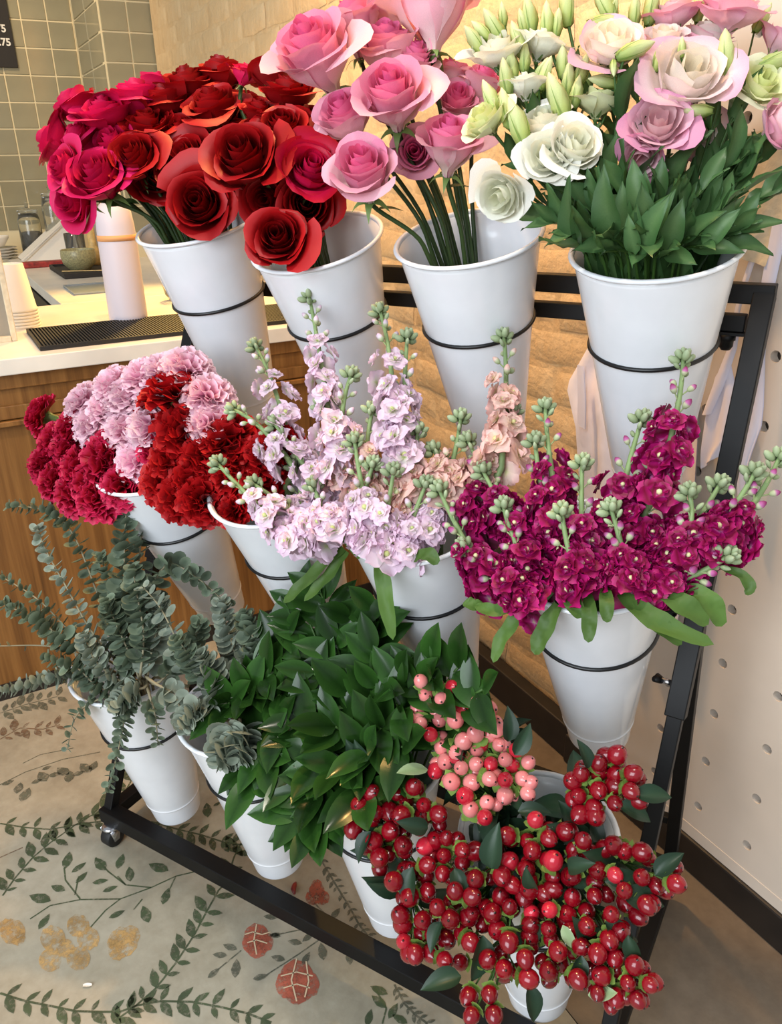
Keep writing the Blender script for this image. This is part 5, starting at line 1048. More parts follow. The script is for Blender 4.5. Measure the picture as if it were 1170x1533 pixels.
CARNS = [('M0', 'cpink', 'soft pink frilled carnation, leftmost in the middle row of its colour', 'soft pink carnations', (-0.0082, 0.1137, 0.8468),
 (-0.146, -0.571, 0.808), 0.0352),
 ('M0', 'cpink', 'soft pink frilled carnation, second from left in the middle row of its colour', 'soft pink carnations', (0.0516, 0.1101, 0.8442),
 (0.169, -0.492, 0.854), 0.0344),
 ('M0', 'cpink', 'soft pink frilled carnation, leftmost in the lower row of its colour', 'soft pink carnations', (0.0316, 0.1, 0.8239),
 (-0.051, -0.598, 0.8), 0.0393),
 ('M0', 'cpink', 'soft pink frilled carnation, leftmost in the upper row of its colour', 'soft pink carnations', (0.0523, 0.129, 0.8796),
 (-0.081, -0.499, 0.863), 0.0344),
 ('M0', 'cpink', 'soft pink frilled carnation, second from left in the upper row of its colour', 'soft pink carnations', (0.0959, 0.124, 0.8706),
 (0.146, -0.343, 0.928), 0.0361),
 ('M0', 'cpink', 'soft pink frilled carnation, third from left in the upper row of its colour', 'soft pink carnations', (0.1128, 0.1381, 0.8953),
 (0.064, -0.469, 0.881), 0.0359),
 ('M0', 'cpink', 'soft pink frilled carnation, second from right in the upper row of its colour', 'soft pink carnations', (0.1533, 0.1483, 0.9092),
 (0.128, -0.268, 0.955), 0.0354),
 ('M0', 'cpink', 'soft pink frilled carnation, rightmost in the upper row of its colour', 'soft pink carnations', (0.1928, 0.1552, 0.914),
 (0.537, -0.213, 0.817), 0.0372),
 ('M0', 'cpink', 'soft pink frilled carnation, second from left in the lower row of its colour', 'soft pink carnations', (0.1097, 0.0981, 0.8232),
 (0.288, -0.34, 0.895), 0.0359),
 ('M0', 'cpink', 'soft pink frilled carnation, second from right in the lower row of its colour', 'soft pink carnations', (0.1608, 0.1048, 0.8331),
 (0.379, -0.391, 0.839), 0.0396),
 ('M0', 'cpink', 'soft pink frilled carnation, third from left in the lower row of its colour', 'soft pink carnations', (0.1412, 0.0749, 0.7809),
 (0.184, -0.853, 0.488), 0.0332),
 ('M0', 'cpink', 'soft pink frilled carnation, rightmost in the middle row of its colour', 'soft pink carnations', (0.2451, 0.1425, 0.8801),
 (0.66, -0.224, 0.718), 0.0365),
 ('M0', 'cpink', 'soft pink frilled carnation, rightmost in the lower row of its colour', 'soft pink carnations', (0.2659, 0.1228, 0.8431),
 (0.628, -0.334, 0.703), 0.0362),
 ('M0', 'cpink', 'soft pink frilled carnation, second from right in the middle row of its colour', 'soft pink carnations', (0.1473, 0.1221, 0.8644),
 (0.122, -0.488, 0.864), 0.031),
 ('M0', 'cpink', 'soft pink frilled carnation, third from left in the middle row of its colour', 'soft pink carnations', (0.0812, 0.1147, 0.8535),
 (0.04, -0.425, 0.905), 0.0318),
 ('M0', 'cmagenta', 'crimson pink frilled carnation, leftmost in the upper row of its colour', 'crimson pink carnations', (-0.1131, 0.1002, 0.8132),
 (-0.686, -0.57, 0.452), 0.033),
 ('M0', 'cmagenta', 'crimson pink frilled carnation, second from right in the upper row of its colour', 'crimson pink carnations', (-0.0243, 0.0938, 0.8062),
 (-0.178, -0.646, 0.743), 0.0354),
 ('M0', 'cmagenta', 'crimson pink frilled carnation, second from left in the upper row of its colour', 'crimson pink carnations', (-0.0632, 0.0844, 0.7819),
 (-0.261, -0.696, 0.669), 0.0336),
 ('M0', 'cmagenta', 'crimson pink frilled carnation, second from left in the middle row of its colour', 'crimson pink carnations', (-0.0192, 0.08, 0.7794),
 (-0.178, -0.799, 0.574), 0.0389),
 ('M0', 'cmagenta', 'crimson pink frilled carnation, leftmost in the middle row of its colour', 'crimson pink carnations', (-0.0738, 0.0658, 0.7452),
 (-0.169, -0.669, 0.724), 0.0337),
 ('M0', 'cmagenta', 'crimson pink frilled carnation, leftmost in the lower row of its colour', 'crimson pink carnations', (-0.0374, 0.0548, 0.7264),
 (-0.134, -0.793, 0.594), 0.0356),
 ('M0', 'cmagenta', 'crimson pink frilled carnation, third from left in the middle row of its colour', 'crimson pink carnations', (0.0185, 0.0637, 0.7522),
 (-0.147, -0.873, 0.466), 0.0395),
 ('M0', 'cmagenta', 'crimson pink frilled carnation, second from right in the middle row of its colour', 'crimson pink carnations', (0.0761, 0.0697, 0.7693),
 (0.012, -0.881, 0.473), 0.0454),
 ('M0', 'cmagenta', 'crimson pink frilled carnation, third from left in the lower row of its colour', 'crimson pink carnations', (0.0558, 0.0535, 0.7367),
 (0.109, -0.845, 0.523), 0.0389),
 ('M0', 'cmagenta', 'crimson pink frilled carnation, second from left in the lower row of its colour', 'crimson pink carnations', (0.0159, 0.0443, 0.7138),
 (0.02, -0.898, 0.44), 0.0349),
 ('M0', 'cmagenta', 'crimson pink frilled carnation, second from right in the lower row of its colour', 'crimson pink carnations', (0.0787, 0.0442, 0.7212),
 (0.216, -0.728, 0.651), 0.0362),
 ('M0', 'cmagenta', 'crimson pink frilled carnation, rightmost in the upper row of its colour', 'crimson pink carnations', (0.0842, 0.0845, 0.7977),
 (-0.078, -0.798, 0.597), 0.0362),
 ('M0', 'cmagenta', 'crimson pink frilled carnation, rightmost in the lower row of its colour', 'crimson pink carnations', (0.1262, 0.054, 0.7427),
 (0.413, -0.719, 0.56), 0.0334),
 ('M0', 'cmagenta', 'crimson pink frilled carnation, rightmost in the middle row of its colour', 'crimson pink carnations', (0.1758, 0.0873, 0.8014),
 (0.601, -0.426, 0.677), 0.0262),
 ('M0', 'cred', 'bright red frilled carnation, second from left in the upper row of its colour', 'bright red carnations', (0.1888, 0.1351, 0.8813),
 (0.03, 0.082, 0.996), 0.0481),
 ('M0', 'cred', 'bright red frilled carnation, leftmost in the upper row of its colour', 'bright red carnations', (0.1513, 0.1225, 0.8648),
 (0.132, -0.43, 0.893), 0.031),
 ('M0', 'cred', 'bright red frilled carnation, third from left in the upper row of its colour', 'bright red carnations', (0.2297, 0.1088, 0.8302),
 (0.691, -0.296, 0.66), 0.0452),
 ('M0', 'cred', 'bright red frilled carnation, leftmost in the lower row of its colour', 'bright red carnations', (0.2118, 0.0658, 0.7612),
 (0.39, -0.758, 0.522), 0.0366),
 ('M0', 'cred', 'bright red frilled carnation, leftmost in the middle row of its colour', 'bright red carnations', (0.2233, 0.0847, 0.7916),
 (0.663, -0.274, 0.696), 0.0365),
 ('M0', 'cred', 'bright red frilled carnation, third from left in the lower row of its colour', 'bright red carnations', (0.2669, 0.0753, 0.7681),
 (0.641, -0.61, 0.466), 0.0381),
 ('M0', 'cred', 'bright red frilled carnation, second from left in the middle row of its colour', 'bright red carnations', (0.2731, 0.0967, 0.8004),
 (0.682, -0.527, 0.508), 0.036),
 ('M0', 'cred', 'bright red frilled carnation, second from left in the lower row of its colour', 'bright red carnations', (0.2516, 0.0592, 0.745),
 (0.807, -0.504, 0.308), 0.034),
 ('M0', 'cred', 'bright red frilled carnation, third from right in the lower row of its colour', 'bright red carnations', (0.2888, 0.0657, 0.7478),
 (0.814, -0.416, 0.406), 0.0357),
 ('M1', 'cred', 'bright red frilled carnation, second from right in the upper row of its colour', 'bright red carnations', (0.297, 0.1179, 0.8251),
 (-0.03, -0.535, 0.844), 0.0443),
 ('M1', 'cred', 'bright red frilled carnation, second from right in the middle row of its colour', 'bright red carnations', (0.3369, 0.1133, 0.8016),
 (0.103, -0.588, 0.802), 0.0417),
 ('M1', 'cred', 'bright red frilled carnation, rightmost in the middle row of its colour', 'bright red carnations', (0.375, 0.1203, 0.814),
 (0.275, -0.559, 0.782), 0.039),
 ('M1', 'cred', 'bright red frilled carnation, rightmost in the upper row of its colour', 'bright red carnations', (0.3863, 0.1299, 0.8313),
 (0.379, -0.495, 0.782), 0.0307),
 ('M1', 'cred', 'bright red frilled carnation, rightmost in the lower row of its colour', 'bright red carnations', (0.3722, 0.1032, 0.7841),
 (0.531, -0.349, 0.772), 0.0329),
 ('M1', 'cred', 'bright red frilled carnation, third from left in the middle row of its colour', 'bright red carnations', (0.3227, 0.0977, 0.7854),
 (0.073, -0.573, 0.816), 0.0355),
 ('M1', 'cred', 'bright red frilled carnation, second from right in the lower row of its colour', 'bright red carnations', (0.3386, 0.0697, 0.7382),
 (0.126, -0.86, 0.494), 0.0248)]
STOCKS = [('M2', 'lilac', 'pale lilac stock flower, tip second from left in the upper row of its colour', 'pale lilac stock', (0.39, 0.213, 1.0312),
 (0.4411, 0.1635, 0.9505),
 (0.4948, 0.1074, 0.8539), 12, 6),
 ('M2', 'lilac', 'pale lilac stock flower, tip second from right in the upper row of its colour', 'pale lilac stock', (0.4995, 0.2254, 1.0161),
 (0.5476, 0.1749, 0.9497),
 (0.5889, 0.1111, 0.8538), 11, 7),
 ('M2', 'lilac', 'pale lilac stock flower, tip rightmost in the upper row of its colour', 'pale lilac stock', (0.5526, 0.2117, 0.988),
 (0.5756, 0.1615, 0.9198),
 (0.6041, 0.1105, 0.8474), 13, 5),
 ('M1', 'lilac', 'pale lilac stock flower, tip leftmost in the upper row of its colour', 'pale lilac stock', (0.2843, 0.2083, 0.9515),
 (0.3455, 0.1738, 0.8991),
 (0.4126, 0.1248, 0.8107), 11, 6),
 ('M1', 'lilac', 'pale lilac stock flower, tip second from left in the middle row of its colour', 'pale lilac stock', (0.3047, 0.1209, 0.8747),
 (0.3641, 0.115, 0.8563),
 (0.4322, 0.0992, 0.8122), 9, 5),
 ('M1', 'lilac', 'pale lilac stock flower, tip leftmost in the middle row of its colour', 'pale lilac stock', (0.3352, 0.0467, 0.8224),
 (0.405, 0.0409, 0.7777),
 (0.4843, 0.0372, 0.7364), 13, 6),
 ('M1', 'lilac', 'pale lilac stock flower, tip leftmost in the lower row of its colour', 'pale lilac stock', (0.3887, 0.0558, 0.7971),
 (0.4534, 0.0523, 0.7733),
 (0.5227, 0.0455, 0.7417), 13, 5),
 ('M1', 'lilac', 'pale lilac stock flower, tip third from left in the middle row of its colour', 'pale lilac stock', (0.381, 0.1225, 0.8666),
 (0.4405, 0.1047, 0.8218),
 (0.5075, 0.0853, 0.7719), 12, 5),
 ('M2', 'lilac', 'pale lilac stock flower, tip second from right in the middle row of its colour', 'pale lilac stock', (0.5345, 0.1006, 0.8713),
 (0.5597, 0.0748, 0.8238),
 (0.5975, 0.0437, 0.7596), 13, 5),
 ('M2', 'lilac', 'pale lilac stock flower, tip third from left in the upper row of its colour', 'pale lilac stock', (0.4941, 0.1633, 0.9411),
 (0.4978, 0.1281, 0.8908),
 (0.521, 0.0848, 0.8134), 10, 5),
 ('M2', 'lilac', 'pale lilac stock flower, tip second from right in the lower row of its colour', 'pale lilac stock', (0.6492, 0.0905, 0.8349),
 (0.6419, 0.069, 0.7961),
 (0.6362, 0.0445, 0.7496), 14, 3),
 ('M2', 'lilac', 'pale lilac stock flower, tip third from right in the lower row of its colour', 'pale lilac stock', (0.6067, 0.0809, 0.8483),
 (0.6098, 0.0578, 0.8029),
 (0.6128, 0.0348, 0.7575), 14, 3),
 ('M2', 'lilac', 'pale lilac stock flower, tip third from left in the lower row of its colour', 'pale lilac stock', (0.494, 0.0621, 0.8162),
 (0.513, 0.048, 0.7869),
 (0.541, 0.036, 0.7595), 12, 3),
 ('M2', 'peach', 'soft peach stock flower, tip rightmost in the upper row of its colour', 'soft peach stock', (0.675, 0.2499, 0.9914),
 (0.7014, 0.2033, 0.9339),
 (0.7241, 0.1448, 0.8479), 13, 5),
 ('M2', 'peach', 'soft peach stock flower, tip rightmost in the lower row of its colour', 'soft peach stock', (0.7156, 0.2004, 0.91),
 (0.7051, 0.1654, 0.865),
 (0.6876, 0.1264, 0.8114), 13, 5),
 ('M2', 'peach', 'soft peach stock flower, tip second from left in the upper row of its colour', 'soft peach stock', (0.5338, 0.1526, 0.9003),
 (0.5383, 0.1265, 0.8597),
 (0.5569, 0.0938, 0.7979), 11, 4),
 ('M2', 'peach', 'soft peach stock flower, tip second from left in the lower row of its colour', 'soft peach stock', (0.6055, 0.1454, 0.8828),
 (0.613, 0.121, 0.8456),
 (0.6229, 0.0941, 0.8013), 13, 4),
 ('M2', 'peach', 'soft peach stock flower, tip second from right in the lower row of its colour', 'soft peach stock', (0.651, 0.178, 0.8984),
 (0.6583, 0.1456, 0.8545),
 (0.6568, 0.1122, 0.8106), 12, 3),
 ('M2', 'peach', 'soft peach stock flower, tip leftmost in the upper row of its colour', 'soft peach stock', (0.4487, 0.148, 0.8981),
 (0.4875, 0.121, 0.8535),
 (0.5252, 0.0944, 0.8109), 12, 4),
 ('M2', 'lilac', 'pale lilac stock flower, tip rightmost in the middle row of its colour', 'pale lilac stock', (0.568, 0.0951, 0.8462),
 (0.565, 0.0735, 0.8067),
 (0.5635, 0.0489, 0.7592), 12, 4),
 ('M1', 'lilac', 'pale lilac stock flower, tip second from left in the lower row of its colour', 'pale lilac stock', (0.4185, 0.1174, 0.8141),
 (0.4406, 0.0995, 0.7735),
 (0.4574, 0.0806, 0.7329), 12, 4),
 ('M2', 'lilac', 'pale lilac stock flower, tip rightmost in the lower row of its colour', 'pale lilac stock', (0.6503, 0.1241, 0.8419),
 (0.6539, 0.0995, 0.8054),
 (0.6487, 0.0737, 0.7681), 12, 4),
 ('M2', 'peach', 'soft peach stock flower, tip leftmost in the lower row of its colour', 'soft peach stock', (0.5948, 0.1178, 0.8436),
 (0.6054, 0.0986, 0.8055),
 (0.6143, 0.0826, 0.7758), 12, 3),
 ('M3', 'burgundy', 'burgundy stock flower, tip rightmost in the top row of its colour', 'burgundy stock', (0.9078, 0.2296, 0.9896),
 (0.9173, 0.1854, 0.9324),
 (0.9155, 0.1329, 0.853), 12, 6),
 ('M3', 'burgundy', 'burgundy stock flower, tip second from right in the top row of its colour', 'burgundy stock', (0.8819, 0.1828, 0.9267),
 (0.8797, 0.1461, 0.8744),
 (0.8829, 0.1042, 0.808), 11, 6),
 ('M3', 'burgundy', 'burgundy stock flower, tip second from left in the top row of its colour', 'burgundy stock', (0.7616, 0.1862, 0.9239),
 (0.7846, 0.1471, 0.8747),
 (0.8214, 0.1005, 0.8043), 11, 6),
 ('M3', 'burgundy', 'burgundy stock flower, tip leftmost in the top row of its colour', 'burgundy stock', (0.7664, 0.143, 0.8941),
 (0.789, 0.1141, 0.8439),
 (0.821, 0.0826, 0.7859), 13, 5),
 ('M3', 'burgundy', 'burgundy stock flower, tip second from left in the upper row of its colour', 'burgundy stock', (0.6691, 0.1577, 0.8751),
 (0.7208, 0.1233, 0.8279),
 (0.7787, 0.0861, 0.7745), 13, 6),
 ('M3', 'burgundy', 'burgundy stock flower, tip leftmost in the lower row of its colour', 'burgundy stock', (0.6646, 0.0882, 0.8314),
 (0.7095, 0.0641, 0.7856),
 (0.766, 0.0399, 0.7389), 12, 7),
 ('M3', 'burgundy', 'burgundy stock flower, tip leftmost in the upper row of its colour', 'burgundy stock', (0.6198, 0.1538, 0.855),
 (0.6783, 0.1258, 0.819),
 (0.7396, 0.0954, 0.7796), 14, 5),
 ('M3', 'burgundy', 'burgundy stock flower, tip second from right in the bottom row of its colour', 'burgundy stock', (0.878, 0.0878, 0.85),
 (0.9009, 0.0675, 0.811),
 (0.9171, 0.0484, 0.7751), 14, 6),
 ('M3', 'burgundy', 'burgundy stock flower, tip third from left in the upper row of its colour', 'burgundy stock', (0.8309, 0.1307, 0.8808),
 (0.8427, 0.1021, 0.8335),
 (0.862, 0.0697, 0.7758), 13, 5),
 ('M3', 'burgundy', 'burgundy stock flower, tip third from left in the lower row of its colour', 'burgundy stock', (0.9526, 0.1173, 0.8719),
 (0.9626, 0.0955, 0.8293),
 (0.9447, 0.0742, 0.7864), 13, 6),
 ('M3', 'burgundy', 'burgundy stock flower, tip rightmost in the lower row of its colour', 'burgundy stock', (1.0118, 0.1565, 0.8923),
 (0.9953, 0.1239, 0.8486),
 (0.9673, 0.0903, 0.8009), 13, 6),
 ('M3', 'burgundy', 'burgundy stock flower, tip rightmost in the upper row of its colour', 'burgundy stock', (1.0295, 0.1936, 0.9003),
 (1.0165, 0.1497, 0.8587),
 (0.9896, 0.1061, 0.8153), 13, 6),
 ('M3', 'burgundy', 'burgundy stock flower, tip rightmost in the bottom row of its colour', 'burgundy stock', (1.009, 0.085, 0.8227),
 (0.9787, 0.0714, 0.7964),
 (0.9356, 0.0591, 0.7749), 12, 6),
 ('M3', 'burgundy', 'burgundy stock flower, tip second from left in the bottom row of its colour', 'burgundy stock', (0.7529, 0.0847, 0.8287),
 (0.7793, 0.0622, 0.7934),
 (0.8144, 0.0406, 0.7601), 13, 6),
 ('M3', 'burgundy', 'burgundy stock flower, tip leftmost in the bottom row of its colour', 'burgundy stock', (0.7197, 0.0436, 0.7832),
 (0.7683, 0.033, 0.7604),
 (0.8218, 0.0243, 0.7442), 13, 5),
 ('M3', 'burgundy', 'burgundy stock flower, tip second from right in the upper row of its colour', 'burgundy stock', (0.9099, 0.1559, 0.8844),
 (0.9097, 0.1297, 0.8449),
 (0.9089, 0.0983, 0.7914), 14, 3),
 ('M3', 'burgundy', 'burgundy stock flower, tip third from left in the bottom row of its colour', 'burgundy stock', (0.8288, 0.0728, 0.8417),
 (0.8461, 0.0536, 0.8041),
 (0.8703, 0.0352, 0.7689), 14, 4),
 ('M3', 'burgundy', 'burgundy stock flower, tip second from right in the lower row of its colour', 'burgundy stock', (0.9787, 0.1614, 0.8708),
 (0.9674, 0.1328, 0.8393),
 (0.9508, 0.1015, 0.8), 14, 3),
 ('M3', 'burgundy', 'burgundy stock flower, tip second from left in the lower row of its colour', 'burgundy stock', (0.7073, 0.1215, 0.8525),
 (0.755, 0.0978, 0.8086),
 (0.8085, 0.0752, 0.7687), 14, 3)]
SLEAVES = {6: [(((0.5378, 0.0615, 0.7267), (0.5145, 0.0382, 0.7032), (0.4866, 0.0196, 0.6691), (0.469, 0.0093, 0.6517)), 0.03), (((0.5432, 0.0612, 0.7241), (0.5265, 0.0356, 0.6924), (0.5044, 0.0102, 0.6631)), 0.026)], 8: [(((0.6108, 0.0296, 0.7453), (0.6257, 0.016, 0.7318), (0.6405, 0.0029, 0.6951), (0.6504, -0.0023, 0.6547)), 0.03)], 10: [(((0.6593, 0.0375, 0.7508), (0.6794, 0.0349, 0.7641), (0.6943, 0.0327, 0.7552)), 0.026), (((0.5784, 0.0402, 0.7328), (0.5543, 0.0471, 0.7579), (0.5603, 0.055, 0.7751)), 0.026)], 28: [(((0.8119, 0.0304, 0.7341), (0.8034, 0.0134, 0.7185), (0.7923, 0.0032, 0.694), (0.7877, -0.0067, 0.6693)), 0.026), (((0.7663, 0.0218, 0.7193), (0.749, 0.0127, 0.7253), (0.7403, 0.0128, 0.7273)), 0.022)], 37: [(((0.8484, 0.0261, 0.7465), (0.8452, 0.0101, 0.7325), (0.8391, 0.0012, 0.7098), (0.836, -0.0048, 0.6947)), 0.03), (((0.8142, 0.0234, 0.7426), (0.7815, 0.0061, 0.7291), (0.7546, 0.0136, 0.7265)), 0.024)], 39: [(((0.8788, 0.0334, 0.7638), (0.8885, 0.0098, 0.7578), (0.8918, 0.0036, 0.7415), (0.8934, -0.002, 0.7268)), 0.024), (((0.8572, 0.0312, 0.759), (0.8703, 0.0107, 0.7604), (0.8815, 0.0066, 0.7492)), 0.026)], 30: [(((0.895, 0.0375, 0.7744), (0.905, 0.0138, 0.7686), (0.9086, 0.0071, 0.7512)), 0.022), (((0.9115, 0.0454, 0.7669), (0.9392, 0.0227, 0.7657), (0.9685, 0.0182, 0.7567), (1.013, 0.0233, 0.7478)), 0.034)], 35: [(((0.9442, 0.0503, 0.7814), (0.9752, 0.0364, 0.7769), (1.0031, 0.0396, 0.7596)), 0.034), (((0.969, 0.0611, 0.7828), (0.9974, 0.0574, 0.7764), (1.0139, 0.0582, 0.7505)), 0.032), (((0.9286, 0.0349, 0.7686), (0.9582, 0.0189, 0.7572), (0.983, 0.022, 0.7391)), 0.026)], 33: [(((1.0013, 0.0892, 0.8018), (1.0219, 0.0868, 0.7987), (1.0317, 0.0826, 0.7892), (1.0286, 0.0801, 0.7817)), 0.018)]}
LBUDS = [('T3', 'branching spray of closed green buds, leftmost in the middle row of the bouquet', 'lisianthus bud stems', [((0.6145, 0.2761, 1.3318),
 (-0.617, -0.179, 0.766), 0.0371),
 ((0.6304, 0.2938, 1.3476),
 (-0.568, -0.125, 0.813), 0.0405),
 ((0.6192, 0.2842, 1.342),
 (-0.699, -0.284, 0.657), 0.0304)]),
 ('T3', 'branching spray of closed green buds, leftmost in the upper row of the bouquet', 'lisianthus bud stems', [((0.6315, 0.314, 1.3609),
 (-0.189, 0.183, 0.965), 0.0273),
 ((0.6624, 0.2915, 1.3294),
 (-0.395, 0.034, 0.918), 0.0401)]),
 ('T3', 'branching spray of closed green buds, second from left in the middle row of the bouquet', 'lisianthus bud stems', [((0.6595, 0.3304, 1.3595),
 (-0.26, 0.135, 0.956), 0.0443),
 ((0.654, 0.3234, 1.3522),
 (-0.329, 0.085, 0.94), 0.029),
 ((0.6661, 0.2657, 1.2993),
 (-0.189, 0.183, 0.965), 0.038)]),
 ('T3', 'branching spray of closed green buds, third from left in the middle row of the bouquet', 'lisianthus bud stems', [((0.6829, 0.3284, 1.3523),
 (-0.145, 0.211, 0.967), 0.0388),
 ((0.6945, 0.3338, 1.3491),
 (-0.041, 0.272, 0.961), 0.0304),
 ((0.6776, 0.2777, 1.3091),
 (-0.086, 0.246, 0.965), 0.0314)]),
 ('T3', 'branching spray of closed green buds, second from left in the upper row of the bouquet', 'lisianthus bud stems', [((0.6964, 0.3575, 1.3684),
 (-0.189, 0.183, 0.965), 0.0443),
 ((0.717, 0.2988, 1.3032),
 (-0.145, 0.211, 0.967), 0.0347),
 ((0.7324, 0.2488, 1.2614),
 (-0.42, 0.013, 0.907), 0.0528)]),
 ('T3', 'branching spray of closed green buds, third from left in the lower row of the bouquet', 'lisianthus bud stems', [((0.7028, 0.2053, 1.2366),
 (-0.42, 0.013, 0.907), 0.0506),
 ((0.6843, 0.2146, 1.252),
 (-0.329, 0.085, 0.94), 0.0416)]),
 ('T3', 'branching spray of closed green buds, second from left in the lower row of the bouquet', 'lisianthus bud stems', [((0.6677, 0.2476, 1.2869),
 (-0.26, 0.135, 0.956), 0.0392),
 ((0.7055, 0.2725, 1.2903),
 (0.185, 0.382, 0.905), 0.036),
 ((0.7417, 0.2956, 1.2923),
 (0.155, 0.369, 0.916), 0.0376)]),
 ('T3', 'branching spray of closed green buds, third from left in the upper row of the bouquet', 'lisianthus bud stems', [((0.7429, 0.3597, 1.3669),
 (-0.515, -0.072, 0.854), 0.0451),
 ((0.7484, 0.3399, 1.3463),
 (0.899, 0.421, 0.119), 0.038),
 ((0.7527, 0.3633, 1.3623),
 (0.034, 0.312, 0.949), 0.0284)]),
 ('T3', 'branching spray of closed green buds, second from right in the middle row of the bouquet', 'lisianthus bud stems', [((0.8021, 0.2899, 1.3089),
 (0.804, 0.48, 0.352), 0.0407),
 ((0.7865, 0.2719, 1.2923),
 (0.258, -0.461, -0.849), 0.0188),
 ((0.8245, 0.3125, 1.3014),
 (0.11, 0.349, 0.931), 0.0301)]),
 ('T3', 'branching spray of closed green buds, rightmost in the middle row of the bouquet', 'lisianthus bud stems', [((0.8917, 0.3403, 1.3001),
 (-0.189, 0.183, 0.965), 0.0501),
 ((0.8792, 0.2922, 1.2454),
 (-0.757, -0.653, -0.002), 0.0325),
 ((0.8503, 0.3069, 1.3094),
 (-0.116, 0.229, 0.967), 0.0201)]),
 ('T3', 'branching spray of closed green buds, rightmost in the upper row of the bouquet', 'lisianthus bud stems', [((0.7877, 0.3995, 1.3661),
 (0.034, 0.312, 0.949), 0.0439),
 ((0.8366, 0.4288, 1.365),
 (-0.041, 0.272, 0.961), 0.0354)]),
 ('T3', 'branching spray of closed green buds, rightmost in the lower row of the bouquet', 'lisianthus bud stems', [((0.9381, 0.3794, 1.2961),
 (0.804, 0.48, 0.352), 0.0427),
 ((0.9081, 0.4379, 1.3471),
 (0.333, 0.437, 0.835), 0.0331)]),
 ('T3', 'branching spray of closed green buds, second from right in the lower row of the bouquet', 'lisianthus bud stems', [((0.7304, 0.2838, 1.2826),
 (-0.041, 0.272, 0.961), 0.0392),
 ((0.7448, 0.2729, 1.2688),
 (0.034, 0.312, 0.949), 0.034),
 ((0.7706, 0.2948, 1.2809),
 (-0.79, -0.593, 0.157), 0.034)]),
 ('T3', 'branching spray of closed green buds, leftmost in the lower row of the bouquet', 'lisianthus bud stems', [((0.6624, 0.2198, 1.2636),
 (-0.457, -0.019, 0.889), 0.0404),
 ((0.6975, 0.2787, 1.2871),
 (0.185, 0.382, 0.905), 0.0413)]),
 ('T3', 'branching spray of closed green buds, second from right in the upper row of the bouquet', 'lisianthus bud stems', [((0.7751, 0.3753, 1.3589),
 (-0.086, 0.246, 0.965), 0.0334),
 ((0.874, 0.3779, 1.2951),
 (0.034, 0.312, 0.949), 0.0327)])]
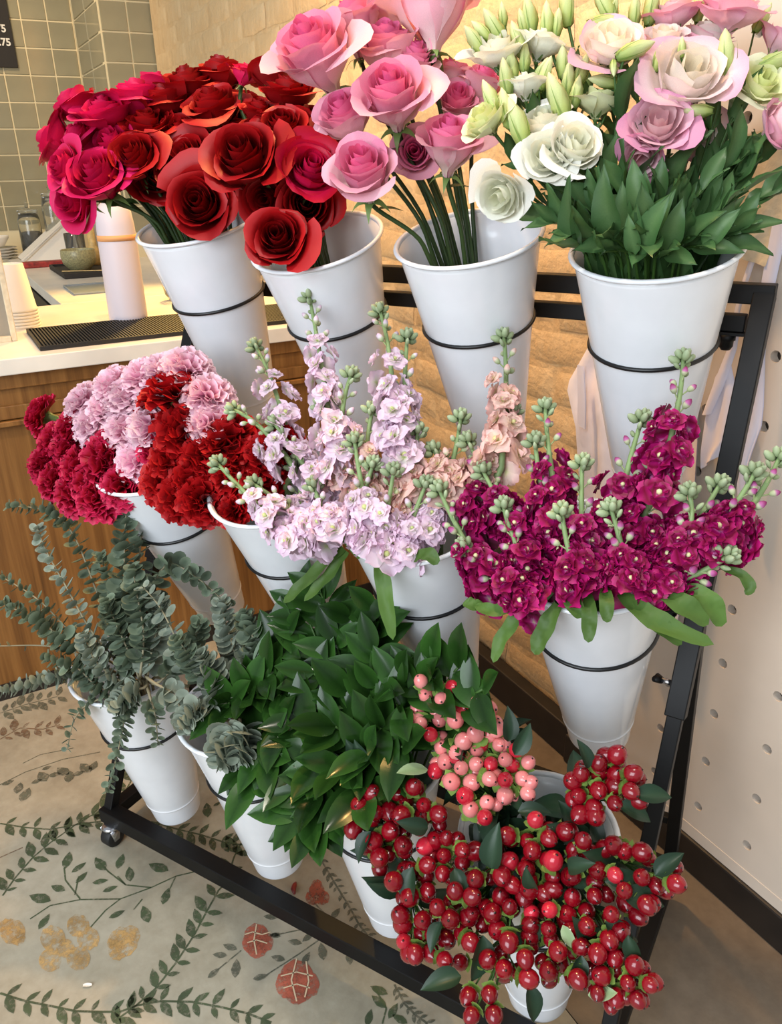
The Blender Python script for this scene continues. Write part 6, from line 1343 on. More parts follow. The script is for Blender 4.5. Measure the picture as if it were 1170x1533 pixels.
LSHOOTS = [('T3', 'leafy lisianthus shoot, leftmost in the bottom row of the leaves above its rim', 'leafy lisianthus shoots', (0.7974, 0.1729, 1.1086)),
 ('T3', 'leafy lisianthus shoot, second from left in the bottom row of the leaves above its rim', 'leafy lisianthus shoots', (0.8232, 0.1748, 1.1064)),
 ('T3', 'leafy lisianthus shoot, fourth from left in the bottom row of the leaves above its rim', 'leafy lisianthus shoots', (0.8532, 0.1853, 1.1036)),
 ('T3', 'leafy lisianthus shoot, third from right in the bottom row of the leaves above its rim', 'leafy lisianthus shoots', (0.8843, 0.204, 1.1029)),
 ('T3', 'leafy lisianthus shoot, second from right in the bottom row of the leaves above its rim', 'leafy lisianthus shoots', (0.9129, 0.2306, 1.1084)),
 ('T3', 'leafy lisianthus shoot, rightmost in the bottom row of the leaves above its rim', 'leafy lisianthus shoots', (0.9337, 0.2581, 1.1123)),
 ('T3', 'leafy lisianthus shoot, leftmost in the top row of the leaves above its rim', 'leafy lisianthus shoots', (0.7727, 0.2504, 1.1907)),
 ('T3', 'leafy lisianthus shoot, third from left in the top row of the leaves above its rim', 'leafy lisianthus shoots', (0.8164, 0.2749, 1.1863)),
 ('T3', 'leafy lisianthus shoot, third from right in the upper row of the leaves above its rim', 'leafy lisianthus shoots', (0.9113, 0.2714, 1.1404)),
 ('T3', 'leafy lisianthus shoot, second from left in the upper row of the leaves above its rim', 'leafy lisianthus shoots', (0.8554, 0.2555, 1.1513)),
 ('T3', 'leafy lisianthus shoot, second from left in the lower row of the leaves above its rim', 'leafy lisianthus shoots', (0.7616, 0.2029, 1.1354)),
 ('T3', 'leafy lisianthus shoot, leftmost in the lower row of the leaves above its rim', 'leafy lisianthus shoots', (0.7665, 0.1793, 1.1334)),
 ('T3', 'leafy lisianthus shoot, leftmost in the upper row of the leaves above its rim', 'leafy lisianthus shoots', (0.7756, 0.2218, 1.156)),
 ('T3', 'leafy lisianthus shoot, fourth from left in the lower row of the leaves above its rim', 'leafy lisianthus shoots', (0.8059, 0.2081, 1.1427)),
 ('T3', 'leafy lisianthus shoot, second from left in the top row of the leaves above its rim', 'leafy lisianthus shoots', (0.8202, 0.2414, 1.1658)),
 ('T3', 'leafy lisianthus shoot, third from right in the lower row of the leaves above its rim', 'leafy lisianthus shoots', (0.8464, 0.2183, 1.1391)),
 ('T3', 'leafy lisianthus shoot, fourth from left in the top row of the leaves above its rim', 'leafy lisianthus shoots', (0.8572, 0.2821, 1.1765)),
 ('T3', 'leafy lisianthus shoot, third from left in the upper row of the leaves above its rim', 'leafy lisianthus shoots', (0.8846, 0.2436, 1.143)),
 ('T3', 'leafy lisianthus shoot, fourth from left in the upper row of the leaves above its rim', 'leafy lisianthus shoots', (0.8967, 0.2747, 1.1645)),
 ('T3', 'leafy lisianthus shoot, third from right in the top row of the leaves above its rim', 'leafy lisianthus shoots', (0.9109, 0.3063, 1.1845)),
 ('T3', 'leafy lisianthus shoot, second from right in the upper row of the leaves above its rim', 'leafy lisianthus shoots', (0.9326, 0.2786, 1.154)),
 ('T3', 'leafy lisianthus shoot, rightmost in the top row of the leaves above its rim', 'leafy lisianthus shoots', (0.9455, 0.334, 1.1975)),
 ('T3', 'leafy lisianthus shoot, rightmost in the upper row of the leaves above its rim', 'leafy lisianthus shoots', (0.9631, 0.3254, 1.1592)),
 ('T3', 'leafy lisianthus shoot, rightmost in the lower row of the leaves above its rim', 'leafy lisianthus shoots', (0.9339, 0.264, 1.1237)),
 ('T3', 'leafy lisianthus shoot, third from left in the lower row of the leaves above its rim', 'leafy lisianthus shoots', (0.7934, 0.1772, 1.1221)),
 ('T3', 'leafy lisianthus shoot, third from left in the bottom row of the leaves above its rim', 'leafy lisianthus shoots', (0.8288, 0.1842, 1.1183)),
 ('T3', 'leafy lisianthus shoot, fourth from right in the bottom row of the leaves above its rim', 'leafy lisianthus shoots', (0.8623, 0.2019, 1.1129)),
 ('T3', 'leafy lisianthus shoot, second from right in the lower row of the leaves above its rim', 'leafy lisianthus shoots', (0.8996, 0.2277, 1.1187)),
 ('T3', 'leafy lisianthus shoot, second from right in the top row of the leaves above its rim', 'leafy lisianthus shoots', (0.9312, 0.3456, 1.1872))]
EUCS = [('B0', 'eucalyptus sprig, tip leftmost in the top row of the leftmost low bucket', 'eucalyptus sprigs', ((0.1306, -0.0022, 0.4384),
 (0.0696, 0.0151, 0.54),
 (0.0083, 0.0324, 0.642),
 (-0.0394, 0.0245, 0.6777),
 (-0.096, -0.0027, 0.6861)), 30, 0.021, 'euc', 1, 2),
 ('B0', 'pale eucalyptus sprig, tip second from left in the top row of the leftmost low bucket', 'eucalyptus sprigs', ((0.1404, -0.016, 0.4499),
 (0.0898, -0.0235, 0.5024),
 (0.0399, -0.0207, 0.5746),
 (0.0001, -0.018, 0.6343),
 (-0.0155, -0.0139, 0.6676)), 26, 0.02, 'euc_pale', 1.1, 2),
 ('B0', 'eucalyptus sprig, tip second from right in the top row of the leftmost low bucket', 'eucalyptus sprigs', ((0.1832, -0.0295, 0.4723),
 (0.1538, -0.0045, 0.5488),
 (0.1313, 0.0298, 0.6352),
 (0.1153, 0.0657, 0.7171)), 36, 0.027, 'euc', 1, 2),
 ('B0', 'eucalyptus sprig, tip rightmost in the top row of the leftmost low bucket', 'eucalyptus sprigs', ((0.1756, -0.0046, 0.4549),
 (0.1385, 0.0335, 0.5499),
 (0.117, 0.0818, 0.6461),
 (0.105, 0.115, 0.7009)), 26, 0.022, 'euc', 1, 2),
 ('B0', 'eucalyptus sprig, tip second from left in the upper row of the leftmost low bucket', 'eucalyptus sprigs', ((0.1478, -0.0361, 0.4516),
 (0.0849, -0.0606, 0.4961),
 (0.0363, -0.0766, 0.5399),
 (-0.0132, -0.1008, 0.5688)), 32, 0.024, 'euc', 1, 2),
 ('B0', 'eucalyptus sprig, tip leftmost in the upper row of the leftmost low bucket', 'eucalyptus sprigs', ((0.1138, -0.0025, 0.4329),
 (0.0399, -0.0162, 0.4699),
 (-0.0392, -0.0222, 0.5284),
 (-0.1146, -0.0372, 0.5647)), 24, 0.018, 'euc', 1, 2),
 ('B0', 'pale eucalyptus sprig, tip leftmost in the bottom row of the leftmost low bucket', 'eucalyptus sprigs', ((0.1473, -0.0464, 0.4319),
 (0.093, -0.0756, 0.4567),
 (0.0545, -0.1101, 0.4518),
 (0.0129, -0.1489, 0.4422)), 28, 0.02, 'euc_pale', 1, 2),
 ('B0', 'pale eucalyptus sprig, tip leftmost in the lower row of the leftmost low bucket', 'eucalyptus sprigs', ((0.1232, -0.0118, 0.4284),
 (0.0291, -0.0478, 0.4711),
 (-0.0573, -0.0981, 0.4761)), 8, 0.012, 'euc_pale', 1, 1),
 ('B0', 'pale eucalyptus sprig, tip second from right in the upper row of the leftmost low bucket', 'eucalyptus sprigs', ((0.2972, -0.0195, 0.4804),
 (0.2682, -0.0086, 0.537),
 (0.2367, -0.004, 0.5842),
 (0.2091, -0.0064, 0.6128)), 12, 0.024, 'euc_pale', 1.3, 2),
 ('B0', 'eucalyptus sprig, tip rightmost in the lower row of the leftmost low bucket', 'eucalyptus sprigs', ((0.2015, -0.0037, 0.4758),
 (0.1859, 0.0212, 0.5692),
 (0.2047, 0.049, 0.6268),
 (0.256, 0.0598, 0.6112),
 (0.3105, 0.063, 0.577)), 30, 0.022, 'euc', 1, 2),
 ('B0', 'eucalyptus sprig, tip third from left in the upper row of the leftmost low bucket', 'eucalyptus sprigs', ((0.2034, -0.0369, 0.4585),
 (0.1778, -0.0312, 0.509),
 (0.1562, -0.0282, 0.5497),
 (0.142, -0.0255, 0.5804)), 26, 0.024, 'euc', 1, 2),
 ('B0', 'pale eucalyptus sprig, tip rightmost in the upper row of the leftmost low bucket', 'eucalyptus sprigs', ((0.2194, -0.037, 0.4642),
 (0.2191, -0.0164, 0.5137),
 (0.2224, 0.0015, 0.5535),
 (0.2207, 0.0115, 0.5837)), 24, 0.024, 'euc_pale', 1, 2),
 ('B0', 'pale eucalyptus sprig, tip third from left in the lower row of the leftmost low bucket', 'eucalyptus sprigs', ((0.1964, -0.046, 0.449),
 (0.1633, -0.0594, 0.471),
 (0.1384, -0.0655, 0.4974),
 (0.1206, -0.0626, 0.5331)), 24, 0.022, 'euc_pale', 1, 2),
 ('B0', 'pale eucalyptus sprig, tip third from right in the bottom row of the leftmost low bucket', 'eucalyptus sprigs', ((0.231, -0.0543, 0.4665),
 (0.2211, -0.0658, 0.4641),
 (0.2106, -0.0824, 0.4524),
 (0.2045, -0.094, 0.4453)), 22, 0.022, 'euc_pale', 1, 2),
 ('B0', 'eucalyptus sprig, tip second from right in the lower row of the leftmost low bucket', 'eucalyptus sprigs', ((0.2511, -0.0375, 0.4755),
 (0.2721, -0.0139, 0.5051),
 (0.2878, 0.0065, 0.5347),
 (0.293, 0.0204, 0.5643)), 22, 0.023, 'euc', 1, 2),
 ('B0', 'pale eucalyptus sprig, tip rightmost in the bottom row of the leftmost low bucket', 'eucalyptus sprigs', ((0.2683, -0.0586, 0.4885),
 (0.2971, -0.0547, 0.4782),
 (0.3208, -0.063, 0.4501),
 (0.3314, -0.072, 0.4362)), 20, 0.02, 'euc_pale', 1, 2),
 ('B0', 'eucalyptus sprig, tip third from left in the bottom row of the leftmost low bucket', 'eucalyptus sprigs', ((0.217, -0.0578, 0.4513),
 (0.21, -0.0748, 0.4346),
 (0.2133, -0.0998, 0.3896),
 (0.214, -0.1372, 0.3233)), 26, 0.017, 'euc', 1, 2),
 ('B0', 'eucalyptus sprig, tip second from right in the bottom row of the leftmost low bucket', 'eucalyptus sprigs', ((0.2496, -0.0599, 0.4582),
 (0.264, -0.0678, 0.4378),
 (0.2789, -0.0832, 0.4019)), 12, 0.017, 'euc', 1, 2),
 ('B0', 'eucalyptus sprig, tip second from left in the bottom row of the leftmost low bucket', 'eucalyptus sprigs', ((0.1812, -0.0479, 0.4385),
 (0.1412, -0.0825, 0.4269),
 (0.1234, -0.1086, 0.4052),
 (0.125, -0.1327, 0.3641)), 14, 0.015, 'euc', 1, 2),
 ('B0', 'eucalyptus sprig, tip third from left in the top row of the leftmost low bucket', 'eucalyptus sprigs', ((0.1684, -0.014, 0.4452),
 (0.1277, -0.01, 0.4939),
 (0.0994, 0.0167, 0.5724),
 (0.0724, 0.0293, 0.6214)), 28, 0.022, 'euc', 1, 2),
 ('B0', 'eucalyptus sprig, tip third from right in the upper row of the leftmost low bucket', 'eucalyptus sprigs', ((0.2156, -0.0443, 0.4797),
 (0.2107, -0.0218, 0.5384),
 (0.1925, -0.0074, 0.5971),
 (0.181, 0.0013, 0.6366)), 26, 0.024, 'euc', 1, 2),
 ('B0', 'eucalyptus sprig, tip second from left in the lower row of the leftmost low bucket', 'eucalyptus sprigs', ((0.1847, -0.0433, 0.4432),
 (0.1463, -0.0696, 0.4461),
 (0.1111, -0.0793, 0.4778),
 (0.0701, -0.0999, 0.4951)), 24, 0.022, 'euc', 1, 2),
 ('B1', 'pale eucalyptus sprig, tip second from right in the lower row of the second low bucket', 'eucalyptus sprigs', ((0.4203, -0.0615, 0.4757),
 (0.4253, -0.0713, 0.4671),
 (0.4264, -0.0856, 0.4544),
 (0.4276, -0.0997, 0.4419)), 24, 0.032, 'euc_pale', 1, 2),
 ('B1', 'pale eucalyptus sprig, tip rightmost in the lower row of the second low bucket', 'eucalyptus sprigs', ((0.4343, -0.0626, 0.4819),
 (0.4457, -0.0707, 0.469),
 (0.4507, -0.0825, 0.4564),
 (0.4537, -0.0924, 0.45)), 20, 0.03, 'euc_pale', 1, 2),
 ('B1', 'pale eucalyptus sprig, tip leftmost in the lower row of the second low bucket', 'eucalyptus sprigs', ((0.3703, -0.0514, 0.4553),
 (0.3541, -0.0584, 0.4777),
 (0.3478, -0.0731, 0.4732),
 (0.3466, -0.0868, 0.4643)), 20, 0.024, 'euc_pale', 1, 2),
 ('B1', 'pale eucalyptus sprig, tip second from left in the lower row of the second low bucket', 'eucalyptus sprigs', ((0.3689, -0.0336, 0.4669),
 (0.3565, -0.0274, 0.4941),
 (0.3425, -0.0221, 0.5215),
 (0.3286, -0.0213, 0.5398)), 24, 0.026, 'euc_pale', 1, 2),
 ('B1', 'pale eucalyptus sprig, tip rightmost in the upper row of the second low bucket', 'eucalyptus sprigs', ((0.37, -0.0046, 0.4725),
 (0.3727, 0.0292, 0.519),
 (0.3881, 0.0614, 0.5473),
 (0.3969, 0.0851, 0.5667)), 30, 0.026, 'euc_pale', 1, 2),
 ('B1', 'pale eucalyptus sprig, tip second from left in the upper row of the second low bucket', 'eucalyptus sprigs', ((0.3535, 0.0049, 0.4606),
 (0.347, 0.0302, 0.51),
 (0.323, 0.0427, 0.5555),
 (0.307, 0.0531, 0.5869)), 28, 0.024, 'euc_pale', 1, 2),
 ('B1', 'eucalyptus sprig, tip leftmost in the upper row of the second low bucket', 'eucalyptus sprigs', ((0.3608, -0.0243, 0.4698),
 (0.3299, -0.0277, 0.5088),
 (0.3147, -0.0287, 0.5337),
 (0.2944, -0.0305, 0.5631)), 24, 0.024, 'euc', 1, 2),
 ('B1', 'eucalyptus sprig, tip second from right in the upper row of the second low bucket', 'eucalyptus sprigs', ((0.3845, -0.0055, 0.4784),
 (0.3935, 0.0285, 0.5262),
 (0.3754, 0.0394, 0.5612),
 (0.3601, 0.0452, 0.5827)), 26, 0.024, 'euc', 1, 2)]
RUSCUS = [('B2', 'glossy dark ruscus, tip second from left in the top row of the ruscus', 'ruscus stems', (0.4503, 0.0692, 0.6098), 11),
 ('B2', 'glossy dark ruscus, tip third from left in the top row of the ruscus', 'ruscus stems', (0.477, 0.0839, 0.632), 11),
 ('B2', 'glossy dark ruscus, tip fourth from right in the top row of the ruscus', 'ruscus stems', (0.5749, 0.0735, 0.6385), 11),
 ('B2', 'glossy dark ruscus, tip fifth from left in the top row of the ruscus', 'ruscus stems', (0.5418, 0.0641, 0.62), 11),
 ('B1', 'glossy dark ruscus, tip leftmost in the top row of the ruscus', 'ruscus stems', (0.4441, 0.0417, 0.5752), 11),
 ('B2', 'glossy dark ruscus, tip second from right in the top row of the ruscus', 'ruscus stems', (0.6871, 0.0205, 0.6099), 11),
 ('B2', 'glossy dark ruscus, tip rightmost in the top row of the ruscus', 'ruscus stems', (0.7292, 0.0208, 0.6259), 11),
 ('B2', 'glossy dark ruscus, tip rightmost in the upper row of the ruscus', 'ruscus stems', (0.7722, 0.0005, 0.6221), 11),
 ('B2', 'glossy dark ruscus, tip third from left in the upper row of the ruscus', 'ruscus stems', (0.5126, 0.0107, 0.5502), 11),
 ('B2', 'glossy dark ruscus, tip fourth from left in the upper row of the ruscus', 'ruscus stems', (0.5809, -0.0045, 0.5486), 11),
 ('B2', 'glossy dark ruscus, tip fifth from left in the upper row of the ruscus', 'ruscus stems', (0.6189, 0.003, 0.5681), 11),
 ('B2', 'glossy dark ruscus, tip second from right in the lower row of the ruscus', 'ruscus stems', (0.6684, -0.0123, 0.5668), 11),
 ('B2', 'glossy dark ruscus, tip fourth from right in the lower row of the ruscus', 'ruscus stems', (0.5772, -0.0334, 0.5143), 11),
 ('B2', 'glossy dark ruscus, tip fifth from left in the lower row of the ruscus', 'ruscus stems', (0.5174, -0.0317, 0.501), 11),
 ('B1', 'glossy dark ruscus, tip second from left in the lower row of the ruscus', 'ruscus stems', (0.4835, -0.0651, 0.4539), 11),
 ('B1', 'glossy dark ruscus, tip leftmost in the bottom row of the ruscus', 'ruscus stems', (0.4757, -0.0881, 0.4248), 11),
 ('B2', 'glossy dark ruscus, tip second from left in the bottom row of the ruscus', 'ruscus stems', (0.5399, -0.0787, 0.4517), 11),
 ('B2', 'glossy dark ruscus, tip fifth from left in the bottom row of the ruscus', 'ruscus stems', (0.5947, -0.1173, 0.4241), 11),
 ('B2', 'glossy dark ruscus, tip third from right in the bottom row of the ruscus', 'ruscus stems', (0.6025, -0.0682, 0.4821), 11),
 ('B2', 'glossy dark ruscus, tip rightmost in the bottom row of the ruscus', 'ruscus stems', (0.6424, -0.0535, 0.5118), 11),
 ('B2', 'glossy dark ruscus, tip rightmost in the lower row of the ruscus', 'ruscus stems', (0.6878, -0.0466, 0.5361), 11),
 ('B1', 'glossy dark ruscus, tip leftmost in the upper row of the ruscus', 'ruscus stems', (0.4123, -0.0172, 0.4982), 11),
 ('B1', 'glossy dark ruscus, tip leftmost in the lower row of the ruscus', 'ruscus stems', (0.3824, -0.0295, 0.4788), 11),
 ('B2', 'glossy dark ruscus, tip fourth from left in the bottom row of the ruscus', 'ruscus stems', (0.5741, -0.0961, 0.4414), 11),
 ('B2', 'glossy dark ruscus, tip fourth from right in the upper row of the ruscus', 'ruscus stems', (0.6531, 0.0109, 0.5877), 11),
 ('B2', 'glossy dark ruscus, tip fourth from left in the top row of the ruscus', 'ruscus stems', (0.5275, 0.0415, 0.59), 11),
 ('B2', 'glossy dark ruscus, tip third from right in the top row of the ruscus', 'ruscus stems', (0.5975, 0.0355, 0.5995), 11),
 ('B1', 'glossy dark ruscus, tip third from left in the lower row of the ruscus', 'ruscus stems', (0.4689, -0.0127, 0.5134), 11),
 ('B2', 'glossy dark ruscus, tip second from right in the bottom row of the ruscus', 'ruscus stems', (0.6563, -0.0881, 0.4785), 11),
 ('B2', 'glossy dark ruscus, tip second from right in the upper row of the ruscus', 'ruscus stems', (0.7075, 0.0039, 0.599), 11),
 ('B2', 'glossy dark ruscus, tip third from right in the lower row of the ruscus', 'ruscus stems', (0.6474, -0.0314, 0.5383), 11),
 ('B2', 'glossy dark ruscus, tip fourth from right in the bottom row of the ruscus', 'ruscus stems', (0.5729, -0.0643, 0.4775), 11),
 ('B1', 'glossy dark ruscus, tip fourth from left in the lower row of the ruscus', 'ruscus stems', (0.4887, -0.0415, 0.4829), 11),
 ('B2', 'glossy dark ruscus, tip third from right in the upper row of the ruscus', 'ruscus stems', (0.6768, 0.0041, 0.588), 11),
 ('B2', 'glossy dark ruscus, tip third from left in the bottom row of the ruscus', 'ruscus stems', (0.5741, -0.1076, 0.4284), 11),
 ('B1', 'glossy dark ruscus, tip second from left in the upper row of the ruscus', 'ruscus stems', (0.4336, 0.0026, 0.5259), 11)]
HYPS = [('B3', 'branch of glossy red berries, second from right in the lower row of its colour', 'red berry stems', [((0.9262, -0.1037, 0.4499),
 (-0.115, -0.739, 0.664), 0.0104, 'red'),
 ((0.9107, -0.1191, 0.4624),
 (-0.309, -0.844, 0.439), 0.0089, 'rose'),
 ((0.9522, -0.1201, 0.4649),
 (0.371, -0.636, 0.676), 0.0098, 'red'),
 ((0.9353, -0.1174, 0.4425),
 (0.045, -0.985, 0.164), 0.0104, 'red'),
 ((0.9523, -0.1083, 0.4493),
 (0.916, -0.216, 0.339), 0.0092, 'red'),
 ((0.9271, -0.0925, 0.4645),
 (0.008, -0.273, 0.962), 0.0102, 'red'),
 ((0.9245, -0.1003, 0.4337),
 (0.2, -0.87, 0.452), 0.0112, 'red'),
 ((0.9437, -0.0916, 0.4509),
 (0.418, -0.619, 0.665), 0.0105, 'red')], [((0.9277, -0.1227, 0.4539),
 (0.716, -0.454, -0.531), 0.0241, 1)]),
 ('B2', 'branch of glossy red berries, leftmost in the top row of its colour', 'red berry stems', [((0.661, -0.1215, 0.4542),
 (0.356, -0.9, -0.254), 0.013, 'red'),
 ((0.6992, -0.078, 0.4924),
 (0.642, -0.53, 0.555), 0.0103, 'red'),
 ((0.6842, -0.107, 0.4784),
 (0.134, -0.964, 0.231), 0.0102, 'red'),
 ((0.6696, -0.0881, 0.4897),
 (0.438, -0.201, 0.876), 0.0101, 'red'),
 ((0.6597, -0.1051, 0.4774),
 (0.107, -0.811, 0.575), 0.0119, 'red'),
 ((0.6777, -0.1017, 0.461),
 (0.615, -0.565, 0.55), 0.0105, 'red'),
 ((0.6884, -0.0606, 0.4967),
 (0.607, -0.121, 0.785), 0.0118, 'red'),
 ((0.6518, -0.112, 0.4562),
 (-0.091, -0.841, 0.534), 0.0128, 'red'),
 ((0.6676, -0.0886, 0.4866),
 (0.643, -0.41, 0.647), 0.0123, 'red'),
 ((0.6963, -0.0945, 0.4753),
 (0.563, -0.818, 0.118), 0.0127, 'red')], []),
 ('B2', 'branch of glossy red berries, second from left in the top row of its colour', 'red berry stems', [((0.7062, -0.1343, 0.4425),
 (0.553, -0.543, 0.632), 0.0124, 'red'),
 ((0.7284, -0.1163, 0.4576),
 (0.425, -0.623, 0.657), 0.0119, 'red'),
 ((0.6907, -0.1226, 0.4498),
 (0.209, -0.858, 0.47), 0.0122, 'red'),
 ((0.7063, -0.1075, 0.4614),
 (0.646, -0.314, 0.696), 0.0121, 'red'),
 ((0.6814, -0.125, 0.44),
 (-0.269, -0.808, 0.524), 0.0119, 'red'),
 ((0.7155, -0.0931, 0.4486),
 (0.582, -0.24, 0.777), 0.0108, 'red'),
 ((0.7279, -0.1117, 0.4452),
 (0.839, -0.37, 0.399), 0.0108, 'red'),
 ((0.7063, -0.1136, 0.429),
 (0.433, -0.83, 0.352), 0.0104, 'red'),
 ((0.6967, -0.1, 0.4475),
 (0.073, -0.349, 0.934), 0.0116, 'red'),
 ((0.7023, -0.128, 0.4166),
 (0.553, -0.793, -0.255), 0.0111, 'red')], [((0.6863, -0.1209, 0.4619),
 (-0.21, -0.788, -0.578), 0.0353, 0)]),
 ('B3', 'branch of glossy red berries, third from left in the upper row of its colour', 'red berry stems', [((0.9006, -0.0853, 0.4971),
 (0.312, -0.125, 0.942), 0.0117, 'rose'),
 ((0.9049, -0.0914, 0.4624),
 (0.86, -0.183, 0.476), 0.0115, 'red'),
 ((0.8737, -0.0933, 0.4771),
 (0.197, -0.437, 0.878), 0.011, 'red'),
 ((0.8819, -0.105, 0.4613),
 (-0.162, -0.783, 0.601), 0.0112, 'red'),
 ((0.8928, -0.0786, 0.4877),
 (0.495, -0.081, 0.865), 0.0103, 'red'),
 ((0.8788, -0.0977, 0.4664),
 (0.019, -0.841, 0.541), 0.0103, 'red'),
 ((0.8977, -0.0989, 0.4584),
 (0.775, -0.593, 0.22), 0.0102, 'red'),
 ((0.8718, -0.0851, 0.4769),
 (0.031, -0.39, 0.92), 0.0092, 'red'),
 ((0.9007, -0.0831, 0.4714),
 (0.743, -0.399, 0.538), 0.0092, 'red'),
 ((0.8776, -0.1059, 0.4486),
 (0.241, -0.966, -0.093), 0.0116, 'red')], [((0.8889, -0.1067, 0.4695),
 (-0.247, -0.442, 0.862), 0.0292, 0)]),
 ('B3', 'branch of glossy red berries, second from left in the lower row of its colour', 'red berry stems', [((0.8089, -0.151, 0.4205),
 (0.174, -0.724, 0.668), 0.0116, 'red'),
 ((0.8069, -0.1357, 0.4479),
 (-0.056, -0.225, 0.973), 0.0107, 'red'),
 ((0.8283, -0.1355, 0.425),
 (0.313, -0.547, 0.776), 0.0096, 'red'),
 ((0.8381, -0.1574, 0.4082),
 (0.904, -0.415, 0.107), 0.0112, 'red'),
 ((0.7928, -0.1513, 0.4299),
 (0.044, -0.416, 0.908), 0.0101, 'red'),
 ((0.827, -0.1325, 0.4476),
 (0.675, -0.127, 0.726), 0.0112, 'red'),
 ((0.7954, -0.1179, 0.4057),
 (0.057, -0.603, 0.795), 0.0124, 'red'),
 ((0.839, -0.1401, 0.3866),
 (0.676, -0.682, 0.279), 0.0094, 'red'),
 ((0.8218, -0.1433, 0.3976),
 (0.37, -0.737, 0.566), 0.0117, 'red'),
 ((0.8245, -0.1364, 0.4176),
 (0.399, -0.777, 0.487), 0.0116, 'red')], [((0.7994, -0.1546, 0.4143),
 (-0.082, -0.926, -0.37), 0.0301, 0)]),
 ('B3', 'branch of glossy red berries, rightmost in the bottom row of its colour', 'red berry stems', [((0.9953, -0.1461, 0.4154),
 (0.109, -0.993, 0.036), 0.0106, 'red'),
 ((0.9792, -0.1589, 0.4266),
 (0.175, -0.98, 0.099), 0.0084, 'red'),
 ((0.9776, -0.1458, 0.4368),
 (-0.322, -0.705, 0.631), 0.0107, 'red'),
 ((1.0161, -0.1471, 0.4291),
 (0.802, -0.596, 0.037), 0.0093, 'red'),
 ((1.004, -0.1431, 0.4401),
 (0.291, -0.857, 0.426), 0.0085, 'red'),
 ((1.0247, -0.141, 0.4497),
 (0.774, -0.323, 0.544), 0.0084, 'red'),
 ((1.0059, -0.1305, 0.4539),
 (0.183, -0.153, 0.971), 0.0104, 'red'),
 ((0.9744, -0.1467, 0.4105),
 (0.089, -0.974, 0.21), 0.0086, 'red'),
 ((0.992, -0.1506, 0.4072),
 (0.306, -0.95, 0.058), 0.0085, 'red'),
 ((1.0253, -0.1205, 0.4296),
 (0.936, -0.113, 0.332), 0.0096, 'red'),
 ((1.0178, -0.1365, 0.4184),
 (0.906, -0.408, 0.109), 0.009, 'red'),
 ((1.004, -0.12, 0.4167),
 (0.454, -0.319, 0.832), 0.0103, 'red'),
 ((1.0113, -0.1109, 0.4293),
 (0.623, -0.207, 0.754), 0.0092, 'red'),
 ((0.9877, -0.1225, 0.4264),
 (0.178, -0.318, 0.931), 0.0097, 'red'),
 ((1.0029, -0.1405, 0.4165),
 (0.708, -0.443, 0.55), 0.0089, 'red')], []),
 ('B3', 'branch of glossy red berries, rightmost in the top row of its colour', 'red berry stems', [((0.9608, -0.0239, 0.5718),
 (0.771, -0.605, 0.199), 0.0102, 'red'),
 ((0.8998, -0.0281, 0.5356),
 (0.159, -0.986, -0.044), 0.0098, 'red'),
 ((0.9468, -0.0299, 0.5532),
 (0.431, -0.834, 0.343), 0.0094, 'red'),
 ((0.9032, -0.0168, 0.5661),
 (0.029, -0.337, 0.941), 0.0103, 'red'),
 ((0.9379, 0.0004, 0.5666),
 (0.185, -0.443, 0.877), 0.0116, 'red'),
 ((0.9297, -0.0396, 0.5349),
 (0.246, -0.936, 0.253), 0.0117, 'red'),
 ((0.9263, -0.0232, 0.5566),
 (0.423, -0.877, 0.227), 0.0106, 'red'),
 ((0.9352, 0.0072, 0.5887),
 (0.388, -0.035, 0.921), 0.0119, 'red'),
 ((0.9188, -0.0041, 0.578),
 (0.188, -0.13, 0.974), 0.0102, 'red'),
 ((0.9577, -0.0063, 0.5818),
 (0.72, 0.091, 0.688), 0.0109, 'red'),
 ((0.9005, -0.0013, 0.5599),
 (-0.23, -0.453, 0.862), 0.0106, 'red'),
 ((0.9469, -0.0142, 0.5425),
 (0.784, -0.434, 0.443), 0.0096, 'red'),
 ((0.935, 0.0164, 0.5622),
 (0.38, -0.051, 0.924), 0.0117, 'red'),
 ((0.9055, -0.0286, 0.5438),
 (-0.209, -0.865, 0.457), 0.0098, 'red'),
 ((0.9259, -0.0327, 0.54),
 (0.558, -0.77, 0.31), 0.0105, 'red'),
 ((0.9194, -0.0095, 0.5414),
 (0.408, -0.465, 0.786), 0.0111, 'red'),
 ((0.9593, 0.0099, 0.563),
 (0.931, -0.106, 0.349), 0.01, 'red'),
 ((0.9687, -0.0167, 0.5571),
 (0.873, -0.451, 0.187), 0.0106, 'red'),
 ((0.9397, -0.0089, 0.5578),
 (0.713, -0.415, 0.565), 0.0116, 'red'),
 ((0.9222, 0.0088, 0.5801),
 (0.434, -0.217, 0.875), 0.011, 'red'),
 ((0.9179, 0.002, 0.5617),
 (0.269, -0.264, 0.926), 0.0119, 'red'),
 ((0.9123, -0.0388, 0.5283),
 (-0.192, -0.979, 0.072), 0.0118, 'red'),
 ((0.8948, -0.0183, 0.5525),
 (-0.305, -0.782, 0.544), 0.0116, 'red')], [((0.9646, -0.0217, 0.5672),
 (0.912, 0.383, 0.148), 0.0361, 0),
 ((0.9506, -0.032, 0.5551),
 (0.95, 0.238, -0.202), 0.0362, 0),
 ((0.9098, -0.0143, 0.5743),
 (-0.255, 0.086, 0.963), 0.0299, 0)]),
 ('B3', 'branch of glossy red berries, leftmost in the upper row of its colour', 'red berry stems', [((0.8007, -0.1055, 0.4772),
 (0.618, -0.667, 0.417), 0.0097, 'red'),
 ((0.7825, -0.1193, 0.4441),
 (0.393, -0.906, -0.158), 0.0095, 'red'),
 ((0.7498, -0.1019, 0.4541),
 (-0.31, -0.882, 0.355), 0.0115, 'rose'),
 ((0.776, -0.1041, 0.4544),
 (0.069, -0.9, 0.431), 0.0095, 'red'),
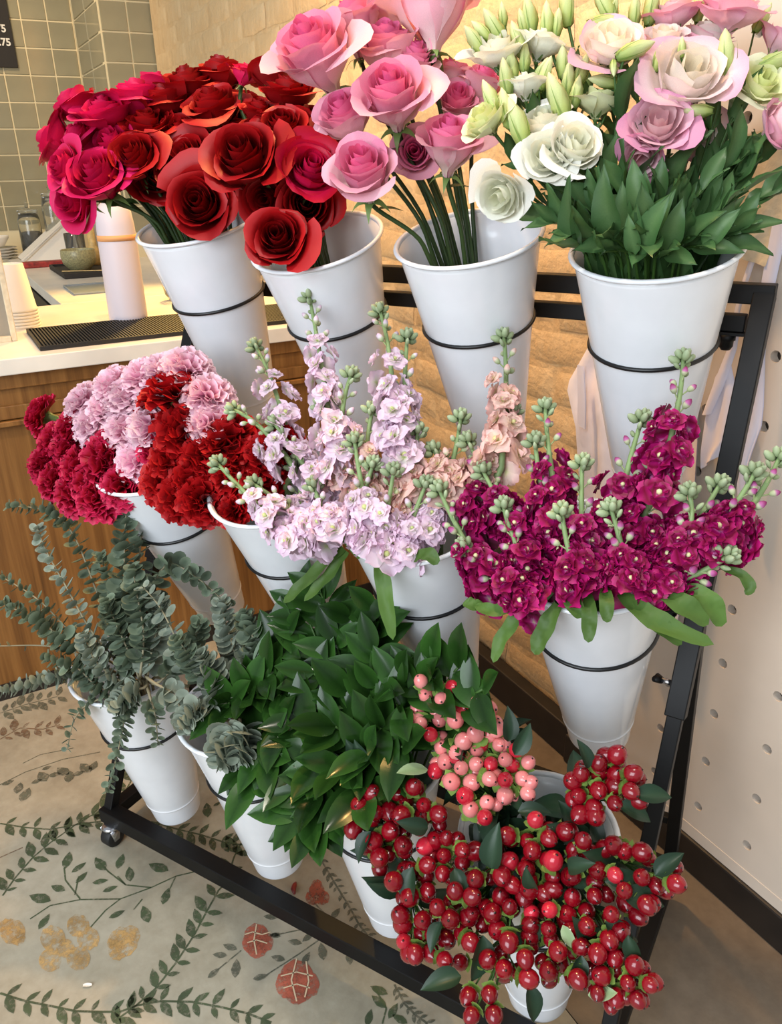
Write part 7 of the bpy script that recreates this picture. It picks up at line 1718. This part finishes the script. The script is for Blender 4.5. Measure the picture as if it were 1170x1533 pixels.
 ((0.7736, -0.0921, 0.4711),
 (0.197, -0.256, 0.946), 0.0096, 'red'),
 ((0.7585, -0.0919, 0.4594),
 (0.134, -0.51, 0.85), 0.0121, 'red'),
 ((0.7836, -0.0829, 0.4656),
 (0.285, -0.309, 0.907), 0.01, 'red'),
 ((0.8059, -0.0812, 0.4574),
 (0.549, -0.148, 0.822), 0.0125, 'red'),
 ((0.7857, -0.1062, 0.43),
 (0.784, -0.603, 0.148), 0.0104, 'red'),
 ((0.76, -0.0993, 0.4403),
 (-0.047, -0.735, 0.676), 0.0122, 'red'),
 ((0.7944, -0.0918, 0.4421),
 (0.541, -0.819, 0.19), 0.0103, 'red')], [((0.7965, -0.1168, 0.4583),
 (0.688, -0.63, -0.36), 0.0336, 0)]),
 ('B3', 'branch of glossy red berries, second from right in the top row of its colour', 'red berry stems', [((0.8429, -0.0796, 0.4981),
 (-0.381, -0.817, 0.433), 0.0111, 'red'),
 ((0.875, -0.0826, 0.4944),
 (0.161, -0.943, 0.291), 0.0111, 'red'),
 ((0.8892, -0.07, 0.5086),
 (0.852, -0.486, 0.194), 0.0101, 'red'),
 ((0.9026, -0.0555, 0.5132),
 (0.675, -0.38, 0.632), 0.0112, 'red'),
 ((0.8713, -0.0673, 0.5258),
 (0.378, -0.221, 0.899), 0.01, 'rose'),
 ((0.8641, -0.0663, 0.4882),
 (0.612, -0.77, 0.18), 0.01, 'red'),
 ((0.8419, -0.0644, 0.4804),
 (0.119, -0.754, 0.646), 0.0113, 'red'),
 ((0.8833, -0.0532, 0.5036),
 (0.4, -0.28, 0.873), 0.0106, 'red'),
 ((0.8664, -0.0463, 0.5067),
 (0.383, -0.288, 0.878), 0.0104, 'red'),
 ((0.9043, -0.0458, 0.5075),
 (0.93, -0.128, 0.344), 0.0106, 'red')], [((0.848, -0.0614, 0.521),
 (0.906, 0.329, 0.267), 0.0333, 0)]),
 ('B3', 'branch of glossy red berries, rightmost in the lower row of its colour', 'red berry stems', [((0.9789, -0.09, 0.501),
 (-0.051, -0.708, 0.705), 0.0092, 'red'),
 ((1.0033, -0.0877, 0.4913),
 (0.787, -0.61, 0.09), 0.0109, 'red'),
 ((0.9804, -0.0782, 0.4723),
 (0.352, -0.916, 0.193), 0.0111, 'red'),
 ((0.9918, -0.056, 0.484),
 (0.558, -0.176, 0.811), 0.0099, 'red'),
 ((1.0057, -0.0796, 0.4876),
 (0.712, -0.368, 0.598), 0.0105, 'red'),
 ((0.9763, -0.0679, 0.4913),
 (0.456, -0.52, 0.722), 0.0096, 'red'),
 ((0.9959, -0.0834, 0.4673),
 (0.767, -0.553, 0.326), 0.011, 'red')], [((0.9762, -0.088, 0.4958),
 (0.977, 0.197, -0.079), 0.0419, 0)]),
 ('B3', 'branch of glossy red berries, rightmost in the upper row of its colour', 'red berry stems', [((1.0263, -0.0745, 0.5216),
 (0.785, -0.417, 0.458), 0.0103, 'red'),
 ((1.0203, -0.0546, 0.5232),
 (0.637, -0.451, 0.625), 0.0086, 'red'),
 ((1.0062, -0.0666, 0.5001),
 (0.459, -0.842, 0.283), 0.01, 'red'),
 ((0.9911, -0.0725, 0.5098),
 (-0.223, -0.653, 0.724), 0.0095, 'red'),
 ((1.0149, -0.0396, 0.5026),
 (0.756, -0.306, 0.579), 0.0108, 'red'),
 ((1.0137, -0.0539, 0.4865),
 (0.736, -0.666, 0.126), 0.0106, 'red'),
 ((0.9898, -0.0373, 0.5018),
 (-0.166, -0.785, 0.597), 0.0092, 'red')], [((1.0037, -0.0703, 0.5177),
 (0.506, 0.42, 0.753), 0.0332, 0)]),
 ('B3', 'branch of glossy red berries, second from right in the bottom row of its colour', 'red berry stems', [((0.9766, -0.1208, 0.4595),
 (0.339, -0.902, 0.267), 0.0109, 'red'),
 ((0.9724, -0.1072, 0.4811),
 (0.015, -0.461, 0.887), 0.009, 'red'),
 ((0.9838, -0.1002, 0.4598),
 (0.644, -0.107, 0.758), 0.0094, 'red'),
 ((0.9853, -0.127, 0.4457),
 (0.209, -0.974, 0.088), 0.0101, 'red'),
 ((0.9697, -0.1367, 0.4527),
 (0.122, -0.984, 0.131), 0.0107, 'red'),
 ((0.995, -0.1111, 0.4509),
 (0.708, -0.627, 0.324), 0.0092, 'red'),
 ((0.9939, -0.1014, 0.4351),
 (0.582, -0.813, 0.024), 0.0089, 'red'),
 ((0.9679, -0.0856, 0.4513),
 (0.29, -0.513, 0.808), 0.0097, 'red'),
 ((0.9839, -0.1069, 0.4626),
 (0.259, -0.421, 0.869), 0.011, 'red'),
 ((0.9782, -0.1053, 0.4303),
 (0.424, -0.794, 0.436), 0.0092, 'red'),
 ((0.9619, -0.1165, 0.4341),
 (0.09, -0.785, 0.613), 0.0107, 'red')], [((0.9678, -0.1107, 0.4707),
 (0.903, -0.031, -0.428), 0.0389, 0),
 ((0.993, -0.1141, 0.4704),
 (0.474, -0.452, -0.755), 0.03, 0)]),
 ('B3', 'branch of glossy red berries, second from right in the upper row of its colour', 'red berry stems', [((0.9463, -0.0539, 0.5096),
 (0.218, -0.508, 0.833), 0.0107, 'red'),
 ((0.9665, -0.0496, 0.5121),
 (0.127, -0.921, 0.367), 0.01, 'red'),
 ((0.9849, -0.0485, 0.5193),
 (0.834, -0.241, 0.497), 0.0113, 'red'),
 ((0.9689, -0.0425, 0.5044),
 (0.211, -0.487, 0.848), 0.009, 'red'),
 ((0.9545, -0.0521, 0.517),
 (-0.073, -0.672, 0.737), 0.0114, 'red')], []),
 ('B3', 'branch of glossy red berries, third from right in the upper row of its colour', 'red berry stems', [((0.9232, -0.0854, 0.4856),
 (-0.098, -0.925, 0.367), 0.0099, 'red'),
 ((0.9468, -0.0761, 0.4983),
 (0.234, -0.708, 0.666), 0.0107, 'red'),
 ((0.9204, -0.0686, 0.4961),
 (0.25, -0.472, 0.845), 0.0104, 'red'),
 ((0.9499, -0.0894, 0.4756),
 (0.49, -0.817, 0.305), 0.0092, 'red'),
 ((0.9664, -0.0797, 0.5055),
 (0.786, -0.591, 0.183), 0.009, 'rose'),
 ((0.9259, -0.0669, 0.5226),
 (0.089, -0.255, 0.963), 0.01, 'red'),
 ((0.9575, -0.0587, 0.4867),
 (0.422, -0.364, 0.831), 0.009, 'red'),
 ((0.9444, -0.0709, 0.4753),
 (0.828, -0.384, 0.408), 0.0102, 'red'),
 ((0.9332, -0.061, 0.5014),
 (0.129, -0.356, 0.926), 0.0116, 'red'),
 ((0.9589, -0.0745, 0.4683),
 (0.908, -0.419, -0.006), 0.0091, 'red'),
 ((0.9165, -0.0744, 0.4711),
 (-0.172, -0.689, 0.704), 0.0114, 'red'),
 ((0.916, -0.0654, 0.5026),
 (0.117, -0.209, 0.971), 0.0092, 'red')], [((0.9575, -0.0853, 0.497),
 (0.906, 0.329, 0.267), 0.0396, 0),
 ((0.9174, -0.0854, 0.4944),
 (0.6, -0.225, 0.767), 0.0318, 0)]),
 ('B3', 'branch of glossy red berries, third from left in the lower row of its colour', 'red berry stems', [((0.8596, -0.1364, 0.4189),
 (0.078, -0.891, 0.448), 0.0113, 'red'),
 ((0.8504, -0.129, 0.4325),
 (0.417, -0.484, 0.769), 0.0117, 'red'),
 ((0.8676, -0.1231, 0.4461),
 (0.13, -0.286, 0.95), 0.0093, 'red'),
 ((0.8796, -0.1513, 0.4284),
 (0.377, -0.885, -0.272), 0.0114, 'red'),
 ((0.8375, -0.1209, 0.4243),
 (-0.017, -0.784, 0.62), 0.0103, 'red'),
 ((0.8524, -0.1121, 0.442),
 (0.038, -0.33, 0.943), 0.011, 'red'),
 ((0.864, -0.1277, 0.4052),
 (0.218, -0.874, 0.434), 0.0099, 'red'),
 ((0.8649, -0.1073, 0.4243),
 (0.839, -0.246, 0.486), 0.0098, 'red'),
 ((0.8382, -0.1257, 0.4042),
 (0.055, -0.99, 0.129), 0.0107, 'red')], [((0.8484, -0.1505, 0.4193),
 (0.236, -0.606, -0.76), 0.0469, 0)]),
 ('B3', 'branch of glossy red berries, third from left in the bottom row of its colour', 'red berry stems', [((0.8894, -0.1126, 0.4394),
 (0.375, -0.327, 0.868), 0.0093, 'rose'),
 ((0.8946, -0.1275, 0.421),
 (0.271, -0.842, 0.466), 0.0113, 'red'),
 ((0.9008, -0.1566, 0.4222),
 (0.49, -0.837, -0.243), 0.0103, 'red'),
 ((0.9141, -0.1263, 0.4431),
 (0.318, -0.693, 0.647), 0.0091, 'red'),
 ((0.893, -0.1229, 0.4332),
 (0.422, -0.286, 0.86), 0.011, 'red'),
 ((0.9165, -0.121, 0.4229),
 (0.69, -0.374, 0.62), 0.009, 'red'),
 ((0.8971, -0.1328, 0.4129),
 (0.127, -0.882, 0.453), 0.0101, 'red'),
 ((0.8984, -0.0959, 0.43),
 (0.357, -0.096, 0.929), 0.0108, 'red')], []),
 ('B2', 'branch of glossy red berries, third from left in the top row of its colour', 'red berry stems', [((0.7406, -0.0989, 0.4748),
 (0.53, -0.76, 0.377), 0.0099, 'red'),
 ((0.7219, -0.0782, 0.5136),
 (0.348, -0.254, 0.902), 0.0112, 'red'),
 ((0.7585, -0.0834, 0.4922),
 (0.799, -0.424, 0.427), 0.0115, 'red'),
 ((0.7361, -0.0794, 0.4922),
 (0.156, -0.584, 0.797), 0.0103, 'red'),
 ((0.7191, -0.1049, 0.4897),
 (-0.093, -0.959, 0.267), 0.012, 'red'),
 ((0.7084, -0.0747, 0.4805),
 (0.159, -0.813, 0.56), 0.0107, 'red'),
 ((0.7363, -0.0809, 0.4781),
 (0.074, -0.667, 0.741), 0.0121, 'red'),
 ((0.7555, -0.0754, 0.468),
 (0.638, -0.769, -0.021), 0.0099, 'red'),
 ((0.7164, -0.0653, 0.4984),
 (0.026, -0.534, 0.845), 0.0121, 'red')], [((0.7523, -0.0994, 0.4814),
 (-0.541, -0.661, 0.52), 0.0345, 0)]),
 ('B2', 'branch of glossy red berries, leftmost in the lower row of its colour', 'red berry stems', [((0.7638, -0.1207, 0.4495),
 (0.703, -0.087, 0.706), 0.0108, 'red'),
 ((0.77, -0.1316, 0.4225),
 (0.546, -0.819, 0.175), 0.0099, 'red'),
 ((0.7532, -0.1462, 0.4175),
 (0.138, -0.837, 0.529), 0.0123, 'red'),
 ((0.7421, -0.1222, 0.4326),
 (0.057, -0.374, 0.926), 0.0101, 'red'),
 ((0.734, -0.1496, 0.4347),
 (0.01, -0.676, 0.737), 0.0121, 'red'),
 ((0.735, -0.121, 0.4256),
 (-0.117, -0.568, 0.815), 0.0127, 'red'),
 ((0.7639, -0.1216, 0.4052),
 (0.743, -0.667, 0.05), 0.0116, 'red'),
 ((0.7585, -0.116, 0.4258),
 (0.369, -0.283, 0.885), 0.0121, 'red'),
 ((0.7444, -0.1448, 0.4108),
 (0.073, -0.986, 0.152), 0.0102, 'red')], [((0.749, -0.1292, 0.4462),
 (0.111, -0.73, -0.674), 0.0436, 0)]),
 ('B3', 'branch of glossy red berries, second from left in the bottom row of its colour', 'red berry stems', [((0.8818, -0.1661, 0.4057),
 (0.36, -0.579, 0.732), 0.0105, 'red'),
 ((0.9098, -0.1664, 0.41),
 (0.938, -0.093, 0.333), 0.0111, 'red'),
 ((0.8605, -0.1613, 0.4018),
 (0.381, -0.232, 0.895), 0.0111, 'red'),
 ((0.8634, -0.2078, 0.3694),
 (-0.16, -0.982, -0.095), 0.0096, 'red'),
 ((0.8853, -0.1983, 0.3742),
 (0.45, -0.893, -0.01), 0.0103, 'red'),
 ((0.8744, -0.1867, 0.3849),
 (0.342, -0.906, 0.249), 0.0096, 'red'),
 ((0.8513, -0.1893, 0.3678),
 (0.051, -0.976, 0.212), 0.0111, 'red'),
 ((0.8941, -0.1517, 0.393),
 (0.817, -0.06, 0.574), 0.0099, 'red'),
 ((0.8673, -0.1378, 0.3886),
 (0.549, -0.266, 0.793), 0.0102, 'red'),
 ((0.8249, -0.1572, 0.3688),
 (-0.445, -0.661, 0.604), 0.0097, 'red'),
 ((0.8563, -0.1542, 0.3869),
 (0.513, -0.429, 0.744), 0.0103, 'red'),
 ((0.8752, -0.151, 0.3777),
 (0.365, -0.379, 0.85), 0.0112, 'red')], [((0.8386, -0.1821, 0.3835),
 (-0.683, -0.718, 0.132), 0.0408, 0),
 ((0.9097, -0.1686, 0.4028),
 (0.543, -0.395, -0.741), 0.0351, 0)]),
 ('B3', 'branch of glossy red berries, second from left in the upper row of its colour', 'red berry stems', [((0.8513, -0.1087, 0.4678),
 (0.497, -0.821, 0.281), 0.0116, 'red'),
 ((0.824, -0.12, 0.46),
 (0.025, -0.786, 0.618), 0.0109, 'red'),
 ((0.8259, -0.0894, 0.4725),
 (0.004, -0.635, 0.772), 0.0109, 'red'),
 ((0.8522, -0.0894, 0.474),
 (0.48, -0.298, 0.825), 0.0115, 'rose'),
 ((0.8304, -0.0908, 0.4378),
 (0.103, -0.981, 0.164), 0.0097, 'red'),
 ((0.8137, -0.1086, 0.4395),
 (-0.065, -0.986, 0.155), 0.0117, 'red'),
 ((0.8292, -0.0721, 0.4628),
 (0.21, -0.25, 0.945), 0.0118, 'red'),
 ((0.8631, -0.105, 0.4578),
 (0.918, -0.389, -0.074), 0.0102, 'red'),
 ((0.8504, -0.0841, 0.4665),
 (0.705, -0.079, 0.705), 0.0107, 'red')], [((0.8369, -0.1059, 0.4699),
 (-0.044, 0.109, 0.993), 0.0465, 0)]),
 ('B3', 'branch of glossy red berries, third from right in the bottom row of its colour', 'red berry stems', [((0.9318, -0.1454, 0.4418),
 (0.355, -0.585, 0.729), 0.0108, 'red'),
 ((0.9263, -0.1552, 0.4195),
 (0.194, -0.637, 0.746), 0.0108, 'red'),
 ((0.9508, -0.1288, 0.4433),
 (0.61, -0.336, 0.717), 0.0103, 'red'),
 ((0.9581, -0.156, 0.4292),
 (0.757, -0.644, 0.108), 0.0108, 'red'),
 ((0.9632, -0.1281, 0.4126),
 (0.958, -0.15, 0.246), 0.0106, 'red'),
 ((0.9393, -0.1154, 0.4139),
 (0.335, -0.12, 0.935), 0.0089, 'red'),
 ((0.9243, -0.1443, 0.3929),
 (-0.129, -0.983, 0.129), 0.0096, 'red'),
 ((0.9479, -0.1326, 0.3967),
 (0.713, -0.691, 0.118), 0.0109, 'red'),
 ((0.9122, -0.1321, 0.3974),
 (-0.236, -0.729, 0.643), 0.01, 'red'),
 ((0.9308, -0.1252, 0.4011),
 (0.152, -0.59, 0.793), 0.0107, 'red')], [((0.9539, -0.1369, 0.4413),
 (0.07, -0.68, -0.73), 0.0332, 0),
 ((0.9703, -0.1599, 0.4194),
 (0.863, 0.335, 0.379), 0.0271, 1)]),
 ('B2', 'branch of glossy red berries, leftmost in the bottom row of its colour', 'red berry stems', [((0.7789, -0.1788, 0.3749),
 (0.537, -0.835, -0.119), 0.0115, 'red'),
 ((0.7919, -0.1595, 0.3936),
 (0.839, -0.421, 0.345), 0.0101, 'red'),
 ((0.8144, -0.1732, 0.3823),
 (0.825, -0.388, 0.411), 0.0101, 'red'),
 ((0.7487, -0.159, 0.3989),
 (-0.162, -0.503, 0.849), 0.0122, 'red'),
 ((0.7612, -0.1735, 0.3793),
 (0.226, -0.489, 0.843), 0.0096, 'rose'),
 ((0.777, -0.1565, 0.4044),
 (0.266, -0.604, 0.751), 0.0114, 'red'),
 ((0.7516, -0.1602, 0.3881),
 (-0.02, -0.495, 0.869), 0.0123, 'red'),
 ((0.8025, -0.1456, 0.3791),
 (0.739, -0.518, 0.431), 0.0122, 'red'),
 ((0.7922, -0.1649, 0.3699),
 (0.622, -0.638, 0.454), 0.0112, 'red'),
 ((0.7783, -0.1397, 0.3873),
 (0.587, -0.304, 0.751), 0.0119, 'red'),
 ((0.7706, -0.1769, 0.3704),
 (0.303, -0.845, 0.44), 0.0121, 'red'),
 ((0.7728, -0.1542, 0.378),
 (0.53, -0.593, 0.606), 0.01, 'red')], []),
 ('B3', 'branch of pale pink berries, second from left in the lower row of its colour', 'pink berry stems', [((0.7849, -0.0392, 0.5451),
 (0.659, -0.227, 0.717), 0.0094, 'pink'),
 ((0.7638, -0.0623, 0.5273),
 (0.21, -0.724, 0.657), 0.0113, 'pink'),
 ((0.8073, -0.05, 0.541),
 (0.894, -0.373, 0.247), 0.0094, 'pink'),
 ((0.7834, -0.0662, 0.5177),
 (0.104, -0.846, 0.523), 0.0112, 'rose'),
 ((0.7707, -0.0516, 0.5428),
 (-0.045, -0.864, 0.502), 0.0091, 'pink'),
 ((0.7848, -0.0496, 0.5258),
 (0.767, -0.303, 0.566), 0.0111, 'pink'),
 ((0.7542, -0.05, 0.5144),
 (-0.159, -0.835, 0.527), 0.01, 'pink'),
 ((0.7809, -0.0355, 0.5292),
 (0.694, -0.186, 0.695), 0.0105, 'pink')], []),
 ('B3', 'branch of pale pink berries, rightmost in the lower row of its colour', 'pink berry stems', [((0.8389, -0.0279, 0.5384),
 (0.654, -0.62, 0.432), 0.0096, 'pink'),
 ((0.8258, -0.0474, 0.522),
 (0.174, -0.985, -0.01), 0.0109, 'pink'),
 ((0.8395, -0.0124, 0.5513),
 (0.501, -0.092, 0.861), 0.009, 'pink'),
 ((0.8153, -0.0258, 0.555),
 (-0.105, -0.67, 0.735), 0.0091, 'pink'),
 ((0.8494, -0.0355, 0.5269),
 (0.802, -0.592, 0.075), 0.0096, 'pink'),
 ((0.824, -0.0445, 0.5427),
 (0.271, -0.712, 0.647), 0.0098, 'rose'),
 ((0.8237, -0.0128, 0.5635),
 (0.341, -0.389, 0.856), 0.0096, 'rose'),
 ((0.8491, -0.0279, 0.5377),
 (0.746, -0.109, 0.657), 0.0091, 'pink'),
 ((0.8217, -0.0188, 0.5442),
 (-0.029, -0.528, 0.849), 0.0096, 'rose'),
 ((0.8299, -0.0286, 0.5078),
 (0.433, -0.717, 0.546), 0.0111, 'pink'),
 ((0.8064, -0.0346, 0.5322),
 (-0.081, -0.646, 0.759), 0.0114, 'pink')], [((0.8263, -0.0244, 0.5655),
 (0.338, 0.395, 0.854), 0.0357, 0)]),
 ('B3', 'branch of pale pink berries, rightmost in the upper row of its colour', 'pink berry stems', [((0.7863, -0.0075, 0.5658),
 (-0.041, -0.496, 0.867), 0.009, 'pink'),
 ((0.7771, -0.0219, 0.5502),
 (0.093, -0.81, 0.579), 0.0092, 'pink'),
 ((0.775, -0.0235, 0.5749),
 (-0.241, -0.543, 0.804), 0.0111, 'pink'),
 ((0.7881, 0.0039, 0.5767),
 (0.471, -0.213, 0.856), 0.0111, 'pink'),
 ((0.8004, -0.0087, 0.558),
 (0.627, -0.598, 0.499), 0.009, 'pink'),
 ((0.8, -0.0315, 0.5455),
 (0.26, -0.964, -0.05), 0.0093, 'rose'),
 ((0.7934, -0.0035, 0.5765),
 (0.374, -0.149, 0.915), 0.0116, 'pink'),
 ((0.7769, -0.0131, 0.5526),
 (0.324, -0.552, 0.768), 0.0116, 'rose'),
 ((0.8036, -0.0033, 0.5545),
 (0.708, -0.549, 0.444), 0.0105, 'pink')], [((0.8144, -0.0172, 0.5748),
 (-0.007, 0.238, 0.971), 0.036, 0)]),
 ('B3', 'branch of pale pink berries, second from left in the upper row of its colour', 'pink berry stems', [((0.7667, -0.0008, 0.5806),
 (0.637, -0.302, 0.709), 0.0107, 'pink'),
 ((0.7446, 0.0109, 0.6007),
 (0.175, -0.293, 0.94), 0.0098, 'pink'),
 ((0.7468, -0.0194, 0.5808),
 (0.422, -0.671, 0.61), 0.0112, 'pink'),
 ((0.7504, -0.0048, 0.5917),
 (0.57, -0.711, 0.412), 0.0111, 'rose'),
 ((0.7661, -0.002, 0.6027),
 (0.142, -0.441, 0.886), 0.0091, 'pink'),
 ((0.74, 0.0101, 0.5699),
 (0.175, -0.561, 0.809), 0.0103, 'pink'),
 ((0.7775, 0.0091, 0.5902),
 (0.885, -0.252, 0.39), 0.0114, 'pink'),
 ((0.747, 0.0213, 0.5935),
 (0.663, -0.291, 0.69), 0.0102, 'pink'),
 ((0.7497, -0.0002, 0.5507),
 (0.443, -0.896, 0.028), 0.0116, 'pink')], []),
 ('B3', 'branch of pale pink berries, leftmost in the upper row of its colour', 'pink berry stems', [((0.7228, -0.0142, 0.5689),
 (0.341, -0.94, -0.016), 0.0103, 'pink'),
 ((0.6898, -0.0123, 0.5725),
 (0.46, -0.862, 0.212), 0.0096, 'pink'),
 ((0.6994, -0.0073, 0.5929),
 (0.307, -0.659, 0.687), 0.0097, 'pink'),
 ((0.7064, 0.006, 0.6037),
 (0.176, -0.411, 0.895), 0.0108, 'pink'),
 ((0.7288, 0.0072, 0.6066),
 (0.638, -0.486, 0.597), 0.0091, 'rose'),
 ((0.7233, -0.0109, 0.597),
 (0.441, -0.84, 0.316), 0.0094, 'pink'),
 ((0.7045, -0.0292, 0.5656),
 (0.396, -0.909, -0.129), 0.0091, 'pink'),
 ((0.6926, -0.008, 0.6117),
 (-0.184, -0.393, 0.901), 0.0094, 'pink'),
 ((0.715, -0.0065, 0.5718),
 (0.729, -0.684, 0.02), 0.0115, 'pink'),
 ((0.7158, 0.0207, 0.585),
 (0.36, -0.398, 0.844), 0.0102, 'pink'),
 ((0.6872, 0.0157, 0.5989),
 (0.015, -0.445, 0.895), 0.0094, 'pink'),
 ((0.6949, -0.0187, 0.5636),
 (0.17, -0.982, -0.085), 0.0117, 'pink')], []),
 ('B3', 'branch of pale pink berries, second from right in the lower row of its colour', 'pink berry stems', [((0.8087, -0.0581, 0.5134),
 (0.266, -0.454, 0.85), 0.0097, 'pink'),
 ((0.8136, -0.0748, 0.5067),
 (0.455, -0.65, 0.609), 0.0098, 'rose'),
 ((0.7928, -0.0694, 0.5054),
 (0.228, -0.425, 0.876), 0.0104, 'pink'),
 ((0.8162, -0.048, 0.5058),
 (0.676, -0.033, 0.736), 0.0087, 'pink'),
 ((0.8005, -0.0549, 0.4847),
 (0.5, -0.86, 0.103), 0.0102, 'pink'),
 ((0.7775, -0.0432, 0.4889),
 (-0.159, -0.616, 0.772), 0.0102, 'pink')], []),
 ('B3', 'branch of pale pink berries, leftmost in the lower row of its colour', 'pink berry stems', [((0.7337, -0.0462, 0.5174),
 (0.205, -0.973, 0.105), 0.0107, 'rose'),
 ((0.7326, -0.0267, 0.5404),
 (0.111, -0.506, 0.856), 0.0107, 'pink'),
 ((0.763, -0.0289, 0.563),
 (0.561, -0.088, 0.823), 0.0114, 'pink'),
 ((0.7565, -0.0366, 0.5492),
 (0.21, -0.512, 0.833), 0.0095, 'pink'),
 ((0.7209, -0.0353, 0.5608),
 (-0.2, -0.494, 0.846), 0.0096, 'rose'),
 ((0.7444, -0.0398, 0.5317),
 (0.318, -0.863, 0.393), 0.0111, 'pink'),
 ((0.7584, -0.0346, 0.5399),
 (0.747, -0.241, 0.619), 0.0113, 'rose'),
 ((0.7296, -0.0354, 0.5186),
 (0.105, -0.994, -0.001), 0.0094, 'pink'),
 ((0.7275, -0.0169, 0.5456),
 (-0.09, -0.614, 0.784), 0.0092, 'pink')], [((0.7312, -0.0607, 0.5301),
 (-0.633, -0.733, 0.249), 0.0369, 1)])]
# ---------------------------------------------------------------- what stands in each bucket
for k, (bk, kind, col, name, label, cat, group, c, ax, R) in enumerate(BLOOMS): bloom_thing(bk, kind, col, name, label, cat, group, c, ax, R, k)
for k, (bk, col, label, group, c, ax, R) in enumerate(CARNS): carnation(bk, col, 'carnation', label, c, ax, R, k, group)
for k, (bk, col, label, group, tip, mid, foot, nf, nb) in enumerate(STOCKS):
    t = stock(bk, col, label, tip, mid, foot, k, nf, group, nb)
    for pts, W in SLEAVES.get(k, ()): strap_leaf(pts, W, 'leaf', t, I=t.matrix_basis.inverted())
for k, (bk, label, group, bl) in enumerate(LBUDS): lisi_bud_stem(bk, label, group, bl, k)
for k, (bk, label, group, tip) in enumerate(LSHOOTS): leafy_stem(bk, label, group, tip, k)
for k, (bk, label, group, pts, n, L, mat, spread, whorl) in enumerate(EUCS): eucalyptus(bk, label, group, pts, k, n, L, mat, spread, 0.12, whorl)
for k, (bk, label, group, tip, n) in enumerate(RUSCUS): ruscus(bk, label, group, tip, k, n)
for k, (bk, label, group, berries, leaves) in enumerate(HYPS): hypericum(bk, label, group, berries, leaves, k)
